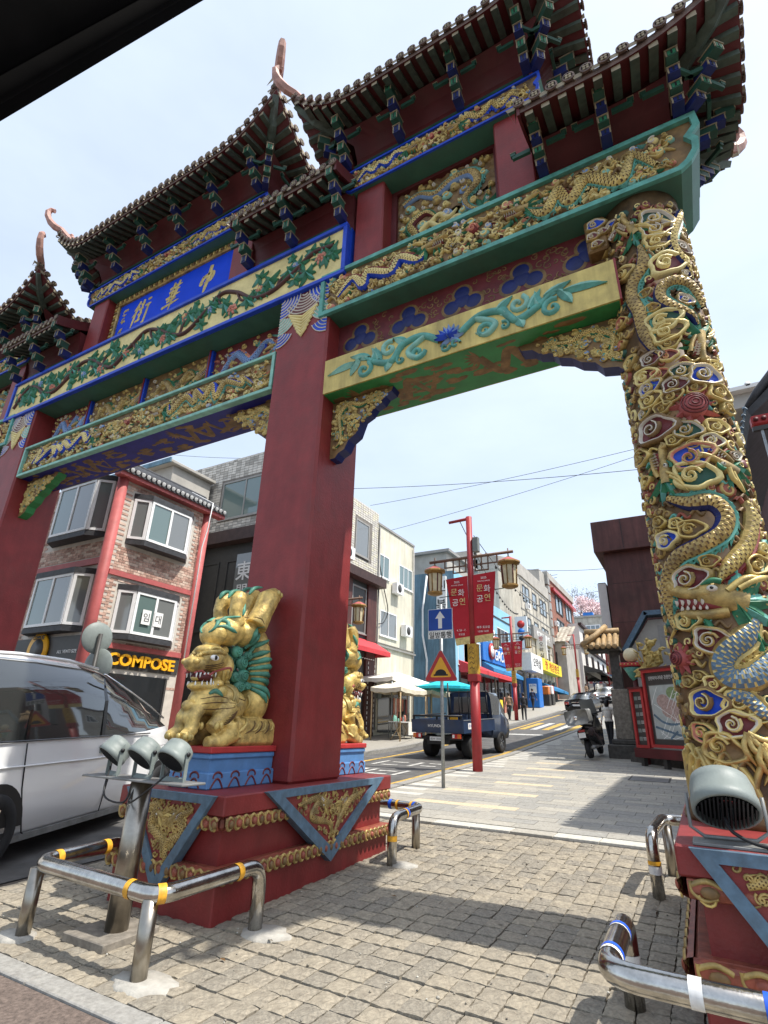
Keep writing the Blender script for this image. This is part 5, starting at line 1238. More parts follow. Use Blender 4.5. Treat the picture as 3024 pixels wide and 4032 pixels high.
# ------------------------------------------------------------------ stainless guard rails
def fillet(pts, r=.10, n=6):
    out = [Vector(pts[0])]
    for i in range(1, len(pts)-1):
        a, b, c = Vector(pts[i-1]), Vector(pts[i]), Vector(pts[i+1]); d1, d2 = (a-b).normalized(), (c-b).normalized()
        p0, p1 = b+d1*r, b+d2*r
        for k in range(n+1): t = k/n; out.append(p0*(1-t)**2+b*2*t*(1-t)+p1*t*t)
    out.append(Vector(pts[-1])); return out
def rail(label, top, posts, tapes, feet=None, r=.051):
    """top: rail line; posts: feet positions; tapes: (point index fraction, colour)"""
    t = thing('guard_rail', label, 'guard rail', (posts[0][0], posts[0][1], gz(posts[0][1])), 'stainless guard rails round the gate plinths')
    P = fillet(top, .14, 7); b = MB(); b.tube(P, r, 'steel', 18); b.build('rail', t)
    for x, y, zt in posts:
        b = MB(); b.tube([(x,y,gz(y)-.06),(x,y,zt-.02)], r*.94, 'steel_brushed', 18); b.build('post', t)
    L_ = [0]
    for a, c in zip(P, P[1:]): L_.append(L_[-1]+(c-a).length)
    for d, wd, col in tapes:
        s = d*L_[-1]; i = max(j for j in range(len(P)-1) if L_[j] <= s+1e-9); dr = (P[i+1]-P[i]).normalized(); c = P[i]+dr*(s-L_[i])
        b = MB(); b.tube([c-dr*wd/2, c+dr*wd/2], r+.0025, col, 18, True, False); b.build('tape_band', t)
    return t
g3 = gz(3.0)
rail('bent steel guard rail with yellow tape bands around the floodlight pole',
     [(-3.02,3.60,-.02),(-3.02,3.60,.42),(-3.0,2.66,.42),(-4.30,2.69,.43),(-4.42,3.50,.43),(-4.42,3.50,.0)],
     [(-3.065,2.672,.42),(-4.295,2.695,.42)], [(.172,.05,'tape_yellow'),(.405,.045,'tape_yellow'),(.345,.05,'tape_yellow'),(.72,.05,'tape_yellow'),(.838,.05,'tape_yellow')])
rail('bent steel guard rail with yellow and blue tape behind the lion plinth',
     [(-3.0,5.62,0),(-3.0,5.62,.50),(-3.03,6.40,.52),(-4.6,6.46,.52)], [(-3.10,6.39,.52)], [(.115,.05,'tape_yellow'),(.27,.03,'tape_yellow'),(.285,.025,'tape_blue'),(.46,.03,'tape_blue'),(.475,.03,'tape_yellow'),(.58,.04,'tape_blue'),(.545,.03,'tape_yellow')])
rail('stainless steel guard rail with silver tape by the far edge of the dragon column plinth',
     [(-.55,5.90,0),(-.55,5.90,.57),(-.50,6.72,.60),(1.2,6.75,.60)], [(-.47,6.70,.60)], [(.10,.06,'tape_white'),(.118,.03,'tape_yellow'),(.5,.04,'tape_yellow')])
rail('stainless steel guard rail with blue tape bands in front of the dragon column plinth',
     [(-.555,3.86,.0),(-.555,3.86,.42),(-.54,3.03,.42),(1.3,3.0,.42)], [(.6,3.0,.42)], [(.215,.03,'tape_blue'),(.225,.012,'tape_white'),(.33,.03,'tape_blue'),(.343,.03,'tape_white'),(.50,.05,'tape_white'),(.585,.04,'tape_blue'),(.08,.05,'tape_white')], None, .053)
# ------------------------------------------------------------------ floodlights
def floodlight(parent, c, az, tilt, s=1., nm='lamp'):
    """round spun floodlight head in a yoke: c centre, az heading of the beam, tilt above horizontal"""
    d = Vector((cos(tilt)*cos(az), cos(tilt)*sin(az), sin(tilt))); a = Vector((-sin(az), cos(az), 0)); u = a.cross(d) if False else d.cross(a)
    c = Vector(c); b = MB()
    b.lathe([(.02*s,-.10*s),(.09*s,-.095*s),(.125*s,-.07*s),(.135*s,-.03*s),(.138*s,.03*s),(.142*s,.032*s),(.142*s,.085*s),(.128*s,.088*s),(.124*s,.05*s),(.01,.045*s)], ['grey_metal']*8+['glass_dark'], 28, c, d)
    h = b.build(nm, parent)
    g = MB()
    for k in range(-7,8):
        hh = sqrt(max(0, .122**2-(k*.0165)**2))*s; p = c+d*(.07*s)+a*(k*.0165*s); w_ = a*.0035*s
        g.add([p-w_-Vector(u)*hh, p+w_-Vector(u)*hh, p+w_+Vector(u)*hh, p-w_+Vector(u)*hh, p-w_-Vector(u)*hh+d*.02*s, p+w_-Vector(u)*hh+d*.02*s, p+w_+Vector(u)*hh+d*.02*s, p-w_+Vector(u)*hh+d*.02*s], [(4,5,6,7),(0,4,7,3),(1,5,6,2)], 'black')
    g.build('louvre_grille', h)
    return d, a
st = thing('floodlight_stand', 'grey stand of three round floodlights on a steel pole inside the bent rail', 'floodlight', (-3.76,3.02,0))
b = MB(); b.box(-4.02,-3.58,2.80,3.24,-.01,.045,'stone',.006); b.build('base_slab', st)
b = MB(); b.tube([(-3.76,3.02,.04),(-3.76,3.02,.965)], .078, 'steel_brushed', 20); b.build('pole', st)
b = MB(); b.box(-4.36,-3.22,2.92,3.14,.966,.982,'grey_plate',.004); b.build('plate', st)
for k, x_ in enumerate((-4.14,-3.79,-3.45)):
    fl = (-1.0,-.75,-1.1)[k]; az = radians((205,215,200)[k]); d, a = floodlight(st, (x_, 3.03, 1.165), radians(-108+8*k), radians(-50), .82)
    y_ = MB()
    for s in (-1,1):
        p = Vector((x_,3.03,1.165))+a*(.126*s); y_.obox(p-Vector((0,0,.07)), d, a, Vector((0,0,1)), .022, .004, .10, 'grey_metal'); y_.lathe([(.016,0),(.016,.012)], 'black', 8, p, a*s)
    y_.obox(Vector((x_,3.03,.989)), a, d, Vector((0,0,1)), .130, .02, .005, 'grey_metal'); y_.build('yoke', st)
b = MB()
for k, (x0, x1) in enumerate(((-4.10,-3.80),(-3.42,-3.74))): b.tube([tuple(p) for p in spl([(x0,2.97,1.05),(x0*.7+x1*.3,2.90,.86+.08*k),(x1,2.92,.83),(x1,2.96,.95)],6)], .007, 'black', 6)
b.build('cable', st)
fr_ = thing('floodlight', 'single round grey floodlight with black louvres standing on the dragon column plinth', 'floodlight', (.05,3.78,.86))
b = MB(); b.box(-.14,.62,3.62,3.82,.861,.876,'grey_plate',.003); b.build('plate', fr_)
d, a = floodlight(fr_, (.04,3.78,1.095), radians(-86), radians(-52), 1.16)
y_ = MB(); P = [Vector((.04,3.78,1.095))+a*.18, Vector((.04,3.78,.93))+a*.182, Vector((.04,3.78,.887))+a*.12, Vector((.04,3.78,.887))-a*.12, Vector((.04,3.78,.93))-a*.182, Vector((.04,3.78,1.095))-a*.18]
y_.tube(P, .010, 'grey_plate', 8); y_.build('yoke', fr_)
b = MB(); b.tube([tuple(p) for p in spl([(.03,3.72,.99),(.06,3.66,.93),(.2,3.62,.885),(.5,3.60,.88),(.8,3.62,.87)],8)], .009, 'black', 8); b.build('cable', fr_)
# dark window frame of the car the picture was taken from: a moulded roof rail above the open side window
cw = thing('car_window_frame', 'black padded edge of a car window opening, close overhead', 'car part', (0,0,1.6))
e1, e2 = ray(0,500)*.40, ray(830,0)*.52
e1.z += CAMZ; e2.z += CAMZ; dr = (e2-e1).normalized(); upv = (ray(0,0)-ray(400,240)).normalized(); upv = (upv-dr*upv.dot(dr)).normalized(); dep = dr.cross(upv)
mat('car_trim', (.0022,.002,.002), .95, var=.3, scale=30, spec=.05)
prof = [(0,0),(.012,-.006),(.05,-.002),(.11,.02),(.16,.06),(.16,.11),(.05,.10),(.0,.05)]
b = MB(); vs = []
for t in (-.9, -.3, .0, .5, 1.0, 1.8):
    c = e1+(e2-e1)*t+upv*0
    for u_, v_ in prof: vs.append(c+upv*(u_+.004)+dep*v_)
n = len(prof); b.add(vs, [(i*n+j, i*n+(j+1)%n, (i+1)*n+(j+1)%n, (i+1)*n+j) for i in range(5) for j in range(n)]+[tuple(range(n)), tuple(5*n+j for j in range(n))], 'car_trim', True); b.build('trim_rail', cw)
b = MB(); b.tube([e1+(e2-e1)*t+upv*.002+dep*.02 for t in (-.9,-.3,0,.5,1,1.8)], .007, 'car_trim', 8); b.build('rubber_seal', cw)
# ------------------------------------------------------------------ vehicles
class Frame:
    """local (u forward, v left, z up) to world on the sloping street"""
    def __init__(s, x, y, hx, hy, z=None, pitch=None, roll=0., sc=1.):
        s.sc = sc
        l = hypot(hx, hy); s.f = Vector((hx/l, hy/l, 0)); s.l = Vector((-hy/l, hx/l, 0)); s.o = Vector((x, y, gz(y) if z is None else z))
        sl = (gz(y+1.5*hy/l)-gz(y-1.5*hy/l))/3. if pitch is None else pitch
        s.f = Vector((s.f.x, s.f.y, sl)).normalized(); s.u = s.f.cross(s.l)
        s.l, s.u = s.l*cos(roll)-s.u*sin(roll), s.u*cos(roll)+s.l*sin(roll)
    def __call__(s, u, v, z): return s.o+(s.f*u+s.l*v+s.u*z)*s.sc
def loft(mb, W, st, mfun, cap=True):
    """st: list of (u, [(v,z)...]) right-half sections from underside centre to roof centre"""
    k = len(st[0][1]); vs = []
    for u, sec in st:
        for v, z in sec: vs.append(W(u, -v, z))
        for v, z in reversed(sec): vs.append(W(u, v, z))
    n = 2*k; fs = []; ms = []
    for i in range(len(st)-1):
        for j in range(n):
            jj = j if j < k else n-1-j
            seg = j if j < k-1 else (n-2-j if j >= k else -1)
            fs.append((i*n+j, i*n+(j+1)%n, (i+1)*n+(j+1)%n, (i+1)*n+j)); ms.append(mfun(i, seg))
    if cap: fs += [tuple(range(n)), tuple(range((len(st)-1)*n+n-1, (len(st)-1)*n-1, -1))]; ms += [mfun(0, -2), mfun(len(st)-2, -3)]
    mb.add(vs, fs, ms, True)
def wheel(parent, W, u, v, r, wd, side, rim='chrome'):
    b = MB(); ax = W.l*side; c = W(u, v, r)
    b.lathe([(r*.62,-wd/2),(r*.93,-wd/2),(r,-wd*.36),(r,wd*.36),(r*.93,wd/2),(r*.64,wd/2),(r*.60,wd*.38)], 'rubber', 26, c, ax); t = b.build('wheel', parent)
    b = MB(); b.lathe([(r*.61,wd*.30),(r*.63,wd*.42),(r*.56,wd*.36),(r*.18,wd*.28),(r*.16,wd*.40),(.01,wd*.42)], rim, 20, c, ax)
    for q in range(5):
        a = 2*pi*q/5; d = (W.f*cos(a)+W.u*sin(a)); b.obox(c+ax*(wd*.36)+d*(r*.38), d, ax.cross(d), ax, r*.22, r*.07, wd*.05, rim)
    b.build('rim', t)
def arch(parent, W, u, v, r, side):
    b = MB(); c = W(u, v, r*.98); P = [c+(W.f*cos(a)+W.u*sin(a))*r*1.17 for a in [pi*i/16 for i in range(17)]]
    vs = [p+W.l*side*.012 for p in P]+[c+W.l*side*.012]; b.add(vs, [(i,i+1,17) for i in range(16)], 'black'); b.build('wheel_arch', parent)
# --- white minivan turning in under the gate
W = Frame(-6.23-.914*.985, 3.52-.406*.985, -.406, .914)
van = thing('minivan', 'white minivan with dark side glass driving under the gate beside the lion plinth', 'van', tuple(W.o))
def vsec(ws, wb, wr, z0, zb, zr_, zc): return [(0,z0),(ws*.9,z0),(ws,z0+.10),(ws+.02,.55),(wb,zb-.10),(wb-.01,zb),(lerp(wb,wr,.5)+.02,lerp(zb,zr_,.55)),(wr,zr_-.04),(wr-.10,zr_+.02),(0,zc)]
st = [(-1.32,vsec(.86,.88,.74,.40,1.15,1.80,1.84)),(-1.22,vsec(.95,.95,.80,.26,1.15,1.92,1.97)),(-.9,vsec(.98,.985,.83,.24,1.15,1.97,2.03)),(0.,vsec(.985,.99,.84,.20,1.15,1.99,2.05)),(.8,vsec(.985,.99,.84,.20,1.15,1.98,2.05)),(1.3,vsec(.985,.99,.83,.20,1.15,1.93,2.01)),(1.9,vsec(.985,.985,.80,.20,1.16,1.80,1.90)),(2.4,vsec(.98,.98,.76,.20,1.18,1.66,1.76)),(2.8,vsec(.98,.97,.72,.22,1.22,1.50,1.58)),(3.1,vsec(.96,.93,.68,.24,1.24,1.36,1.42)),(3.45,vsec(.92,.86,.62,.28,1.10,1.20,1.26)),(3.75,vsec(.82,.74,.52,.32,.92,1.02,1.07)),(3.92,vsec(.66,.58,.40,.38,.74,.82,.86))]
def vm(i, s):
    if s in (5,6) and 1 <= i <= 8: return 'car_glass'
    if s in (7,8) and 5 <= i <= 8: return 'car_glass'
    if s in (7,8) and i == 4: return 'black_gloss'
    if s == 0: return 'black'
    return 'car_white'
b = MB(); loft(b, W, st, vm); bd = b.build('body', van)
V_ = -.985
for u, z in ((-.3,.36),(2.97,.36)):
    arch(van, W, u, -1.0, .36, -1)
    wheel(van, W, u, -.925, .345, .22, -1); wheel(van, W, u, .90, .345, .22, 1)
b = MB()
for P in ([(-.06,1.13),(.02,.7),(.16,.28),(.25,.235),(1.2,.23),(2.3,.225)], [(1.62,1.1),(1.60,.7),(1.5,.28)]): b.tube([W(u,-1.004,z) for u, z in P], .007, 'black', 5)
b.tube([W(u,-1.0,z) for u, z in ((-.9,.62),(-.45,.74),(-.1,.72),(.02,.55))], .006, 'grey_metal', 5)
b.build('door_seam', van)
b = MB(); b.tube([W(u,-1.006,z) for u, z in ((-.9,.93),(0,.91),(1.2,.90),(2.4,.93),(3.0,.98))], .010, 'car_white', 6); b.build('body_crease', van)
b = MB(); b.obox(W(1.0,-.99,.235), W.f, W.l, W.u, 1.25, .02, .03, 'grey_plate'); b.build('sill_trim', van)
b = MB(); b.tube([W(u,-.996,1.152) for u in (-1.1,-.3,.8,1.9,2.5)], .010, 'black_gloss', 6); b.build('belt_trim', van)
for u in (1.38,1.66):
    b = MB(); b.obox(W(u,-1.003,1.0), W.f, W.l, W.u, .095, .014, .045, 'grey_metal'); b.obox(W(u,-1.02,1.0), W.f, W.l, W.u, .085, .008, .014, 'chrome'); b.build('door_handle', van)
b = MB(); b.tube([W(u,v,z) for u, v, z in ((-1.1,-.82,1.965),(-.3,-.84,2.01),(.5,-.845,2.015),(1.15,-.83,1.965))], .022, 'car_white', 6); b.build('roof_rail', van)
for u0, u1 in ((1.27,1.34),(-.08,-.04)):
    b = MB(); b.add([W(u0,-.993,1.16), W(u1,-.993,1.16), W(u1+.03,-.932,1.58), W(u0+.03,-.932,1.58), W(u1-.0,-.838,1.86), W(u0-.0,-.838,1.86)], [(0,1,2,3),(3,2,4,5)], 'black_gloss'); b.build('window_pillar', van)
b = MB(); b.ell(W(3.55,-.72,.86), (.16,.12,.07), 'glass_grey', 12, 8); b.build('headlight', van)
b = MB(); b.tube([W(u,-.94,z) for u, z in ((1.15,1.90),(1.9,1.70),(2.5,1.52),(2.95,1.36))], .014, 'chrome', 6); b.build('window_trim', van)
# --- dark blue pickup truck
W = Frame(-6.93, 17.45, .06, 1)
tk = thing('pickup_truck', 'dark navy flatbed pickup truck driving away up the street', 'truck', tuple(W.o))
cabst = [(1.02,[(0,.50),(.74,.50),(.80,.70),(.82,1.10),(.80,1.20),(.76,1.75),(.70,1.92),(0,1.97)]),(1.75,[(0,.45),(.78,.45),(.82,.70),(.84,1.10),(.82,1.20),(.77,1.74),(.70,1.90),(0,1.96)]),(2.15,[(0,.42),(.78,.42),(.82,.70),(.83,1.05),(.81,1.16),(.74,1.50),(.66,1.60),(0,1.64)]),(2.55,[(0,.42),(.74,.42),(.80,.65),(.80,.90),(.77,1.02),(.70,1.10),(.60,1.13),(0,1.15)]),(2.68,[(0,.50),(.66,.50),(.70,.60),(.70,.75),(.66,.85),(.60,.92),(.5,.95),(0,.96)])]
b = MB(); loft(b, W, cabst, lambda i, s: 'glass_dark' if (s in (4,5) and i < 3) or (s == 6 and i == 1) or s == 6 and i == 2 else 'truck_blue'); b.build('cab', tk)
b = MB(); b.add([W(1.015,v,z) for v, z in ((-.62,1.25),(.62,1.25),(.58,1.78),(-.58,1.78))], [(0,1,2,3)], 'glass_dark'); b.build('rear_window', tk)
b = MB(); b.obox(W(-.25,0,.78), W.f, W.l, W.u, 1.22, .84, .03, 'truck_blue'); b.build('bed_floor', tk)
for nm, c, hx, hy, hz in (('tailgate',(-1.48,0,.93),.025,.86,.19),('bed_side',(-.25,-.86,.93),1.24,.02,.19),('bed_side',(-.25,.86,.93),1.24,.02,.19)):
    b = MB(); b.obox(W(*c), W.f, W.l, W.u, hx, hy, hz, 'truck_blue'); 
    if nm == 'tailgate':
        for z in (.79,1.07): b.obox(W(-1.508,0,z), W.f, W.l, W.u, .006, .82, .012, 'truck_blue')
    else: b.obox(W(c[0],c[1]*1.025,1.10), W.f, W.l, W.u, 1.24, .012, .012, 'galv')
    b.build(nm, tk)
b = MB()
b.tube([W(-1.48,-.84,1.22),W(-1.48,.84,1.22)], .028, 'black', 8)
for v in (-.8,0,.8): b.tube([W(-1.48,v,1.1),W(-1.48,v,1.24)], .03, 'black', 6)
b.tube([W(-1.4,.82,1.22),W(.8,.82,1.25)], .02, 'black', 6); b.build('load_bar', tk)
b = MB()
for v in (-.7,-.35,0,.35,.7): b.tube([W(.90,v,.85),W(.90,v*.96,1.98)], .02, 'black', 6)
for z in (1.25,1.95): b.tube([W(.90,-.74,z),W(.90,.74,z)], .022, 'black', 6)
b.tube([W(.90,.74,.85),W(.86,.74,2.25)], .025, 'black', 6); b.build('headboard_rack', tk)
b = MB(); b.obox(W(-.3,0,.52), W.f, W.l, W.u, 1.15, .38, .10, 'black'); b.obox(W(-1.42,0,.60), W.f, W.l, W.u, .03, .80, .05, 'black'); b.build('chassis', tk)
for s in (-1,1):
    wheel(tk, W, -.62, s*.66, .33, .30, s, 'grey_plate'); wheel(tk, W, 1.75, s*.72, .34, .2, s, 'chrome')
    b = MB(); b.obox(W(-1.52,s*.66,.66), W.f, W.l, W.u, .03, .14, .065, 'lamp_red'); b.obox(W(-1.553,s*.75,.66), W.f, W.l, W.u, .004, .05, .055, 'lamp_orange'); b.obox(W(-1.553,s*.57,.66), W.f, W.l, W.u, .004, .035, .045, 'sign_white'); b.build('tail_lamp', tk)
    b = MB(); b.obox(W(-.18,s*.70,.33), W.f, W.l, W.u, .015, .16, .14, 'black'); b.build('mud_flap', tk)
    b = MB(); b.ell(W(2.1,s*.98,1.32), (.05,.09,.14), 'black', 10, 8); b.build('door_mirror', tk)
b = MB(); b.obox(W(-1.55,.02,.58), W.f, W.l, W.u, .006, .20, .055, 'sign_white'); lp = b.build('number_plate', tk)
letters('plate_text', '82W 7035', W(-1.557,.02,.58), -W.l, W.u, .085, .001, 'text_black', lp, .34)
letters('maker_lettering', 'HYUNDAI', W(-1.508,.04,.94), -W.l, W.u, .115, .004, 'text_white', tk, .50)
b = MB(); b.obox(W(-.9,-.883,.93), W.f, W.l, W.u, .26, .002, .085, 'sign_white'); sd_ = b.build('side_sticker', tk)
letters('sticker_text', '주식회사', W(-.9,-.887,.93), W.f, W.u, .12, .001, 'sign_blue', sd_, .42)
b = MB(); b.box(0,0,0,0,0,0,'sign_yellow') if False else b.obox(W(.85,.55,1.0), W.f, W.l, W.u, .02, .14, .12, 'sign_yellow'); b.build('jerrycan', tk)
# --- saloon cars further up
def saloon(label, x, y, hx, hy, paint, s=1.):
    W = Frame(x, y, hx, hy); t = thing('car', label, 'car', tuple(W.o), 'cars driving up the street')
    S = lambda u, z0, zb, zr_, wb, wr: (u, [(0,z0),(wb*.9,z0),(wb,z0+.12),(wb+.01,(z0+zb)/2),(wb-.01,zb-.05),(wb-.05,zb),(wr+.04,lerp(zb,zr_,.5)),(wr,zr_-.03),(0,zr_+.02)])
    st = [S(-2.4,.45,.70,.74,.74,.6),S(-2.32,.30,.98,1.00,.86,.70),S(-1.75,.22,1.02,1.06,.91,.74),S(-1.1,.22,1.0,1.36,.92,.62),S(-.5,.22,.99,1.46,.92,.62),S(.3,.22,.97,1.46,.92,.62),S(1.1,.22,.95,1.10,.91,.68),S(2.0,.24,.82,.90,.88,.66),S(2.4,.35,.66,.72,.74,.55)]
    def mf(i, sg):
        if sg in (5,6) and 1 < i < 6: return 'glass_dark'
        if sg == 7 and i in (2,5): return 'glass_grey'
        return paint
    b = MB(); loft(b, W, st, mf); b.build('body', t)
    for u in (-1.4,1.4):
        for v in (-1,1): wheel(t, W, u, v*.80, .32, .2, v)
    for v in (-1,1):
        b = MB(); b.obox(W(-2.36,v*.70,.80), W.f, W.l, W.u, .05, .16, .09, 'lamp_red'); b.obox(W(-2.412,v*.70,.75), W.f, W.l, W.u, .004, .06, .02, 'sign_white'); b.build('tail_lamp', t)
        b = MB(); b.ell(W(.75,v*1.0,1.02), (.05,.08,.06), paint, 8, 6); b.build('door_mirror', t)
    b = MB(); b.obox(W(-2.40,0,.66), W.f, W.l, W.u, .015, .26, .06, 'sign_white'); b.build('number_plate', t)
    b = MB(); b.obox(W(-2.37,0,.86), W.f, W.l, W.u, .02, .32, .02, 'chrome'); b.build('boot_trim', t)
    b = MB(); b.obox(W(-2.40,0,.42), W.f, W.l, W.u, .04, .80, .10, 'black' if paint == 'car_white' else paint); b.build('bumper', t)
    return t
saloon('black saloon car seen from behind, climbing the street', -7.55, 45.3, .09, 1, 'car_black'); saloon('white saloon car ahead of the black one up the street', -7.75, 60.0, .07, 1, 'car_white')
saloon('small silver car at the top of the street beyond the white one', -8.6, 80.0, .07, 1, 'grey_metal')
# --- delivery motor scooter with a grey top box
W = Frame(-2.98, 19.0, .05, 1, None, None, radians(9), 1.18); mo = thing('motor_scooter', 'black delivery scooter with grey top box parked beside the stone pillar', 'scooter', tuple(W.o))
wheel(mo, W, -.62, 0, .26, .13, -1, 'grey_plate'); wheel(mo, W, .62, 0, .27, .12, -1, 'grey_plate')
b = MB(); loft(b, W, [(-.85,[(0,.50),(.10,.50),(.14,.58),(.13,.70),(0,.76)]),(-.5,[(0,.36),(.17,.38),(.20,.55),(.18,.74),(0,.82)]),(0.,[(0,.26),(.20,.28),(.21,.50),(.19,.74),(0,.80)]),(.18,[(0,.24),(.19,.25),(.2,.32),(.17,.36),(0,.36)]),(.45,[(0,.26),(.2,.28),(.21,.36),(.18,.40),(0,.42)])], lambda i, s: 'black_gloss'); b.build('body', mo)
b = MB(); loft(b, W, [(.45,[(0,.30),(.20,.34),(.24,.60),(.20,.95),(0,1.05)]),(.62,[(0,.50),(.18,.52),(.22,.70),(.16,1.0),(0,1.06)]),(.70,[(0,.60),(.08,.62),(.10,.72),(.08,.9),(0,.95)])], lambda i, s: 'black_gloss'); b.build('front_shield', mo)
b = MB(); b.ell(W(-.25,0,.83), (.18,.42,.07), 'rubber', 14, 8); b.build('seat', mo)
b = MB(); loft(b, W, [(-1.10,[(0,.84),(.25,.86),(.29,.92),(.29,1.16),(.26,1.20),(0,1.22)]),(-.62,[(0,.84),(.25,.86),(.29,.92),(.29,1.16),(.26,1.20),(0,1.22)])], lambda i, s: 'grey_plate'); tb = b.build('top_box', mo)
b = MB(); b.obox(W(-.86,0,1.10), W.f, W.l, W.u, .25, .295, .012, 'black'); b.lathe([(.06,0),(.06,.006),(.05,.008)], 'chrome', 16, W(-1.10,.02,1.02), -W.f); b.build('box_trim', tb)
b = MB(); b.tube([W(.55,-.36,1.10),W(.60,-.1,1.06),W(.60,.1,1.06),W(.55,.36,1.10)], .016, 'black', 8)
for v in (-1,1): b.tube([W(.55,v*.26,1.1),W(.5,v*.40,1.28)], .008, 'black', 6); b.ell(W(.49,v*.42,1.32), (.06,.02,.05), 'black', 8, 6)
b.build('handlebar', mo)
b = MB(); b.add([W(.62,-.20,1.0),W(.62,.20,1.0),W(.45,.19,1.45),W(.45,-.19,1.45)], [(0,1,2,3)], 'glass_grey'); b.build('windscreen', mo)
b = MB(); b.obox(W(-.98,0,.60), W.f, W.l, W.u, .01, .10, .07, 'sign_white'); b.build('number_plate', mo)
b = MB(); b.obox(W(-.90,0,.70), W.f, W.l, W.u, .03, .09, .03, 'lamp_red'); b.build('tail_lamp', mo)
b = MB(); b.tube([W(-.9,-.17,.30),W(-.35,-.18,.28)], [.055,.04], 'grey_plate', 10); b.tube([W(-.1,.16,.30),W(-.2,.28,.0)], .014, 'black', 6); b.build('exhaust_and_stand', mo)
# ------------------------------------------------------------------ buildings
mat('brick_a', (.50,.33,.26), .85, var=.25, scale=9, bump=.4, bscale=70); mat('brick_b', (.36,.22,.17), .85, var=.25, scale=9, bump=.4, bscale=70); mat('brick_c', (.60,.46,.37), .85, var=.2, scale=9, bump=.4, bscale=70)
mat('mortar', (.52,.48,.42), .9, var=.1); mat('tile_white', (.62,.585,.52), .4, var=.12, scale=3, dirt=.25); mat('tile_grout', (.20,.18,.16), .9, var=.15); mat('render_cream', (.70,.66,.53), .85, var=.06, scale=1.2, bump=.15, bscale=30, dirt=.18, streak=.14)
mat('render_blue', (.14,.24,.31), .85, var=.12, scale=.8, dirt=.2, streak=.25); mat('render_blue_sunlit', (.25,.50,.66), .8, var=.08, scale=1); mat('render_grey', (.42,.40,.36), .85, var=.12, scale=1, dirt=.25); mat('render_beige', (.54,.50,.42), .85, var=.1, scale=.7, dirt=.3, streak=.22)  # blue wall pair: shade painted into the dark one, sun into the pale
mat('panel_brown', (.105,.036,.030), .6, var=.2, scale=1.5, dirt=.3, streak=.3); mat('brown_dark', (.055,.028,.024), .6, var=.2); mat('brick_far', (.27,.12,.085), .85, var=.2, scale=3); mat('white_wall', (.74,.72,.68), .8, var=.06, scale=1, dirt=.12)
mat('frame_white', (.80,.80,.79), .4, var=.03); mat('frame_grey', (.30,.29,.27), .5, var=.1); mat('frame_dark', (.05,.048,.045), .5, var=.1); mat('slate', (.045,.046,.05), .6, var=.25, scale=8); mat('slate_edge', (.55,.55,.53), .6, var=.2)
mat('awning_red', (.58,.05,.06), .7, var=.1); mat('awning_white', (.76,.73,.66), .8, var=.08); mat('canvas', (.72,.66,.52), .85, var=.1, scale=4); mat('turquoise', (.02,.50,.62), .7, var=.06); mat('awning_blue', (.03,.20,.42), .6, var=.1); mat('yellow_sign', (.85,.66,.04), .5, var=.04); mat('compose_yellow', (.85,.42,.015), .45, var=.04); mat('shop_blue', (.02,.16,.52), .5, var=.05)
mat('tin_roof', (.42,.38,.31), .7, var=.3, scale=3, dirt=.4); mat('wood_pole', (.50,.36,.20), .7, var=.2); mat('blossom', (.80,.62,.62), .8, var=.1); mat('leaf_green', (.07,.11,.04), .8, var=.3); mat('bark', (.10,.075,.06), .9, var=.3)
mat('sky_glass', (.22,.27,.30), .06, var=.1, spec=.8)
def fb(mb, M, s0, s1, t0, t1, h0, h1, matname):
    vs = [M(s,t,h) for s in (s0,s1) for t in (t0,t1) for h in (h0,h1)]
    mb.add(vs, [(0,1,3,2),(4,6,7,5),(0,4,5,1),(2,3,7,6),(0,2,6,4),(1,5,7,3)], matname)
def window(par, M, s0, s1, t0, t1, n=2, frame='frame_white', glass='glass_dark', fw=.06, proud=.03, sill=True, h=0.):
    b = MB()
    fb(b, M, s0, s1, t0, t0+fw, h-.02, h+proud, frame); fb(b, M, s0, s1, t1-fw, t1, h-.02, h+proud, frame)
    for k in range(n+1): c = lerp(s0+fw/2, s1-fw/2, k/n); w_ = fw/2 if k in (0,n) else fw*.4; fb(b, M, c-w_, c+w_, t0+fw, t1-fw, h-.02, h+proud-.001*(k%2), frame)
    if sill: fb(b, M, s0-.04, s1+.04, t0-.05, t0-.001, h-.02, h+proud+.05, frame)
    o = b.build('window', par)
    for k in range(n):
        p = MB(); a, c = lerp(s0+fw/2, s1-fw/2, k/n), lerp(s0+fw/2, s1-fw/2, (k+1)/n); fb(p, M, a+.01, c-.01, t0+fw*.5, t1-fw*.5, h-.01, h+.006+.006*(k%2), glass); p.build('pane', o)
    return o
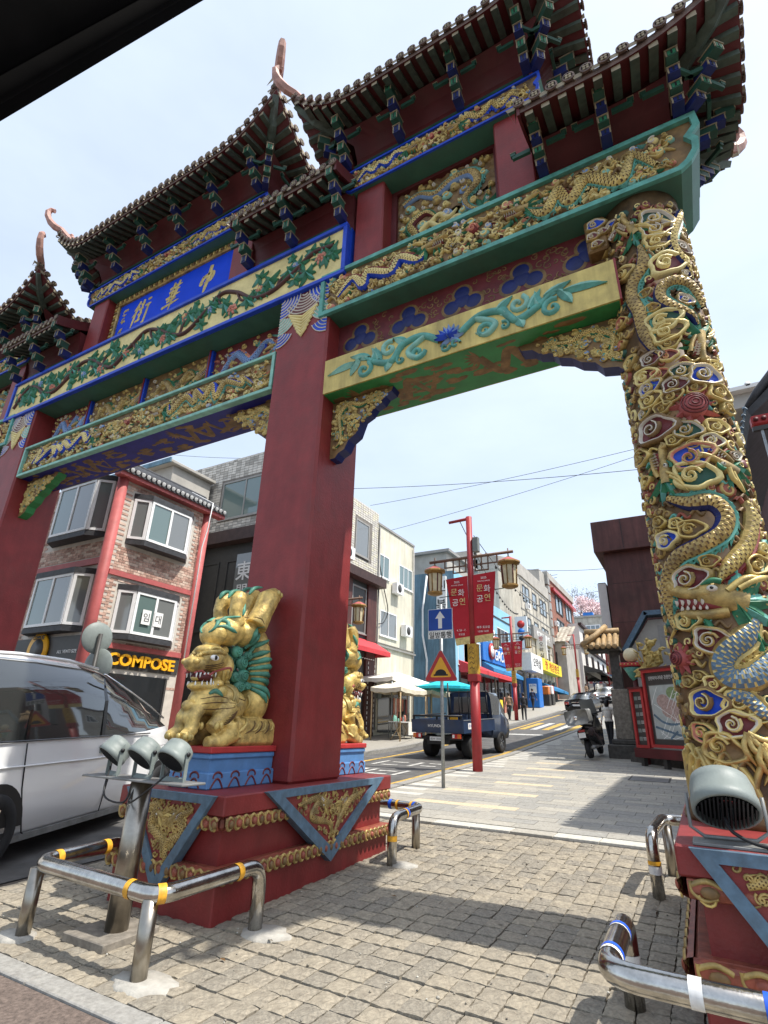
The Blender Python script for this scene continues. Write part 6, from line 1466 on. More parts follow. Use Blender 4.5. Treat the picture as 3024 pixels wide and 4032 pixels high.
def bay(par, M, s0, s1, t0, t1, pr=.34, cheek=.34):
    """projecting white bay window with slanted cheeks, slate hood and base"""
    def Q(s, t, h): return M(s, t, h)
    prof = [(s0,0),(s0+cheek,pr),(s1-cheek,pr),(s1,0)]; o = None
    for (za, zb_, ov, m_) in ((t1,t1+.16,.05,'slate'),(t0-.16,t0-.02,.03,'slate')):
        b = MB(); pp = [(s0-ov,-.0),(s0+cheek-ov*.5,pr+ov),(s1-cheek+ov*.5,pr+ov),(s1+ov,0)]
        b.add([Q(s,za,h) for s,h in pp]+[Q(s,zb_,h) for s,h in pp], [(0,1,2,3),(7,6,5,4),(0,1,5,4),(1,2,6,5),(2,3,7,6)], m_)
        q_ = b.build('bay_window' if o is None else 'window_base', o or par); o = o or q_
    for i in range(3):
        (sa,ha),(sb,hb) = prof[i], prof[i+1]; L_ = hypot(sb-sa,hb-ha); nx_, nh = -(hb-ha)/L_, (sb-sa)/L_
        MM = lambda s, t, h, sa=sa, ha=ha, sb=sb, hb=hb, L_=L_, nx_=nx_, nh=nh: M(sa+(sb-sa)*s/L_+nx_*h, t, ha+(hb-ha)*s/L_+nh*h)
        fr = MB(); n = 2 if i == 1 else 1; fw = .07
        fb(fr, MM, .004, L_-.004, t0, t0+fw, -.03, .035, 'frame_white'); fb(fr, MM, .004, L_-.004, t1-fw, t1, -.03, .035, 'frame_white')
        for k in range(n+1): c = lerp(fw*.6, L_-fw*.6, k/n); fb(fr, MM, c-fw*.55, c+fw*.55, t0+fw, t1-fw, -.028, .033, 'frame_white')
        fr.build('frame', o)
        for k in range(n): p = MB(); fb(p, MM, lerp(fw*.6,L_-fw*.6,k/n)+.02, lerp(fw*.6,L_-fw*.6,(k+1)/n)-.02, t0+.04, t1-.04, -.01, .008, ('glass_grey','glass_green')[(k+i)%2]); p.build('pane', o)
    return o
def tiled(par, M, rects, holes, tw, th, g, matname, nparts, name, mats=None, off=True, h=.010, seed=1):
    """brick or tile courses over rects, leaving holes free; the first nparts are pieces, the rest one field"""
    rr = random.Random(seed); lst = []
    for s0, s1, t0, t1 in rects:
        rw = 0; t = t0
        while t+th <= t1+1e-6:
            s = s0-(tw*.5 if off and rw % 2 else 0)
            while s < s1:
                a, b_ = max(s, s0), min(s+tw-g, s1)
                if b_-a > tw*.2 and not any(a < H_[1] and b_ > H_[0] and t < H_[3] and t+th > H_[2] for H_ in holes): lst.append((a,b_,t,t+th-g))
                s += tw
            t += th; rw += 1
    rest = MB()
    step = max(1, len(lst)//max(1,nparts))
    for k, (a,b_,c,d) in enumerate(lst):
        hh = h*rr.uniform(.7,1.25); m_ = rr.choice(mats) if mats else matname
        if nparts and k % step == 0 and k//step < nparts: mb = MB(); fb(mb, M, a,b_,c,d, -.005, hh, m_); mb.build(name, par)
        else:
            vs = [M(s,t_,q) for q in (0,hh) for s,t_ in ((a,c),(b_,c),(b_,d),(a,d))]; rest.add(vs, [(4,5,6,7),(0,1,5,4),(1,2,6,5),(2,3,7,6),(3,0,4,7)], m_)
    if rest.v: rest.build(name+'_field', par, kind='stuff')
FX = -13.4
SM = flatx(FX, 0, 0)                       # street side: s = y, t = z
# ---- brick cafe on the corner
cafe = thing('brick_cafe', 'brown brick corner cafe building with red columns, white bay windows and black tiled eaves', 'building', (-14.5,9.5,gz(9)))
b = MB(); b.box(-19.5, FX-.001, 8.30, 11.55, 0, 8.0, 'mortar'); b.build('wall', cafe)
FM = flat(0, 8.30, 0)
hR = [(8.7,11.0,5.95,7.56),(8.8,11.0,3.33,4.88),(8.2,12,5.0,5.2),(8.2,12,2.3,3.2)]
tiled(cafe, SM, [(8.36,11.34,2.2,7.75)], hR+[(8.2,8.40,0,8),(8.8,11.2,2.3,3.25)], .215, .075, .012, 'brick_a', 150, 'brick', ('brick_a','brick_b','brick_a','brick_c'), True, .012, 3)
hL = [(-16.3,-13.55,6.0,8.2),(-16.3,-13.55,3.3,5.2),(-20,-13,5.25,5.5)]
tiled(cafe, FM, [(-19.4,-13.46,3.35,8.0)], hL, .215, .075, .012, 'brick_a', 150, 'brick', ('brick_a','brick_b','brick_a','brick_c'), True, .012, 4)
bay(cafe, SM, 8.78, 10.92, 6.14, 7.36); bay(cafe, SM, 8.88, 10.92, 3.52, 4.68)
bay(cafe, FM, -16.15, -13.72, 6.24, 7.78); bay(cafe, FM, -16.15, -13.72, 3.62, 5.0)
for y in (8.30, 11.46):
    b = MB(); b.lathe([(.145,0),(.145,7.85)], 'red_pink', 18, (FX+.0, y, 0)); b.build('column', cafe)
b = MB(); fb(b, SM, 8.45, 11.3, 5.03, 5.17, 0, .07, 'red_pink'); fb(b, SM, 8.45, 11.3, 3.12, 3.26, 0, .07, 'red_pink'); fb(b, FM, -19, -13.55, 5.28, 5.46, 0, .07, 'red_pink'); b.build('string_course', cafe)
b = MB(); fb(b, SM, 8.0, 12.0, 7.80, 7.95, 0, .28, 'red_pink'); b.build('eave_board', cafe)
for k in range(22):       # black pantiles with white end caps
    y = 8.1+k*.18; b = MB(); p = [(FX+.36,y,7.99),(FX+.10,y,8.16),(FX-.3,y,8.42),(FX-.8,y,8.72)]
    b.tube(p, .055, 'slate', 8); b.lathe([(.066,0),(.066,.012),(.05,.016)], ['slate_edge','slate_edge'], 12, p[0], (1,0,-.3)); b.build('eave_tile', cafe)
b = MB(); b.add([(FX+.33,8.0,7.955),(FX+.33,12.05,7.955),(FX-.85,12.05,8.70),(FX-.85,8.0,8.70),(FX+.33,8.0,7.90),(FX+.33,12.05,7.90)], [(0,1,2,3),(0,4,5,1)], 'slate'); b.box(FX-1.0,FX-.8,8.0,12.05,8.55,8.86,'slate',.04); b.build('eave_roof', cafe)
b = MB(); fb(b, SM, 8.5, 11.28, 2.62, 3.10, .012, .03, 'frame_dark'); b.build('sign_band', cafe)
letters('cafe_name_sign', 'COMPOSE', (FX+.07,10.0,2.86), (0,1,0), (0,0,1), .42, .03, 'compose_yellow', cafe, 2.15, bold=.012)
b = MB(); fb(b, FM, -19, -13.3, 2.6, 3.36, 0, .1, 'frame_dark'); fbd = b.build('front_sign_board', cafe)
b = MB(); b.lathe([(.46,0),(.46,.06)], 'compose_yellow', 28, (-15.25,8.19,3.03), (0,-1,0)); b.lathe([(.30,.061),(.30,.07)], 'frame_dark', 24, (-15.25,8.19,3.03), (0,-1,0)); dsc = b.build('round_sign', cafe)
letters('round_sign_text', 'COMPOSE', (-15.25,8.12,3.36), (1,0,0), (0,0,1), .16, .004, 'frame_dark', dsc, .52)
letters('slogan', 'ALL VENTI SIZE', (-13.95,8.19,2.96), (1,0,0), (0,0,1), .12, .004, 'text_white', fbd, .85)
for k, (ch_, s) in enumerate((('임',9.62),('대',10.02))):
    b = MB(); fb(b, SM, s-.14, s+.14, 3.82, 4.22, .385, .392, 'sign_white'); q = b.build('paper_notice', cafe); letters('notice_text', ch_, (FX+.394,s,4.02), (0,1,0), (0,0,1), .26, .001, 'text_black', q)
b = MB()
for z0, z1 in ((.3,2.5),): fb(b, SM, 9.0, 10.9, z0, z1, .0, .03, 'glass_dark'); fb(b, SM, 8.94, 9.0, z0, z1, 0, .06, 'frame_dark'); fb(b, SM, 10.9, 10.96, z0, z1, 0, .06, 'frame_dark')
b.build('shopfront', cafe)
b = MB(); b.tube([(FX-.6,11.2,8.66),(FX+.42,11.28,8.1),(FX+.30,11.32,7.2),(FX+.20,11.30,6.6),(FX+.16,11.34,3.0)], .02, 'frame_white', 6); b.build('cable', cafe)
# ---- grey tiled block with the dark restaurant front
gb_ = thing('tiled_block', 'pale grey tiled commercial block with dark timber restaurant front beside the brick cafe', 'building', (-15,18,gz(18)))
b = MB(); b.box(-20, FX-.002, 14.6, 22.95, 0, 11.95, 'tile_grout'); b.build('wall', gb_)
GM = flat(0, 14.6, 0)
tiled(gb_, GM, [(-20,FX-.02,8.5,12.0)], [(-16.35,-13.6,9.1,10.95)], .24, .12, .02, 'tile_white', 60, 'wall_tile', ('tile_white','render_grey','tile_white'), False, .012, 5)
tiled(gb_, SM, [(14.62,22.93,8.3,12.05)], [(20.6,22.1,9.1,11.1),(16.5,18.5,9.1,11.1)], .24, .12, .02, 'tile_white', 80, 'wall_tile', ('tile_white','tile_white','render_cream'), False, .012, 6)
window(gb_, GM, -16.3, -13.65, 9.15, 10.9, 2, 'frame_grey', 'glass_green', .07, .04); window(gb_, SM, 20.7, 22.0, 9.15, 11.0, 1, 'frame_grey', 'glass_grey', .08, .03); window(gb_, SM, 16.6, 18.4, 9.15, 11.0, 2, 'frame_grey', 'glass_grey', .08, .03)
b = MB(); fb(b, GM, -20, FX+.5, 7.95, 8.45, 0, .5, 'brown_dark'); fb(b, SM, 14.1, 23.0, 7.85, 8.28, 0, .55, 'brown_dark'); b.build('canopy_band', gb_)
b = MB(); fb(b, SM, 14.6, 22.93, .5, 7.85, .0, .06, 'frame_dark'); fb(b, GM, -20, FX, .3, 7.95, 0, .05, 'frame_dark'); b.build('dark_front', gb_)
for s in (14.8, 17.3, 19.6, 21.9): b = MB(); fb(b, SM, s, s+.85, .9, 7.84, .06, .16, 'panel_brown'); b.build('timber_pier', gb_)
for s in (15.75,18.25,20.55): window(gb_, SM, s, s+1.28, 5.4, 7.6, 1, 'frame_grey', 'glass_grey', .07, .10)
for x0 in (-19.4,-17.2,-15.4): window(gb_, GM, x0, x0+1.4, 4.6, 7.3, 1, 'frame_dark', 'glass_dark', .07, .09)
b = MB(); fb(b, GM, -14.75, -13.85, 5.6, 7.45, .08, .2, 'glass_grey'); vs_ = b.build('hanging_sign', gb_); letters('sign_character', '東', (-14.3,14.39,6.75), (1,0,0), (0,0,1), .78, .006, 'text_white', vs_, bold=.01); letters('sign_character', '門', (-14.3,14.39,5.95), (1,0,0), (0,0,1), .6, .006, 'text_white', vs_)
b = MB(); b.add([(FX+.02,18.6,5.2),(FX+.02,22.75,5.2),(FX+1.0,22.75,4.62),(FX+1.0,18.6,4.62),(FX+1.0,22.75,4.42),(FX+1.0,18.6,4.42),(FX+.02,22.75,4.42),(FX+.02,18.6,4.42)], [(0,1,2,3),(3,2,4,5),(1,6,4,2),(0,3,5,7)], 'awning_red'); b.build('awning', gb_)
b = MB()
for k in range(14): fb(b, SM, 22.1, 22.14, 1.2+k*.22, 1.32+k*.22, .165, .18, 'text_white'); fb(b, SM, 22.7, 22.74, 1.1+k*.22, 1.22+k*.22, .165, .18, 'text_white')
for k in range(9): fb(b, SM, 20.9+k*.2, 21.02+k*.2, 4.28, 4.32, .165, .18, 'text_white')
b.build('dashed_light_strip', gb_)
b = MB(); fb(b, SM, 20.7, 21.3, 1.6, 2.6, .06, .2, 'frame_white'); fb(b, SM, 20.78, 21.22, 1.7, 2.5, .2, .21, 'glass_dark'); b.build('kiosk_screen', gb_)
tb_ = thing('blue_eaved_house', 'low house with blue metal eaves squeezed behind the brick cafe', 'building', (-18,13.2,0)); b = MB(); b.box(-21,-16.9,12.4,14.4,0,10.9,'render_grey'); b.build('wall', tb_); b = MB(); b.box(-21.2,-16.7,12.1,14.5,10.92,11.05,'render_grey',.02); b.box(-21.2,-16.7,12.06,12.12,10.9,11.1,'render_blue'); b.build('eave', tb_)
# ---- cream block
cr = thing('cream_building', 'cream rendered three storey building with sliding windows next to the tiled block', 'building', (-16,25,gz(25)))
b = MB(); b.box(-22, FX, 22.96, 27.15, 0, 11.45, 'render_cream'); b.build('wall', cr); b = MB(); fb(b, SM, 22.9, 27.25, 11.40, 11.52, -3, .06, 'frame_grey'); b.build('parapet_cap', cr)
window(cr, SM, 22.98, 24.2, 8.62, 9.86, 2, 'frame_white', 'glass_green'); window(cr, SM, 25.35, 27.0, 8.6, 9.85, 3, 'frame_white', 'glass_green'); window(cr, SM, 23.35, 25.15, 5.62, 6.92, 2, 'frame_white', 'glass_grey')
b = MB(); fb(b, SM, 23.0, 27.3, 5.05, 5.13, 0, .12, 'frame_grey'); fb(b, SM, 23.0, 27.3, 5.22, 5.25, 0, .05, 'frame_grey'); b.build('canopy_strip', cr)
b = MB(); fb(b, SM, 23.4, 26.8, 1.1, 3.6, .0, .02, 'glass_dark'); b.build('shopfront', cr)
for k, P in enumerate(([(FX+.05,22.95,11.3),(FX+.06,23.0,9.6),(FX+.1,23.4,8.3),(FX+.1,24.0,7.0),(FX+.1,23.6,6.3),(FX+.1,23.0,6.1)],)): b = MB(); b.tube([tuple(p) for p in spl(P,5)], .025, 'black', 6); b.build('cable', cr)
# ---- blue corner building; street side coloured paler as sunlit, south face darker as shaded
bl = thing('blue_building', 'blue rendered building with hanging white pipe and light blue shop side', 'building', (-16,38,gz(36)))
b = MB(); b.box(-24, FX, 33.5, 41.5, 0, 11.6, 'render_blue'); b.box(FX-.01, FX+.012, 33.52, 41.5, 0, 11.59, 'render_blue_sunlit'); b.box(-22, FX-.003, 41.5, 47.2, 0, 10.85, 'render_blue_sunlit'); b.build('wall', bl)
b = MB(); b.box(-22, -14.5, 35, 41, 11.6, 13.5, 'render_grey'); b.box(-22.3, -14.2, 34.7, 41.2, 13.5, 13.7, 'frame_grey'); b.build('penthouse', bl)
b = MB(); b.tube([(FX-2.0,33.42,11.4),(FX-2.3,33.36,9.0),(FX-2.3,33.36,7.2),(FX-2.0,33.36,5.6),(FX-2.1,33.36,1.0)], .07, 'frame_white', 8); b.build('hanging_pipe', bl)
window(bl, SM, 33.9, 36.2, 5.3, 7.2, 2, 'frame_white', 'glass_green'); window(bl, SM, 37.4, 39.4, 5.3, 7.2, 2, 'frame_white', 'glass_green'); window(bl, SM, 42.7, 45.8, 7.6, 9.2, 3, 'frame_white', 'glass_dark')
b = MB(); fb(b, SM, 41.6, 47.2, 9.9, 10.0, 0, .06, 'frame_dark'); b.build('string_course', bl)
b = MB(); fb(b, SM, 38.5, 46.8, 6.1, 7.5, .02, .2, 'shop_blue'); sg = b.build('shop_sign', bl); letters('shop_name', 'GACHA', (FX+.21,42.9,6.75), (0,1,0), (0,0,1), 1.15, .03, 'text_white', sg, 3.6, shear=.2)
b = MB(); b.lathe([(.62,0),(.62,.12)], 'sign_red', 24, (FX+.21,40.3,6.9), (1,0,0)); b.lathe([(.42,.121),(.42,.14)], 'text_white', 20, (FX+.21,40.3,6.9), (1,0,0)); b.build('round_emblem', sg)
def awning(par, y0, y1, zt, zb, out, m_, X=FX):
    b = MB(); b.add([(X,y0,zt),(X,y1,zt),(X+out,y1,zb),(X+out,y0,zb),(X+out,y1,zb-.25),(X+out,y0,zb-.25),(X,y0,zb-.2),(X,y1,zb-.2)], [(0,1,2,3),(3,2,4,5),(0,3,5,6),(1,7,4,2)], m_); b.build('awning', par)
awning(bl, 34.0, 42.4, 5.6, 5.0, 1.4, 'awning_red'); awning(bl, 38.6, 46.5, 6.05, 5.5, .9, 'awning_blue')
b = MB(); fb(b, SM, 34, 46.8, 1.8, 4.9, .0, .06, 'glass_dark'); 
for k in range(9): fb(b, SM, 34+k*1.6, 34.12+k*1.6, 1.8, 4.9, .061, .12, 'frame_dark')
b.build('shopfront', bl)
b = MB(); fb(b, flat(0,33.5,0), -14.6, -13.9, 7.2, 11.2, .0, .25, 'sign_white'); vs_ = b.build('vertical_sign', bl)
for k, c in enumerate('신복집'): letters('sign_text', c, (-14.25,33.24,10.5-k*1.3), (1,0,0), (0,0,1), .85, .01, 'text_black', vs_)
# ---- beige rounded corner block with game arcade signs
be = thing('beige_block', 'tall beige tiled block with curved corner and arcade signs beyond the blue shop', 'building', (-16,54,gz(54)))
b = MB(); ys_, zs_ = [], []
out = [(-24,47.3),(-16.4,47.3),(-14.6,47.8),(-13.7,49.2),(FX,51),(FX,63),(-24,63)]
b.prism([(a, c) for a, c in out], lambda a, c: (a, c, 0), lambda a, c: (a, c, 16.6), 'render_beige'); b.prism([(a+(.12 if a > -20 else 0), c) for a, c in out], lambda a, c: (a, c, 15.6), lambda a, c: (a, c, 16.9), 'render_grey'); b.build('wall', be)
for z0, z1 in ((13.0,14.9),(9.9,11.8)):
    window(be, flat(0,47.3,0), -19.4, -16.7, z0, z1, 2, 'frame_dark', 'sky_glass', .1, .05, False); window(be, SM, 51.6, 54.2, z0+.2, z1, 2, 'frame_dark', 'sky_glass', .1, .05, False); window(be, SM, 55.4, 57.2, z0+.2, z1, 1, 'frame_dark', 'sky_glass', .1, .05, False); window(be, SM, 58.6, 61.6, z0+.2, z1, 2, 'frame_dark', 'sky_glass', .1, .05, False)
b = MB()
for z in (12.3,9.2,15.3,13.9,10.8): fb(b, SM, 50.8, 63, z, z+.10, .0, .05, 'frame_grey'); fb(b, flat(0,47.3,0), -24, -16.3, z, z+.10, 0, .05, 'frame_grey')
for k in range(9): fb(b, SM, 51+k*1.45, 51.08+k*1.45, 5, 15.5, .0, .03, 'frame_grey')
b.build('panel_joint', be)
b = MB(); b.box(-15.5,-13.6,60.5,63,16.9,18.8,'render_grey'); b.build('roof_house', be); b = MB(); b.box(-20,-17,49,52,16.9,18.2,'render_grey'); b.build('roof_house', be)
def signbox(par, y0, y1, z0, z1, m_, txt, tm, size, X=FX, dx=.18, w_=None):
    b = MB(); fb(b, flatx(X,0,0), y0, y1, z0, z1, .02, dx, m_); o = b.build('shop_sign', par)
    if txt: letters('sign_text', txt, (X+dx+.002,(y0+y1)/2,(z0+z1)/2), (0,1,0), (0,0,1), size, .01, tm, o, w_)
signbox(be, 53.6, 62.4, 6.85, 7.95, 'yellow_sign', '짱 게임랜드', 'sign_red', .9, FX, .9, 6.2); signbox(be, 49.2, 53.3, 6.35, 7.9, 'sign_white', '오락실', 'text_black', .9, FX, 1.0, 2.7); signbox(be, 53.8, 62, 9.9, 11.2, 'frame_grey', 'KOREA GAME', 'text_white', .8, FX, .3, 5.5)
b = MB(); b.box(FX+.1, FX+1.2, 47.8, 48.1, 8.0, 10.9, 'sign_white'); b.build('projecting_sign', be); b = MB(); b.box(FX+.1, FX+1.1, 55.2, 55.5, 8.0, 10.3, 'sign_white'); vs_ = b.build('projecting_sign', be)
for k, c in enumerate('짱오락실'): letters('sign_text', c, (FX+.6,55.19,9.98-k*.55), (1,0,0), (0,0,1), .5, .01, 'sign_red' if k == 0 else 'text_black', vs_)
b = MB(); b.lathe([(.34,0),(.34,.02)], 'sign_red', 16, (FX+.65,47.79,10.2), (0,-1,0)); b.lathe([(.30,0),(.30,.022)], 'shop_blue', 16, (FX+.65,47.79,9.55), (0,-1,0)); b.lathe([(.22,0),(.22,.022)], 'text_black', 16, (FX+.65,47.79,8.95), (0,-1,0)); b.build('sign_emblem', vs_)
awning(be, 56, 63, 5.9, 5.3, 1.3, 'awning_blue'); b = MB(); fb(b, SM, 48, 63, 2.6, 6.2, 0, .06, 'glass_dark')
for k in range(7): fb(b, SM, 50+k*2, 50.2+k*2, 2.6, 6.3, .061, .2, 'render_grey')
b.build('shopfront', be); window(be, SM, 57.2, 61.5, 8.2, 9.7, 4, 'frame_white', 'glass_dark', .1, .06, False)
# ---- brick block further up
bk = thing('brick_block', 'red brick block with grey quoins further up the street', 'building', (-16,70,gz(70)))
b = MB(); b.box(-26, FX, 63.4, 79, 0, 18.4, 'brick_far'); b.box(-26, FX+.15, 63.2, 79.2, 18.4, 19.2, 'render_grey'); b.build('wall', bk)
for k in range(8): b = MB(); b.box(FX-.3, FX+.14, 63.1, 64.1, 10.6+k*1.0, 11.4+k*1.0, 'frame_grey'); b.build('quoin', bk)
for z0 in (15.0,12.0,9.0): window(bk, SM, 67, 71, z0, z0+2.2, 2, 'frame_dark', 'sky_glass', .12, .1, False); window(bk, SM, 73, 77, z0, z0+2.2, 2, 'frame_dark', 'sky_glass', .12, .1, False)
b = MB(); fb(b, SM, 65, 79, 17.2, 17.6, 0, .4, 'sign_red'); fb(b, SM, 65, 79, 11.4, 11.8, 0, .25, 'render_beige'); b.build('string_course', bk)
# ---- low house with tin roof, white gabled shop house
tn = thing('tin_roof_house', 'low grey house with rusty corrugated roof beside the arcade block', 'building', (-12.6,66,gz(66)))
b = MB(); b.box(-18, -12.2, 64.4, 72.4, 0, 11.0, 'render_grey'); b.build('wall', tn)
b = MB(); n = 26
for k in range(n):
    a, c = -18.4+k*.26, -18.4+(k+1)*.26; zz = lambda y: 11.0+.75*(y-64)*.35; zo = .07*(k%2); b.add([(a,63.8,10.9+zo),(c,63.8,10.9+.07*((k+1)%2)),(c,69,13.4+.07*((k+1)%2)),(a,69,13.4+zo)], [(0,1,2,3)], 'tin_roof')
b.build('roof', tn); window(tn, flat(0,64.4,0), -15.5, -13.2, 7.0, 9.8, 1, 'frame_dark', 'glass_dark', .15, .05)
wg = thing('white_shophouse', 'white gabled shop house with dark timber trim and awnings up the street', 'building', (-14,82,gz(80)))
b = MB(); b.prism([(73.5,0),(96,0),(96,14.2),(73.5,14.6)], lambda a, c: (-12.0,a,c), lambda a, c: (-20,a,c), 'white_wall'); b.build('wall', wg)
for z0 in (14.3,11.6): b = MB(); b.box(-12.01,-11.6,73.3,96.2,z0,z0+.35,'brown_dark'); b.build('trim', wg)
WM = flatx(-12.0,0,0)
for y in (76,81,86,91):
    window(wg, WM, y, y+1.8, 9.4, 11.2, 2, 'brown_dark', 'glass_dark', .15, .06, False); window(wg, WM, y, y+1.8, 12.1, 13.8, 2, 'brown_dark', 'glass_dark', .15, .06, False)
awning(wg, 74, 88, 9.3, 8.6, 2.2, 'frame_dark', -12.0); awning(wg, 88, 96, 9.8, 9.2, 1.8, 'awning_blue', -12.0); b = MB(); fb(b, WM, 74, 96, 5.2, 8.5, 0, .1, 'glass_dark'); b.build('shopfront', wg)
of = thing('orange_brick_house', 'small orange brick house with red signs behind the white shop house', 'building', (-12,102,gz(100))); b = MB(); b.box(-18,-11,97,108,0,15.5,'brick_far'); b.box(-11,-10.7,98,106,10.5,12.2,'sign_red'); b.box(-18.2,-10.8,96.8,108.2,15.5,15.9,'render_grey'); b.build('wall', of)
for y in (99,102.5): window(of, flatx(-11,0,0), y, y+1.8, 12.8, 14.6, 1, 'frame_dark', 'glass_dark', .15, .08, False)
fh = thing('hillside_house', 'beige house with wide window on the hill at the head of the street', 'building', (-9,122,gz(120))); b = MB(); b.box(-21,-14.2,120,128,0,24.0,'render_beige'); b.box(-21.2,-14,119.8,128.2,24.0,24.4,'render_grey'); b.box(-18.5,-16.5,120.5,122,24.4,25.2,'shop_blue'); b.build('wall', fh); window(fh, flat(0,120,0), -18.2, -15.2, 20.8, 22.4, 3, 'frame_white', 'sky_glass', .2, .06, False)
b = MB(); fb(b, flat(0,120,0), -21, -14.2, 19.4, 19.8, 0, .8, 'frame_dark'); b.build('balcony', fh)
# closing row at the top of the street, and the right-hand side beyond the brown building
for k, (x0, x1, y0, z1, m_, lab) in enumerate([(-6.0,2.0,70,14.5,'render_grey','grey plastered house at the right of the street behind the pavilion'),(-10.6,-6.5,111,13.0,'red_bright','red fronted shop closing the top of the street')]):
    t = thing('street_house', lab, 'building', ((x0+x1)/2, y0, gz(y0))); b = MB(); b.box(x0, x1, y0, y0+9, 0, z1, m_); b.box(x0-.2, x1+.2, y0-.2, y0+9.2, z1, z1+.4, 'brown_dark'); b.build('wall', t)
    for j in range(2):
        window(t, flat(0,y0,0), lerp(x0,x1,.15+.42*j), lerp(x0,x1,.42+.42*j), z1-3.2, z1-1.4, 2, 'frame_white', 'glass_dark', .15, .06, False)
# ---- right side: brown clad building
br = thing('brown_clad_building', 'plain dark brown clad building with overhanging top behind the dragon column', 'building', (0,24,gz(21)))
b = MB(); b.box(-2.17, 9, 20.4, 32, 0, 7.55, 'panel_brown'); b.build('wall', br)
b = MB(); b.box(-2.45, 9, 20.1, 32, 7.56, 8.75, 'panel_brown', .01); b.build('parapet', br)
b = MB()
for x in (-1.42, .6): b.box(x-.008, x+.008, 20.092, 20.11, 7.57, 8.74, 'black')
for z in (3.2,5.0,6.4): b.box(-2.175, 3, 20.394, 20.41, z-.008, z+.008, 'brown_dark')
for x in (-.3,): b.box(x-.006, x+.006, 20.394, 20.41, 2, 7.5, 'brown_dark')
b.build('cladding_joint', br)
b = MB(); b.box(-2.75,-2.45,22.5,24.6,4.2,7.0,'frame_dark',.02); b.box(-2.76,-2.44,22.46,22.5,4.25,6.95,'sign_white'); b.build('projecting_sign', br)
gh = thing('gabled_annex', 'small pale pink gabled annex with teal barge boards in front of the brown building', 'building', (0,20,gz(19)))
b = MB(); b.prism([(-1.55,.6),(1.5,.6),(1.5,4.9),(-.98,4.9),(-1.62,4.0)], lambda a, c: (a, 19.7, c), lambda a, c: (a, 20.39, c), 'pink_flower' if False else 'render_grey'); b.build('wall', gh)
b = MB()
P = [(-1.82,3.92),(-1.05,5.1),(1.6,5.1)]
for (a, c), (a2, c2) in zip(P, P[1:]):
    d = Vector((a2-a,0,c2-c)).normalized(); n_ = Vector((-d.z,0,d.x)); m0 = Vector(((a+a2)/2,19.75,(c+c2)/2)); b.obox(m0, d, Vector((0,1,0)), n_, hypot(a2-a,c2-c)/2+.03, .28, .075, 'blue_grey')
b.build('barge_board', gh)
b = MB(); b.box(-.75,-.15,19.68,19.72,1.2,4.7,'frame_grey'); b.build('shutter', gh)
# ---- upper right: tiled eave and metal structure close by
ur = thing('tiled_pavilion', 'corner of a dark tiled pavilion roof with red eaves beside the dragon column', 'pavilion', (2.4,9.5,gz(9)))
for k in range(28):
    b = MB(); y = 8.9+k*.22; b.tube([(1.42,y,6.12),(1.62,y,6.42),(1.95,y,6.80),(2.5,y,7.3)], .07, 'slate', 8); b.lathe([(.085,0),(.085,.02)], 'blue_grey', 10, (1.42,y,6.12), (-1,0,-.5)); b.build('eave_tile', ur)
b = MB(); b.prism([(1.40,6.08),(1.44,5.98),(2.8,7.1),(2.8,7.36)], lambda a, c: (a,8.8,c), lambda a, c: (a,15.1,c), 'slate'); b.build('eave', ur); b = MB(); b.box(1.42,2.8,8.78,8.95,5.80,5.96,'red_bright',.02)
for k in range(8): b.lathe([(.035,0),(.035,.03)], 'red_dark', 8, (1.48+k*.1,8.78,5.88), (0,-1,0))
b.build('red_eave', ur)
b = MB(); b.box(1.40,3,8.7,8.76,5.66,5.73,'frame_dark'); b.build('beam', ur)
for x in (1.50,1.60,1.72): b = MB(); b.box(x,x+.03,8.72,8.76,gz(8.7),5.66,'galv' if x < 1.6 else 'frame_dark'); b.build('post', ur)
b = MB(); b.box(1.78,5.2,8.9,15,gz(8.7)-.2,5.66,'panel_brown'); b.build('panel', ur)
wr = thing('white_roof_hall', 'pale corrugated canopy roof standing behind the dragon column', 'building', (4,17,gz(16))); b = MB(); b.box(2.3,9,16.05,22,10.05,10.5,'render_grey'); b.box(2.1,9,15.8,22,10.5,10.62,'white_wall'); 
for k in range(12): b.tube([(2.2+k*.5,15.8,10.64),(2.2+k*.5,22,10.64)], .08, 'white_wall', 6)
b.box(2.5,9,16.3,22,0,10.04,'render_grey'); b.build('wall_and_roof', wr)
# ---- small fittings on the facades
def ac_unit(par, M, s, t, h=.0):
    b = MB(); fb(b, M, s, s+.8, t, t+.58, h+.06, h+.36, 'frame_white'); b.build('air_conditioner', par)
    c = Vector(M(s+.32, t+.29, h+.361)); n_ = (Vector(M(s,t,1))-Vector(M(s,t,0))).normalized(); b = MB(); b.lathe([(.22,0),(.22,.008),(.02,.012)], 'frame_dark', 18, c, n_); b.build('fan_grille', par)
for par, s, t in ((cr,24.5,8.0),(cr,25.6,5.9),(gb_,19.4,8.6),(be,50.2,8.4),(be,52.2,12.5),(bk,65.2,13.0),(bl,40.2,8.0),(bl,36.6,8.4)): ac_unit(par, SM, s, t)
for par, s, z0, z1 in ((cr,22.99,1.2,11.2),(cr,27.05,1.2,11.3),(gb_,14.7,8.6,11.9),(bl,41.4,2,11.4),(be,62.9,4,16.4)):
    b = MB(); b.tube([(FX+.09,s,z0),(FX+.09,s,z1)], .045, 'frame_grey', 8); b.build('downpipe', par)
for par, s, t in ((cr,23.15,2.6),(gb_,20.1,2.2),(bl,41.0,3.0)): b = MB(); fb(b, SM, s, s+.35, t, t+.5, .0, .14, 'grey_metal'); b.build('meter_box', par)
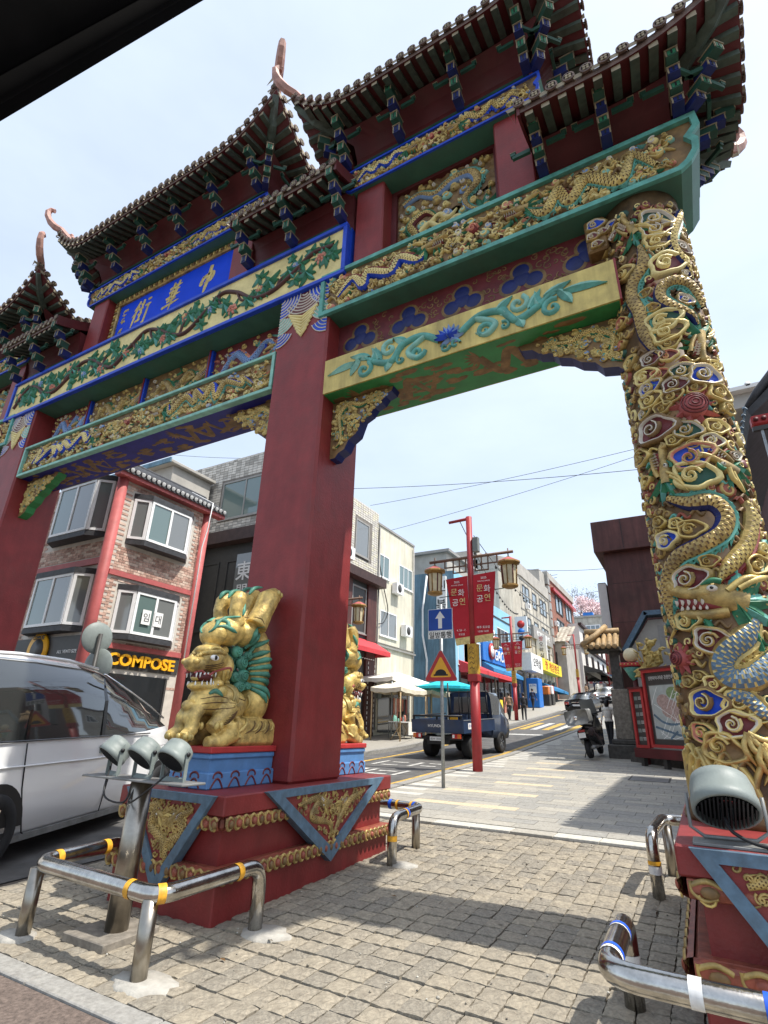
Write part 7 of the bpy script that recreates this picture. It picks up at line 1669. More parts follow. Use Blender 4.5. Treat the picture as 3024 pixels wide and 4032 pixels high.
for k in range(10):
    b = MB(); y = 34.6+k*1.25; fb(b, SM, y, y+.8, 2.0+.1*(k%3), 3.0+.25*(k%4), .07, .11, ('sign_white','yellow_sign','pink_flower','teal_light','sign_red')[k%5]); b.build('shop_poster', bl)
# ------------------------------------------------------------------ street furniture
pzs = lambda x, y: (1650+x*800/1659, 2000+y*800/1659)
pzb = lambda x, y: (1300+x*600/1327, 1900+y*600/1327)
pzr = lambda x, y: (2250+x*774/1556, 2000+y*774/1556)
mat('lamp_bronze', (.30,.17,.045), .45, metal=.3, var=.2, dirt=.3); mat('tan_tile', (.42,.285,.14), .6, var=.2, scale=10, bump=.3, dirt=.35); mat('lamp_glass', (.66,.58,.38), .4, var=.1, dirt=.3); mat('banner_red', (.46,.018,.03), .75, var=.06, scale=3); mat('banner_gold', (.70,.56,.24), .7, var=.2, scale=12); mat('pole_red', (.33,.026,.03), .45, var=.08, dirt=.15); mat('pole_yellow', (.55,.32,.04), .55, var=.2, scale=10, dirt=.5); mat('lattice', (.17,.10,.065), .6, var=.2)
def lantern(par, c, s=1.):
    b = MB(); c = Vector(c); g = 'lamp_bronze'
    b.lathe([(.02*s,.30*s),(.07*s,.27*s),(.20*s,.20*s),(.21*s,.17*s),(.15*s,.14*s),(.14*s,.12*s)], [g,'red_pink',g,g,g], 8, c, None, False)
    b.lathe([(.135*s,.12*s),(.115*s,-.22*s)], 'lamp_glass', 8, c, None, False); b.lathe([(.145*s,-.22*s),(.15*s,-.25*s),(.08*s,-.28*s)], g, 8, c, None, False)
    for q in range(8): a = 2*pi*q/8; b.tube([c+Vector((.14*s*cos(a),.14*s*sin(a),.12*s)), c+Vector((.12*s*cos(a),.12*s*sin(a),-.22*s))], .012*s, 'red_dark' if q%2 else g, 4)
    b.tube([c+Vector((0,0,.28*s)), c+Vector((0,0,.45*s))], .012*s, 'lattice', 5); b.build('lantern', par)
def lamp_post(label, x, y, H_, s=1., banners=True, face=1, text=True):
    z0 = gz(y); t = thing('street_lamp', label, 'street lamp', (x,y,z0), 'red lantern posts along the street')
    zt = z0+H_; zc = z0+5.5*s; b = MB()
    b.tube([(x,y,z0-.1),(x,y,z0+2.15*s)], .125*s, 'pole_red', 14); b.tube([(x,y,z0+3.0*s),(x,y,zt)], .088*s, 'pole_red', 12); b.tube([(x+.03,y,zt-.05),(x-.62*s,y,zt-.08)], [.05*s,.045*s], 'pole_red', 8); b.build('pole', t)
    b = MB(); b.box(x-.125*s,x+.125*s,y-.125*s,y+.125*s,z0+2.30*s,z0+3.08*s,'pole_yellow',.01); b.box(x-.14*s,x+.14*s,y-.14*s,y+.14*s,z0+2.12*s,z0+2.30*s,'pole_red',.01); q = b.build('post_box', t)
    rr = random.Random(int(y)); o = MB(); Mq = flat(x-.12*s, y-.126*s, z0+2.32*s)
    for k in range(5): stroke(o, Mq, spl([(.04*s,.1+.13*k*s),(.10*s,.16+.13*k*s),(.16*s,.11+.13*k*s),(.2*s,.18+.13*k*s)],4), .008*s, .004, 'gold_dark')
    o.build('painted_dragon', q)
    b = MB(); b.tube([(x-1.26*s,y,zc),(x+1.24*s,y,zc+.03)], .045*s, 'lattice', 8)
    for sg in (-1,1):
        for u0, u1, w0, w1 in ((.14,.78,.02,-.22),(.14,.52,-.22,-.40)): b.obox((x+sg*(u0+u1)/2*s,y,zc+w1*s), Vector((1,0,0)), Vector((0,1,0)), Vector((0,0,1)), (u1-u0)/2*s, .018*s, .018*s, 'lattice')
        for u, w1 in ((.78,-.22),(.52,-.40),(.33,-.40),(.14,-.40)): b.obox((x+sg*u*s,y,zc+w1/2*s), Vector((1,0,0)), Vector((0,1,0)), Vector((0,0,1)), .016*s, .016*s, abs(w1)/2*s+.018*s, 'lattice')
    b.build('lattice_arm', t)
    for sg in (-1,1): lantern(t, (x+sg*1.1*s, y, zc-.56*s), s*1.55)
    if banners:
        for sg in (-1,1):
            b = MB(); zt_, zb_ = z0+4.97*s, z0+3.10*s; n = 10; vs = []
            xi0, xo0 = x+sg*.08*s, x+sg*.73*s; xi1, xo1 = x+sg*.07*s, x+sg*(.56 if sg > 0 else .46)*s
            for k in range(n+1):
                t_ = k/n; wv_ = .025*sin(t_*7+sg)
                for f in (0,.5,1): vs.append((lerp(lerp(xi0,xo0,f),lerp(xi1,xo1,f),t_), y-.05+wv_*f, lerp(zt_,zb_,t_)+.05*sg*f))
            fs = [(3*k+j,3*k+j+1,3*k+j+4,3*k+j+3) for k in range(n) for j in range(2)]; ms = ['banner_red']*(2*n-2)+['banner_gold']*2
            vs2 = [(a,c+.006,d) for a,c,d in vs]; nn = len(vs); fs += [tuple(i+nn for i in f) for f in fs]; ms += ms; b.add(vs+vs2, fs, ms); bn = b.build('banner', t)
            if text:
                cx = (xi0+xo0)/2; cx2 = (xi1+xo1)/2
                def tx(body_, fz, fx, size, m_): t_ = (zt_-fz)/(zt_-zb_); xm = lerp(cx, cx2, t_)+fx*s; letters('banner_text', body_, (xm, y-.085, fz+.025*sg), (1,0,0), (0,0,1), size*s, .002, m_, bn)
                tx('2025', zt_-.14*s, 0, .085, 'text_white'); tx('차이나타운 문화공연', zt_-.23*s, 0, .042, 'text_white')
                tx('문', zt_-.42*s, -.11, .22, 'banner_gold'); tx('화', zt_-.45*s, .10, .22, 'text_white'); tx('공', zt_-.72*s, -.10, .22, 'text_white'); tx('연', zt_-.70*s, .11, .22, 'banner_gold')
                tx('매주 토요일' if sg > 0 else '4. 26 - 7.', zb_+.38*s, 0, .075, 'text_white'); tx('13:00 15:00' if sg > 0 else '토요일', zb_+.27*s, 0, .065, 'text_white')
        b = MB(); b.tube([(x-.95*s,y-.03,zt_-.55*s),(x+.95*s,y-.03,zt_-.45*s)], .012*s, 'black', 5); b.build('banner_rod', t)
    return t
lp1 = lamp_post('tall red lantern post with red banners beside the speed bump sign pole', -5.0, 13.8, 6.75, 1.)
b = MB(); b.box(-4.9,-4.72,13.72,13.88,6.05,6.5,'grey_metal',.02); b.build('junction_box', lp1)
lamp_post('red lantern post with banners on the far pavement by the walking people', -10.3, 36, 6.7, 1.)
lamp_post('distant red lantern post in front of the tin roofed house', -10.6, 61, 6.9, 1.05, False); lamp_post('furthest red lantern post near the white shop house', -10.4, 84, 6.8, 1.1, False)
lamp_post('red lantern post on the right side far up the street', -4.4, 66, 6.9, 1.05, False)
# hanging lantern left of the pillar, on its own bracket post behind the lion
hl = lamp_post('red lantern post standing behind the big red pillar across the road', -11.75, 17.0, 6.15, .97, False)
# traffic sign pole
sx_, sy_ = -4.66, 10.85; sz_ = gz(sy_)
sp_ = thing('traffic_sign', 'grey pole with blue one way arrow sign above a red triangle bump sign', 'traffic sign', (sx_,sy_,sz_))
b = MB(); b.tube([(sx_,sy_,sz_-.1),(sx_,sy_,3.95)], .036, 'galv', 14); b.build('pole', sp_)
yy = sy_-.045
b = MB(); b.box(sx_-.29,sx_+.29,yy-.004,yy,3.35,3.84,'sign_white',.0); b.box(sx_-.28,sx_+.28,yy-.008,yy-.004,3.37,3.83,'sign_blue'); ar = b.build('one_way_plate', sp_)
b = MB(); b.add([(sx_+a,yy-.0095,3.60+c) for a, c in ((-.045,-.19),(.045,-.19),(.045,.03),(.115,.03),(0,.19),(-.115,.03),(-.045,.03))], [(0,1,2,6),(3,4,5),(2,3,5,6)], 'sign_white'); b.build('arrow', ar)
b = MB(); b.box(sx_-.29,sx_+.29,yy-.006,yy-.001,3.19,3.345,'sign_white'); tx_ = b.build('text_plate', sp_); letters('plate_text', '일방통행', (sx_,yy-.0065,3.268), (1,0,0), (0,0,1), .15, .001, 'text_black', tx_, .52, bold=.002)
def rtri(r, cz, n=5):
    P = []; 
    for k in range(3):
        a = pi/2+2*pi*k/3; c = (r*.88*cos(a), r*.88*sin(a))
        for j in range(n): q = a-pi/3+2*pi/3*j/(n-1); P.append((sx_+c[0]+r*.10*cos(q), cz+c[1]+r*.10*sin(q)))
    return P
b = MB(); cz = 2.53
for k, (r_, m_) in enumerate(((.425,'galv'),(.41,'sign_red'),(.27,'sign_yellow'))): b.prism(rtri(r_, cz), lambda a, c: (a, yy-.006-.003*k, c), lambda a, c: (a, yy-.003*k, c), m_)
tg = b.build('triangle_plate', sp_)
b = MB(); b.add([(sx_+.13*cos(a),yy-.0135,cz-.085+.10*sin(a)) for a in [pi*i/12 for i in range(13)]]+[(sx_-.165,yy-.0135,cz-.085),(sx_-.165,yy-.0135,cz-.118),(sx_+.165,yy-.0135,cz-.118),(sx_+.165,yy-.0135,cz-.085)], [tuple(range(13)),(13,14,15,16)], 'text_black'); b.build('bump_symbol', tg)
# round traffic mirrors seen from behind, between the van and the cafe
mr = thing('traffic_mirror', 'grey backs of two round traffic mirrors on a post in front of the cafe', 'mirror', (-11.15,7.2,gz(7)))
b = MB(); b.tube([(-11.15,7.2,0),(-11.15,7.2,3.1)], .045, 'frame_dark', 10); b.build('post', mr)
for z, dx, dy, r_ in ((3.02,-.95,.1,.33),(2.45,-.3,.95,.34)):
    b = MB(); d = Vector((dx,dy,0)).normalized(); c = Vector((-11.15,7.2,z))+d*.09; b.lathe([(.02,-.04),(r_*.7,-.03),(r_,.02),(r_+.012,.03),(r_,.05),(.01,.07)], ['grey_metal']*4+['chrome'], 28, c, d); b.build('mirror', mr)
# ------------------------------------------------------------------ market stalls
def stall(label, x, y, w_, d_, zt, m_, legs='wood_pole', rise=.38):
    z0 = gz(y); t = thing('market_tent', label, 'tent', (x,y,z0), 'market tents in front of the cream building')
    b = MB(); x0, x1, y0, y1 = x-d_/2, x+d_/2, y-w_/2, y+w_/2; n = 6
    vs = [(x,y,zt+rise)]; ring = []
    for k in range(4*n):
        f = k/n; s = int(f); u = f-s; P = [(x0,y0),(x1,y0),(x1,y1),(x0,y1)]; a, c = P[s], P[(s+1)%4]; ring.append((lerp(a[0],c[0],u), lerp(a[1],c[1],u), zt-.06*sin(pi*u)))
    N = len(ring); vs += ring+[(a, c, d-.16-.03*(i%2)) for i, (a, c, d) in enumerate(ring)]
    b.add(vs, [(0,1+i,1+(i+1)%N) for i in range(N)]+[(1+i,1+N+i,1+N+(i+1)%N,1+(i+1)%N) for i in range(N)], m_); b.build('canopy', t)
    for a in (x0+.05,x1-.05):
        for c in (y0+.05,y1-.05): b = MB(); b.tube([(a,c,gz(c)),(a,c,zt)], .03, legs, 6); b.build('leg', t)
    b = MB()
    for c in (y0+.05,y1-.05): b.tube([(x0+.05,c,zt-.02),(x,y,zt+rise-.04),(x1-.05,c,zt-.02)], .022, legs, 5)
    b.build('roof_bar', t)
stall('large white canopy over the cream building shop entrance', -12.5, 23.7, 4.2, 1.7, 3.45, 'awning_white', 'galv'); stall('cream market tent with wooden legs and a cloth covered table', -11.6, 22.2, 2.6, 1.5, 2.95, 'canvas'); stall('cream market tent further along, next to the blue building', -11.7, 25.6, 2.4, 1.4, 3.05, 'canvas')
def stall_table(label, x, y):
    z0 = gz(y); t = thing('folding_table', label, 'table', (x,y,z0), 'stall tables'); b = MB(); b.box(x-.3,x+.3,y-.7,y+.7,z0+.70,z0+.73,'sign_white'); b.build('tabletop', t)
    b = MB(); b.box(x+.29,x+.32,y,y+.72,z0+.2,z0+.735,'awning_white'); b.box(x-.32,x+.32,y+.7,y+.725,z0+.2,z0+.735,'awning_white'); b.build('cloth', t)
    for s in (-1,1):
        for q in (-1,1): b = MB(); b.tube([(x+.25*q,y+.6*s,z0),(x-.2*q,y+.6*s*.6,z0+.7)], .015, 'wood_pole', 5); b.build('leg', t)
    return t
stall_table('small folding table with white cloth under the first tent', -11.3, 21.9); stall_table('folding table with white cloth under the second tent', -11.5, 25.4)
rr = random.Random(55)
for k in range(12):
    x, y = -11.3+rr.uniform(-.22,.22), 21.3+rr.uniform(0,1.2); z = gz(21.9)+.735; b = MB(); h_ = rr.uniform(.08,.3); b.lathe([(.04,0),(.06,h_*.3),(.05,h_*.8),(.02,h_)], rr.choice(('pink_flower','sign_white','sign_red','teal_light','gold','glass_grey')), 8, (x,y,z)); tag(b.build('trinket'), 'small coloured trinket on the stall table under the first tent', 'trinket', 'stall goods')
rk = thing('clothes_rack', 'rack hung with small garments and bags inside the first tent', 'rack', (-12.0,22.8,gz(22.8))); b = MB(); z0 = gz(22.8); b.tube([(-12.0,22.0,z0),(-12.0,22.0,z0+1.7),(-12.0,23.6,z0+1.7),(-12.0,23.6,z0)], .02, 'galv', 6); b.build('rack_frame', rk)
for k in range(9): b = MB(); y = 22.1+k*.17; h_ = rr.uniform(.5,1.0); b.box(-12.08,-11.92,y,y+.12,z0+1.65-h_,z0+1.66,rr.choice(('brown_dark','red_dark','frame_dark','awning_white','blue_grey','pink_flower')),.02); b.build('garment', rk)
pu = ony(*pzs(232,1452), 25.0); z0 = gz(25)
ps = thing('parasol', 'turquoise parasol behind the pickup truck', 'parasol', (pu.x,25.0,z0)); b = MB(); n = 8; r_ = 1.55; zc = pu.z+.02
vs = [(pu.x,25.0,zc+.30)]+[(pu.x+r_*cos(2*pi*k/n),25.0+r_*sin(2*pi*k/n),zc-.10) for k in range(n)]+[(pu.x+r_*cos(2*pi*k/n),25.0+r_*sin(2*pi*k/n),zc-.22) for k in range(n)]
b.add(vs, [(0,1+k,1+(k+1)%n) for k in range(n)]+[(1+k,1+n+k,1+n+(k+1)%n,1+(k+1)%n) for k in range(n)], 'turquoise'); b.build('canopy', ps); b = MB(); b.tube([(pu.x,25.0,z0),(pu.x,25.0,zc+.3)], .03, 'frame_white', 8); b.build('mast', ps)
atm = thing('cash_machine', 'blue cash machine booth outside the arcade building', 'booth', (-12.6,50.5,gz(50.5))); b = MB(); z0 = gz(50.5); b.box(-13.2,-12.1,49.9,51.3,z0,z0+2.5,'shop_blue',.05); b.build('cabinet', atm); b = MB(); b.box(-12.95,-12.3,49.88,49.9,z0+1.2,z0+2.0,'sign_white'); q = b.build('screen_panel', atm); letters('panel_text', 'ATM', (-12.62,49.875,z0+1.85), (1,0,0), (0,0,1), .25, .004, 'shop_blue', q)
for k, (x, y, c) in enumerate(((-12.3,53.2,'lamp_orange'),(-12.2,54.2,'sign_white'),(-12.4,55.4,'sign_red'))):
    z0 = gz(y); t = thing('game_machine', ('orange','white','red')[k]+' game machine standing outside the arcade', 'game machine', (x,y,z0), 'machines outside the arcade'); b = MB(); b.box(x-.4,x+.4,y-.35,y+.35,z0,z0+1.0,'frame_dark',.03); b.build('base', t); b = MB(); b.box(x-.38,x+.38,y-.33,y+.33,z0+1.0,z0+1.75,c,.06); b.build('hood', t)
# ------------------------------------------------------------------ people
mat('skin', (.45,.27,.19), .6, var=.08); mat('hair_black', (.012,.010,.010), .5, var=.1); mat('cloth_dark', (.022,.023,.028), .85, var=.2); mat('cloth_pattern', (.30,.20,.13), .85, var=.4, scale=40); mat('cloth_white', (.70,.68,.62), .85, var=.08); mat('cloth_navy', (.03,.04,.08), .85, var=.2); mat('cloth_grey', (.22,.22,.23), .85, var=.2)
def person(label, x, y, hdg, h, top, legs, stride=.22, skirt=False, armswing=.25, hair='hair_black', voxel=.022):
    z0 = gz(y); t = thing('person', label, 'person', (x,y,z0), 'people on the street'); s = h/1.72
    f = Vector((cos(hdg), sin(hdg), 0)); l = Vector((-f.y, f.x, 0)); U = Vector((0,0,1)); O = Vector((x,y,z0))
    P = lambda a, b_, c: O+f*(a*s)+l*(b_*s)+U*(c*s)
    b = MB(); k = 'skin'
    b.ell(P(0,0,1.18), (.16*s,.16*s,.26*s), k, 14, 10, None); b.ell(P(0,.0,1.36), (.15*s,.15*s,.12*s), k, 14, 10); b.ell(P(0,0,.95), (.155*s,.155*s,.14*s), k, 14, 10)
    for sg in (-1,1): b.ell(P(0,sg*.13,1.38), (.075*s,.075*s,.07*s), k, 10, 8)
    b.tube([P(0,0,1.42),P(.02,0,1.54)], [.06*s,.052*s], k, 10); b.ell(P(.02,0,1.61), (.088*s,.088*s,.115*s), k, 14, 10); b.ell(P(.105,0,1.60), (.02*s,.02*s,.025*s), k, 8, 6)
    for sg in (-1,1):
        st_ = stride*sg; b.tube([P(0,sg*.09,.95),P(st_*.45,sg*.09,.50),P(st_*.75-(.08 if st_ < 0 else 0),sg*.085,.08)], [.095*s,.066*s,.045*s], k, 10); b.tube([P(st_*.75-.07-(.08 if st_ < 0 else 0),sg*.09,.05),P(st_*.75+.15-(.08 if st_ < 0 else 0),sg*.10,.035)], [.045*s,.038*s], k, 8)
        a = -armswing*sg; b.tube([P(0,sg*.185,1.40),P(a*.3,sg*.22,1.14),P(a*.9+.05,sg*.22,.92)], [.055*s,.043*s,.034*s], k, 10); b.ell(P(a*.95+.06,sg*.22,.86), (.03*s,.03*s,.05*s), k, 8, 6)
        for q in range(4): b.tube([P(a*.95+.04+.018*q,sg*.22,.83),P(a*.95+.05+.018*q,sg*.215,.775)], .0095*s, k, 6)
    me = remesh(b, 'body', voxel*.6, k, 1)
    for n_ in (top, legs, hair, 'rubber'): me.materials.append(MATS[n_])
    for p in me.polygons:
        c = p.center-O; z = c.z/s; lat = abs(c.dot(l))/s; fw = c.dot(f)/s
        if z > 1.655 or (z > 1.53 and fw < .0 and lat < .12): p.material_index = 3
        elif z < .09: p.material_index = 4
        elif z < .92 and lat < .19: p.material_index = 2
        elif .90 < z < 1.47 and not (lat > .17 and z < .95): p.material_index = 1
    o = bpy.data.objects.new('body', me); COL.objects.link(o); o.parent = t; o.location = -Vector(t.location)
    hb = MB(); hb.ell(P(-.012,0,1.645), (.094*s,.094*s,.098*s), hair, 12, 8)
    if skirt: hb.ell(P(-.05,0,1.56), (.085*s,.085*s,.15*s), hair, 12, 8)
    hb.build('hair', t)
    return t
person('person in patterned brown top and dark trousers walking on the far pavement', -10.95, 36.7, 1.5, 1.70, 'cloth_pattern', 'cloth_dark', .18)
person('person in dark jacket striding with white shoes beside the banner post', -9.76, 35.9, 1.9, 1.70, 'cloth_dark', 'cloth_dark', .26)
person('person in navy clothes walking ahead near the blue cash machine', -11.95, 46.9, 1.4, 1.74, 'cloth_navy', 'cloth_dark', .28)
person('person with long black hair in a white top standing by the parked scooter', ony(*pzs(1538,1640), 22.4).x, 22.4, 1.2, 1.63, 'cloth_white', 'cloth_dark', .1, True)
for k, (x, y, c) in enumerate(((-10.6,66,'cloth_dark'),(-9.9,69,'cloth_white'),(-9.5,72,'cloth_grey'),(-10.9,74,'cloth_navy'),(-10.2,63,'cloth_pattern'))):
    person('small distant walker in '+('black','white','grey','navy','brown')[k]+' far up the street', x, y, 1.5+.2*k, 1.68, c, 'cloth_dark', .2, False, .2, 'hair_black', .03)
# ------------------------------------------------------------------ right-hand side: gate pier, map board, lamp, gilded dragon
pr = thing('stone_gate_pier', 'stone gate pier with small tan tiled cap behind the parked scooter', 'gate pier', (-2.1,19.4,gz(19.3)))
zg = gz(19.3)-.1
b = MB(); b.box(-2.62,-1.62,18.9,19.9,zg,1.05,'stone_dark',.03); b.box(-2.5,-1.74,19.0,19.8,1.05,1.2,'stone_dark',.03); b.build('base', pr)
b = MB(); b.box(-2.36,-1.86,19.1,19.6,1.2,2.68,'stone',.02); b.build('shaft', pr)
b = MB(); b.box(-2.28,-1.98,19.2,19.5,2.68,3.86,'stone_dark',.01); b.build('upper_post', pr)
b = MB(); b.box(-2.92,-1.9,18.95,19.75,3.86,3.98,'stone_dark',.02); b.build('cap_beam', pr)
for k in range(6):
    x = -2.92+k*.18; b = MB(); b.tube([(x,18.78,3.98),(x,19.0,4.10),(x,19.35,4.42)], .075, 'tan_tile', 8); b.lathe([(.085,-.02),(.088,.0),(.06,.02)], 'tan_tile', 10, (x,18.78,3.98), (0,-1,-.3)); b.build('roof_tile', pr)
b = MB(); b.add([(-3.02,18.80,3.96),(-1.92,18.80,3.96),(-1.92,19.4,4.44),(-2.95,19.4,4.44),(-1.92,19.9,3.96),(-3.0,19.9,3.96)], [(0,1,2,3),(3,2,4,5)], 'tan_tile'); b.tube([(-3.0,18.7,4.05),(-2.6,19.1,4.40),(-2.3,19.4,4.72)], .09, 'tan_tile', 8); b.tube([(-3.0,19.4,4.55),(-1.9,19.4,4.55)], .10, 'tan_tile', 8); b.build('roof', pr)
# map board
e = Vector((.725,-.69,0)); nb_ = Vector((-.69,-.725,0)); A0 = Vector((-1.62,17.42,0)); U = Vector((0,0,1))
mbd = thing('map_board', 'red framed tourist map board standing by the dragon column', 'notice board', tuple(A0+e*1.0+U*gz(16.6)))
MP = lambda s, t, h: tuple(A0+e*s+U*t+nb_*h)
for s0, s1, z0, z1 in ((0,.50,1.02,2.55),(.56,2.3,1.05,3.02)):
    b = MB(); fw = .075
    for a in ((s0,s1,z0,z0+fw),(s0,s1,z1-fw,z1),(s0,s0+fw,z0+fw,z1-fw),(s1-fw,s1,z0+fw,z1-fw)): fb(b, MP, *a, -.06, .06, 'red_bright')
    fb(b, MP, s0-.02, s1+.02, z1, z1+.05, -.09, .09, 'red_dark'); b.build('frame', mbd)
    b = MB(); fb(b, MP, s0+fw*.5, s1-fw*.5, z0+fw*.5, z1-fw*.5, -.03, .0, 'frame_dark'); pnl = b.build('panel', mbd)
    if s0 == 0:
        b = MB()
        for k in range(6):
            z = 2.30-k*.21; fb(b, MP, .10, .22, z-.05, z+.05, .001, .004, 'grey_metal'); 
            for j in range(3): fb(b, MP, .25, .42-.03*j, z+.03-.03*j, z+.04-.03*j, .001, .003, 'sign_white')
        b.build('info_print', pnl)
    else:
        b = MB(); fb(b, MP, .72, 2.14, 1.25, 2.62, .001, .006, 'glass_grey'); mp_ = b.build('map_sheet', pnl)
        q = MB(); rr = random.Random(3); M2 = lambda s, t, h: MP(.74+s*1.38, 1.27+t*1.33, .0065+h)
        mat('map_pink', (.42,.30,.27), .6, var=.2, scale=20); mat('map_green', (.22,.30,.14), .6, var=.2, scale=20); mat('map_pale', (.40,.44,.43), .6, var=.1)
        fb(q, M2, 0, 1, 0, 1, 0, .0006, 'map_pale')
        for a, c, r_, m_ in ((.45,.55,.22,'map_pink'),(.3,.7,.16,'map_pink'),(.55,.85,.14,'map_green'),(.75,.8,.12,'map_green'),(.6,.45,.2,'map_pink')): dome(q, M2, a, c, r_, r_*.8, .0012, m_, 1., 14, .0006)
        for k in range(26): a, c = rr.random(), rr.random(); an = rr.choice((.3,1.9,2.6,1.0)); P2 = [(min(max(a+d*cos(an)*.2,0),1),min(max(c+d*sin(an)*.2,0),1)) for d in (-1,0,1)]; stroke(q, M2, P2, .006, .001, 'sign_white', 1., False, 3, .001)
        for P2 in ([(.02,.45),(.25,.3),(.55,.27),(.98,.38)],[(.02,.22),(.4,.12),(.7,.06),(.98,.10)],[(.35,0),(.55,.14)]): stroke(q, M2, spl(P2,6), .022, .0014, 'blue_grey', 1., False, 3, .001)
        q.build('map_print', mp_); letters('board_title', '인천차이나타운 관광안내', MP(1.18,2.80,.002), e, (0,0,1), .11, .001, 'text_white', pnl, .85)
b = MB(); fb(b, MP, -.03, 2.4, .78, 1.01, -.10, .12, 'red_dark'); b.build('bottom_rail', mbd)
for s in (.1,.9,1.9): b = MB(); fb(b, MP, s, s+.12, .45, .78, -.06, .06, 'frame_dark'); b.build('leg', mbd)
lw = thing('low_stone_wall', 'low dark stone wall and rail behind the map board', 'wall', (-.3,17.3,gz(17)))
for k in range(5): s = -.9+k*.7; b = MB(); fb(b, MP, s, s+.69, .45, .86, -.75, -.45, 'stone_dark'); b.build('wall_block', lw)
gl = thing('globe_lamp', 'cream globe lamp on a red bracket beside the gilded dragon', 'lamp', (-1.49,17.7,gz(17.7)))
gc = ony(*pzr(470,1167), 17.7); b = MB(); b.ell(gc, (.215,.215,.215), 'lamp_glass', 24, 16); b.build('globe', gl)
b = MB(); b.box(gc.x-.33,gc.x+.45,17.5,17.9,gc.z-.33,gc.z-.22,'red_bright',.02); 
for k in range(8): b.ell((gc.x-.29+k*.1,17.49,gc.z-.27), (.02,.02,.02), 'gold_bright', 6, 4)
b.lathe([(.26,-.36),(.18,-.50),(.12,-.62),(.04,-.72)], 'teal', 10, gc); b.build('bracket', gl); b = MB(); b.tube([(gc.x+.05,17.72,gz(17.7)),(gc.x+.02,17.72,gc.z-.4)], .07, 'red_dark', 8); b.build('post', gl)
gd = thing('gilded_dragon', 'small gilded dragon figure rearing on top of the map board frame', 'statue', (-1.0,17.5,2.7))
P = lambda x, y, dy=0: ony(*pzr(x, y), 17.5+dy)
b = MB(); b.tube([P(530,1330),P(600,1250),P(640,1180),P(690,1150),P(700,1210),P(640,1260),P(600,1200),P(590,1130),P(620,1080)], [.10,.13,.14,.13,.11,.12,.12,.11,.09], 'gold_bright', 12); b.ell(P(630,1070), (.12,.12,.10), 'gold_bright', 10, 8)
for q in ((560,1090,520,1070),(700,1120,750,1110),(740,1150,765,1165),(560,1280,490,1300),(550,1330,500,1340),(580,1340,590,1370),(650,1060,680,1040),(600,1050,585,1040)): b.tube([P(q[0],q[1]), P((q[0]+q[2])/2,(q[1]+q[3])/2-8,-.05), P(q[2],q[3],-.08)], [.06,.045,.02], 'gold_bright', 8)
me = remesh(b, 'body', .022, 'gold_bright', 1); o = bpy.data.objects.new('body', me); COL.objects.link(o); o.parent = gd; o.location = -Vector(gd.location)
b = MB(); rr = random.Random(8)
for k in range(34):
    a = P(rr.uniform(530,720), rr.uniform(1060,1330), -.1); d = Vector((rr.uniform(-1,1), -.3, rr.uniform(-.3,1))).normalized(); b.tube([a, a+d*.10, a+d*.17+U*.03], [.028,.02,.004], 'gold_bright', 5)
b.build('mane_flames', gd)
b = MB(); b.tube([P(600,1290,.1),P(600,1350,.1)], .05, 'gold', 8); b.build('stand', gd)
# ------------------------------------------------------------------ overhead wires, aerial, hillside trees
def wire(label, a, b_, sag, r=.012, beads=False):
    a, b_ = Vector(a), Vector(b_); n = 20; P = [a.lerp(b_, k/n)-Vector((0,0,sag*4*(k/n)*(1-k/n))) for k in range(n+1)]; mb = MB(); mb.tube(P, r, 'black', 4)
    if beads:
        for p in P[1:-1]: mb.ell(p-Vector((0,0,.05)), (.05,.05,.07), 'frame_dark', 6, 4)
    tag(mb.build('overhead_wire'), label, 'wire', 'overhead wires')
wl_ = 'thin dark overhead wire crossing the sky between the buildings'
DD = 3024/1659
for (x0,y0,x1,y1,Y) in ((800,1092,1420,958,24),(820,1152,1420,970,26),(740,1056,1420,1010,40),(600,870,660,850,18),(1110,1228,1330,1226,60),(1160,1295,1320,1270,80),(330,978,610,990,20)):
    a = ony(x0*DD,y0*DD,Y); b_ = ony(x1*DD,y1*DD,Y+(6 if Y < 30 else 0)*0); wire(wl_, a, b_, .15 if Y < 30 else .3, .012 if Y < 30 else .025)
wire('string of small bulbs hung from the red lantern post to the beige block', (-4.9,13.9,6.6), (-13.0,60,15.0), 1.2, .012, True); wire('second string of small bulbs from the red lantern post', (-5.3,13.85,7.1), (-12.6,46.8,11.0), .8, .012, True)
an = ony(1193*DD,1280*DD,72); at_ = thing('roof_aerial', 'spindly television aerial above the brick block roof', 'aerial', tuple(an)); b = MB(); b.tube([an-Vector((0,0,2)), an+Vector((0,0,2.6))], .05, 'frame_dark', 6)
for k, z in enumerate((2.3,1.9,1.3,.9)): b.tube([an+Vector((-.9+.1*k,0,z)), an+Vector((.9-.1*k,0,z+.1))], .03, 'frame_dark', 4)
b.build('mast', at_)
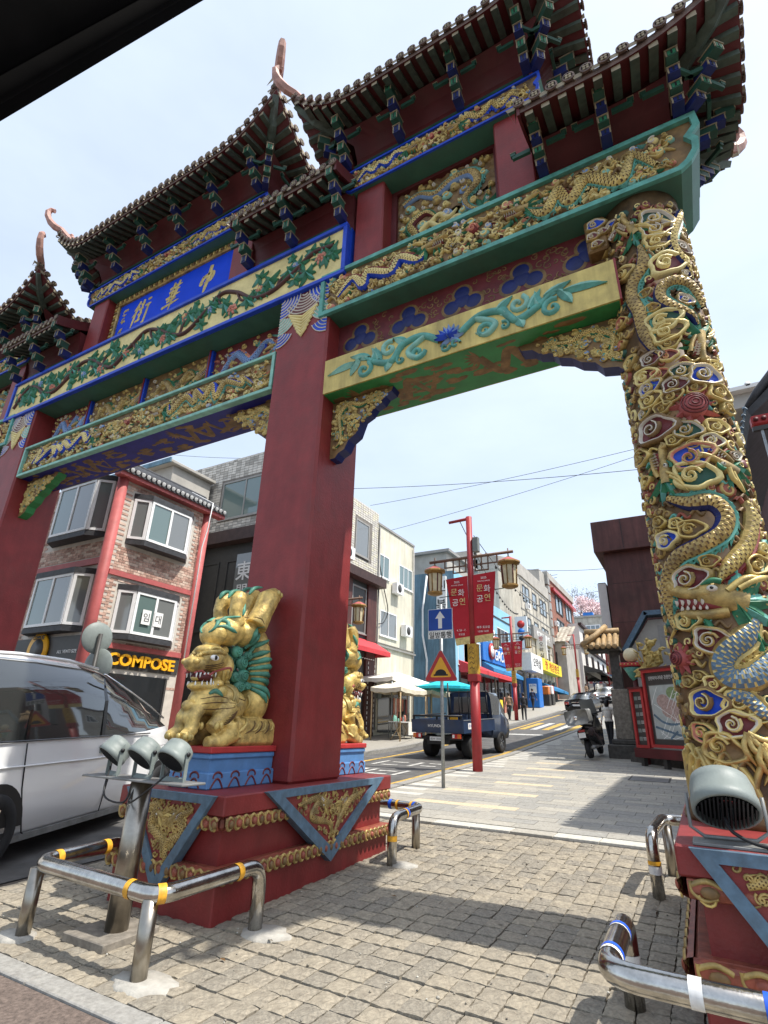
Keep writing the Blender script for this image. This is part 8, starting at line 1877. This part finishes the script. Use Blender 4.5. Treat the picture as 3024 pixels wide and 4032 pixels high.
def tree(label, c, h, r, m_, bare, seed):
    t = thing('hillside_tree', label, 'tree', tuple(c), 'trees on the hill at the head of the street'); rr = random.Random(seed); b = MB(); c = Vector(c); tips = []
    b.tube([c-Vector((0,0,3)), c+Vector((0,0,h*.35)), c+Vector((.3,0,h*.55))], [.35,.25,.16], 'bark', 7)
    def br(p, d, L_, w_, k):
        q = p+d*L_; b.tube([p, p.lerp(q,.5)+Vector((rr.uniform(-1,1),rr.uniform(-1,1),.3))*L_*.08, q], [w_,w_*.8,w_*.5], 'bark', 4); tips.append(q)
        if k:
            for _ in range(3): br(q, (d+Vector((rr.uniform(-.9,.9),rr.uniform(-.9,.9),rr.uniform(-.2,.7)))).normalized(), L_*.68, w_*.55, k-1)
    for _ in range(6): br(c+Vector((.2,0,h*rr.uniform(.3,.55))), Vector((rr.uniform(-1,1),rr.uniform(-1,1),rr.uniform(.4,1))).normalized(), r*.6, .12, 3)
    b.build('trunk', t); cr = MB(); n = 500 if bare else 2600
    for _ in range(n):
        p = rr.choice(tips)+Vector((rr.gauss(0,1),rr.gauss(0,1),rr.gauss(0,.8)))*r*(.12 if not bare else .2); s = rr.uniform(.12,.26) if not bare else .12; a = Vector((rr.uniform(-1,1),rr.uniform(-1,1),rr.uniform(-1,1))).normalized(); q = a.orthogonal().normalized(); e_ = a.cross(q)
        cr.add([p-q*s,p+e_*s*.6,p+q*s,p-e_*s*.6], [(0,1,2,3)], m_)
    cr.build('crown', t, kind='stuff')
zz = lambda x, y, Y: ony(*pzs(x, y), Y)
a = zz(1330,870,140); tree('pale pink cherry tree in blossom on the hill', (a.x,140,a.z-5), 5, 4.5, 'blossom', False, 1); a = zz(1400,850,142); tree('second pale pink cherry tree lower on the hill', (a.x,142,a.z-5), 4, 4.5, 'blossom', False, 2)
a = zz(1310,830,150); tree('bare winter tree standing highest on the hill', (a.x,150,a.z-6), 9, 6.0, 'bark', True, 3); a = zz(1460,830,150); tree('bare thin tree beside the blossom on the hill', (a.x,150,a.z-5), 7, 4.5, 'leaf_green', True, 4)
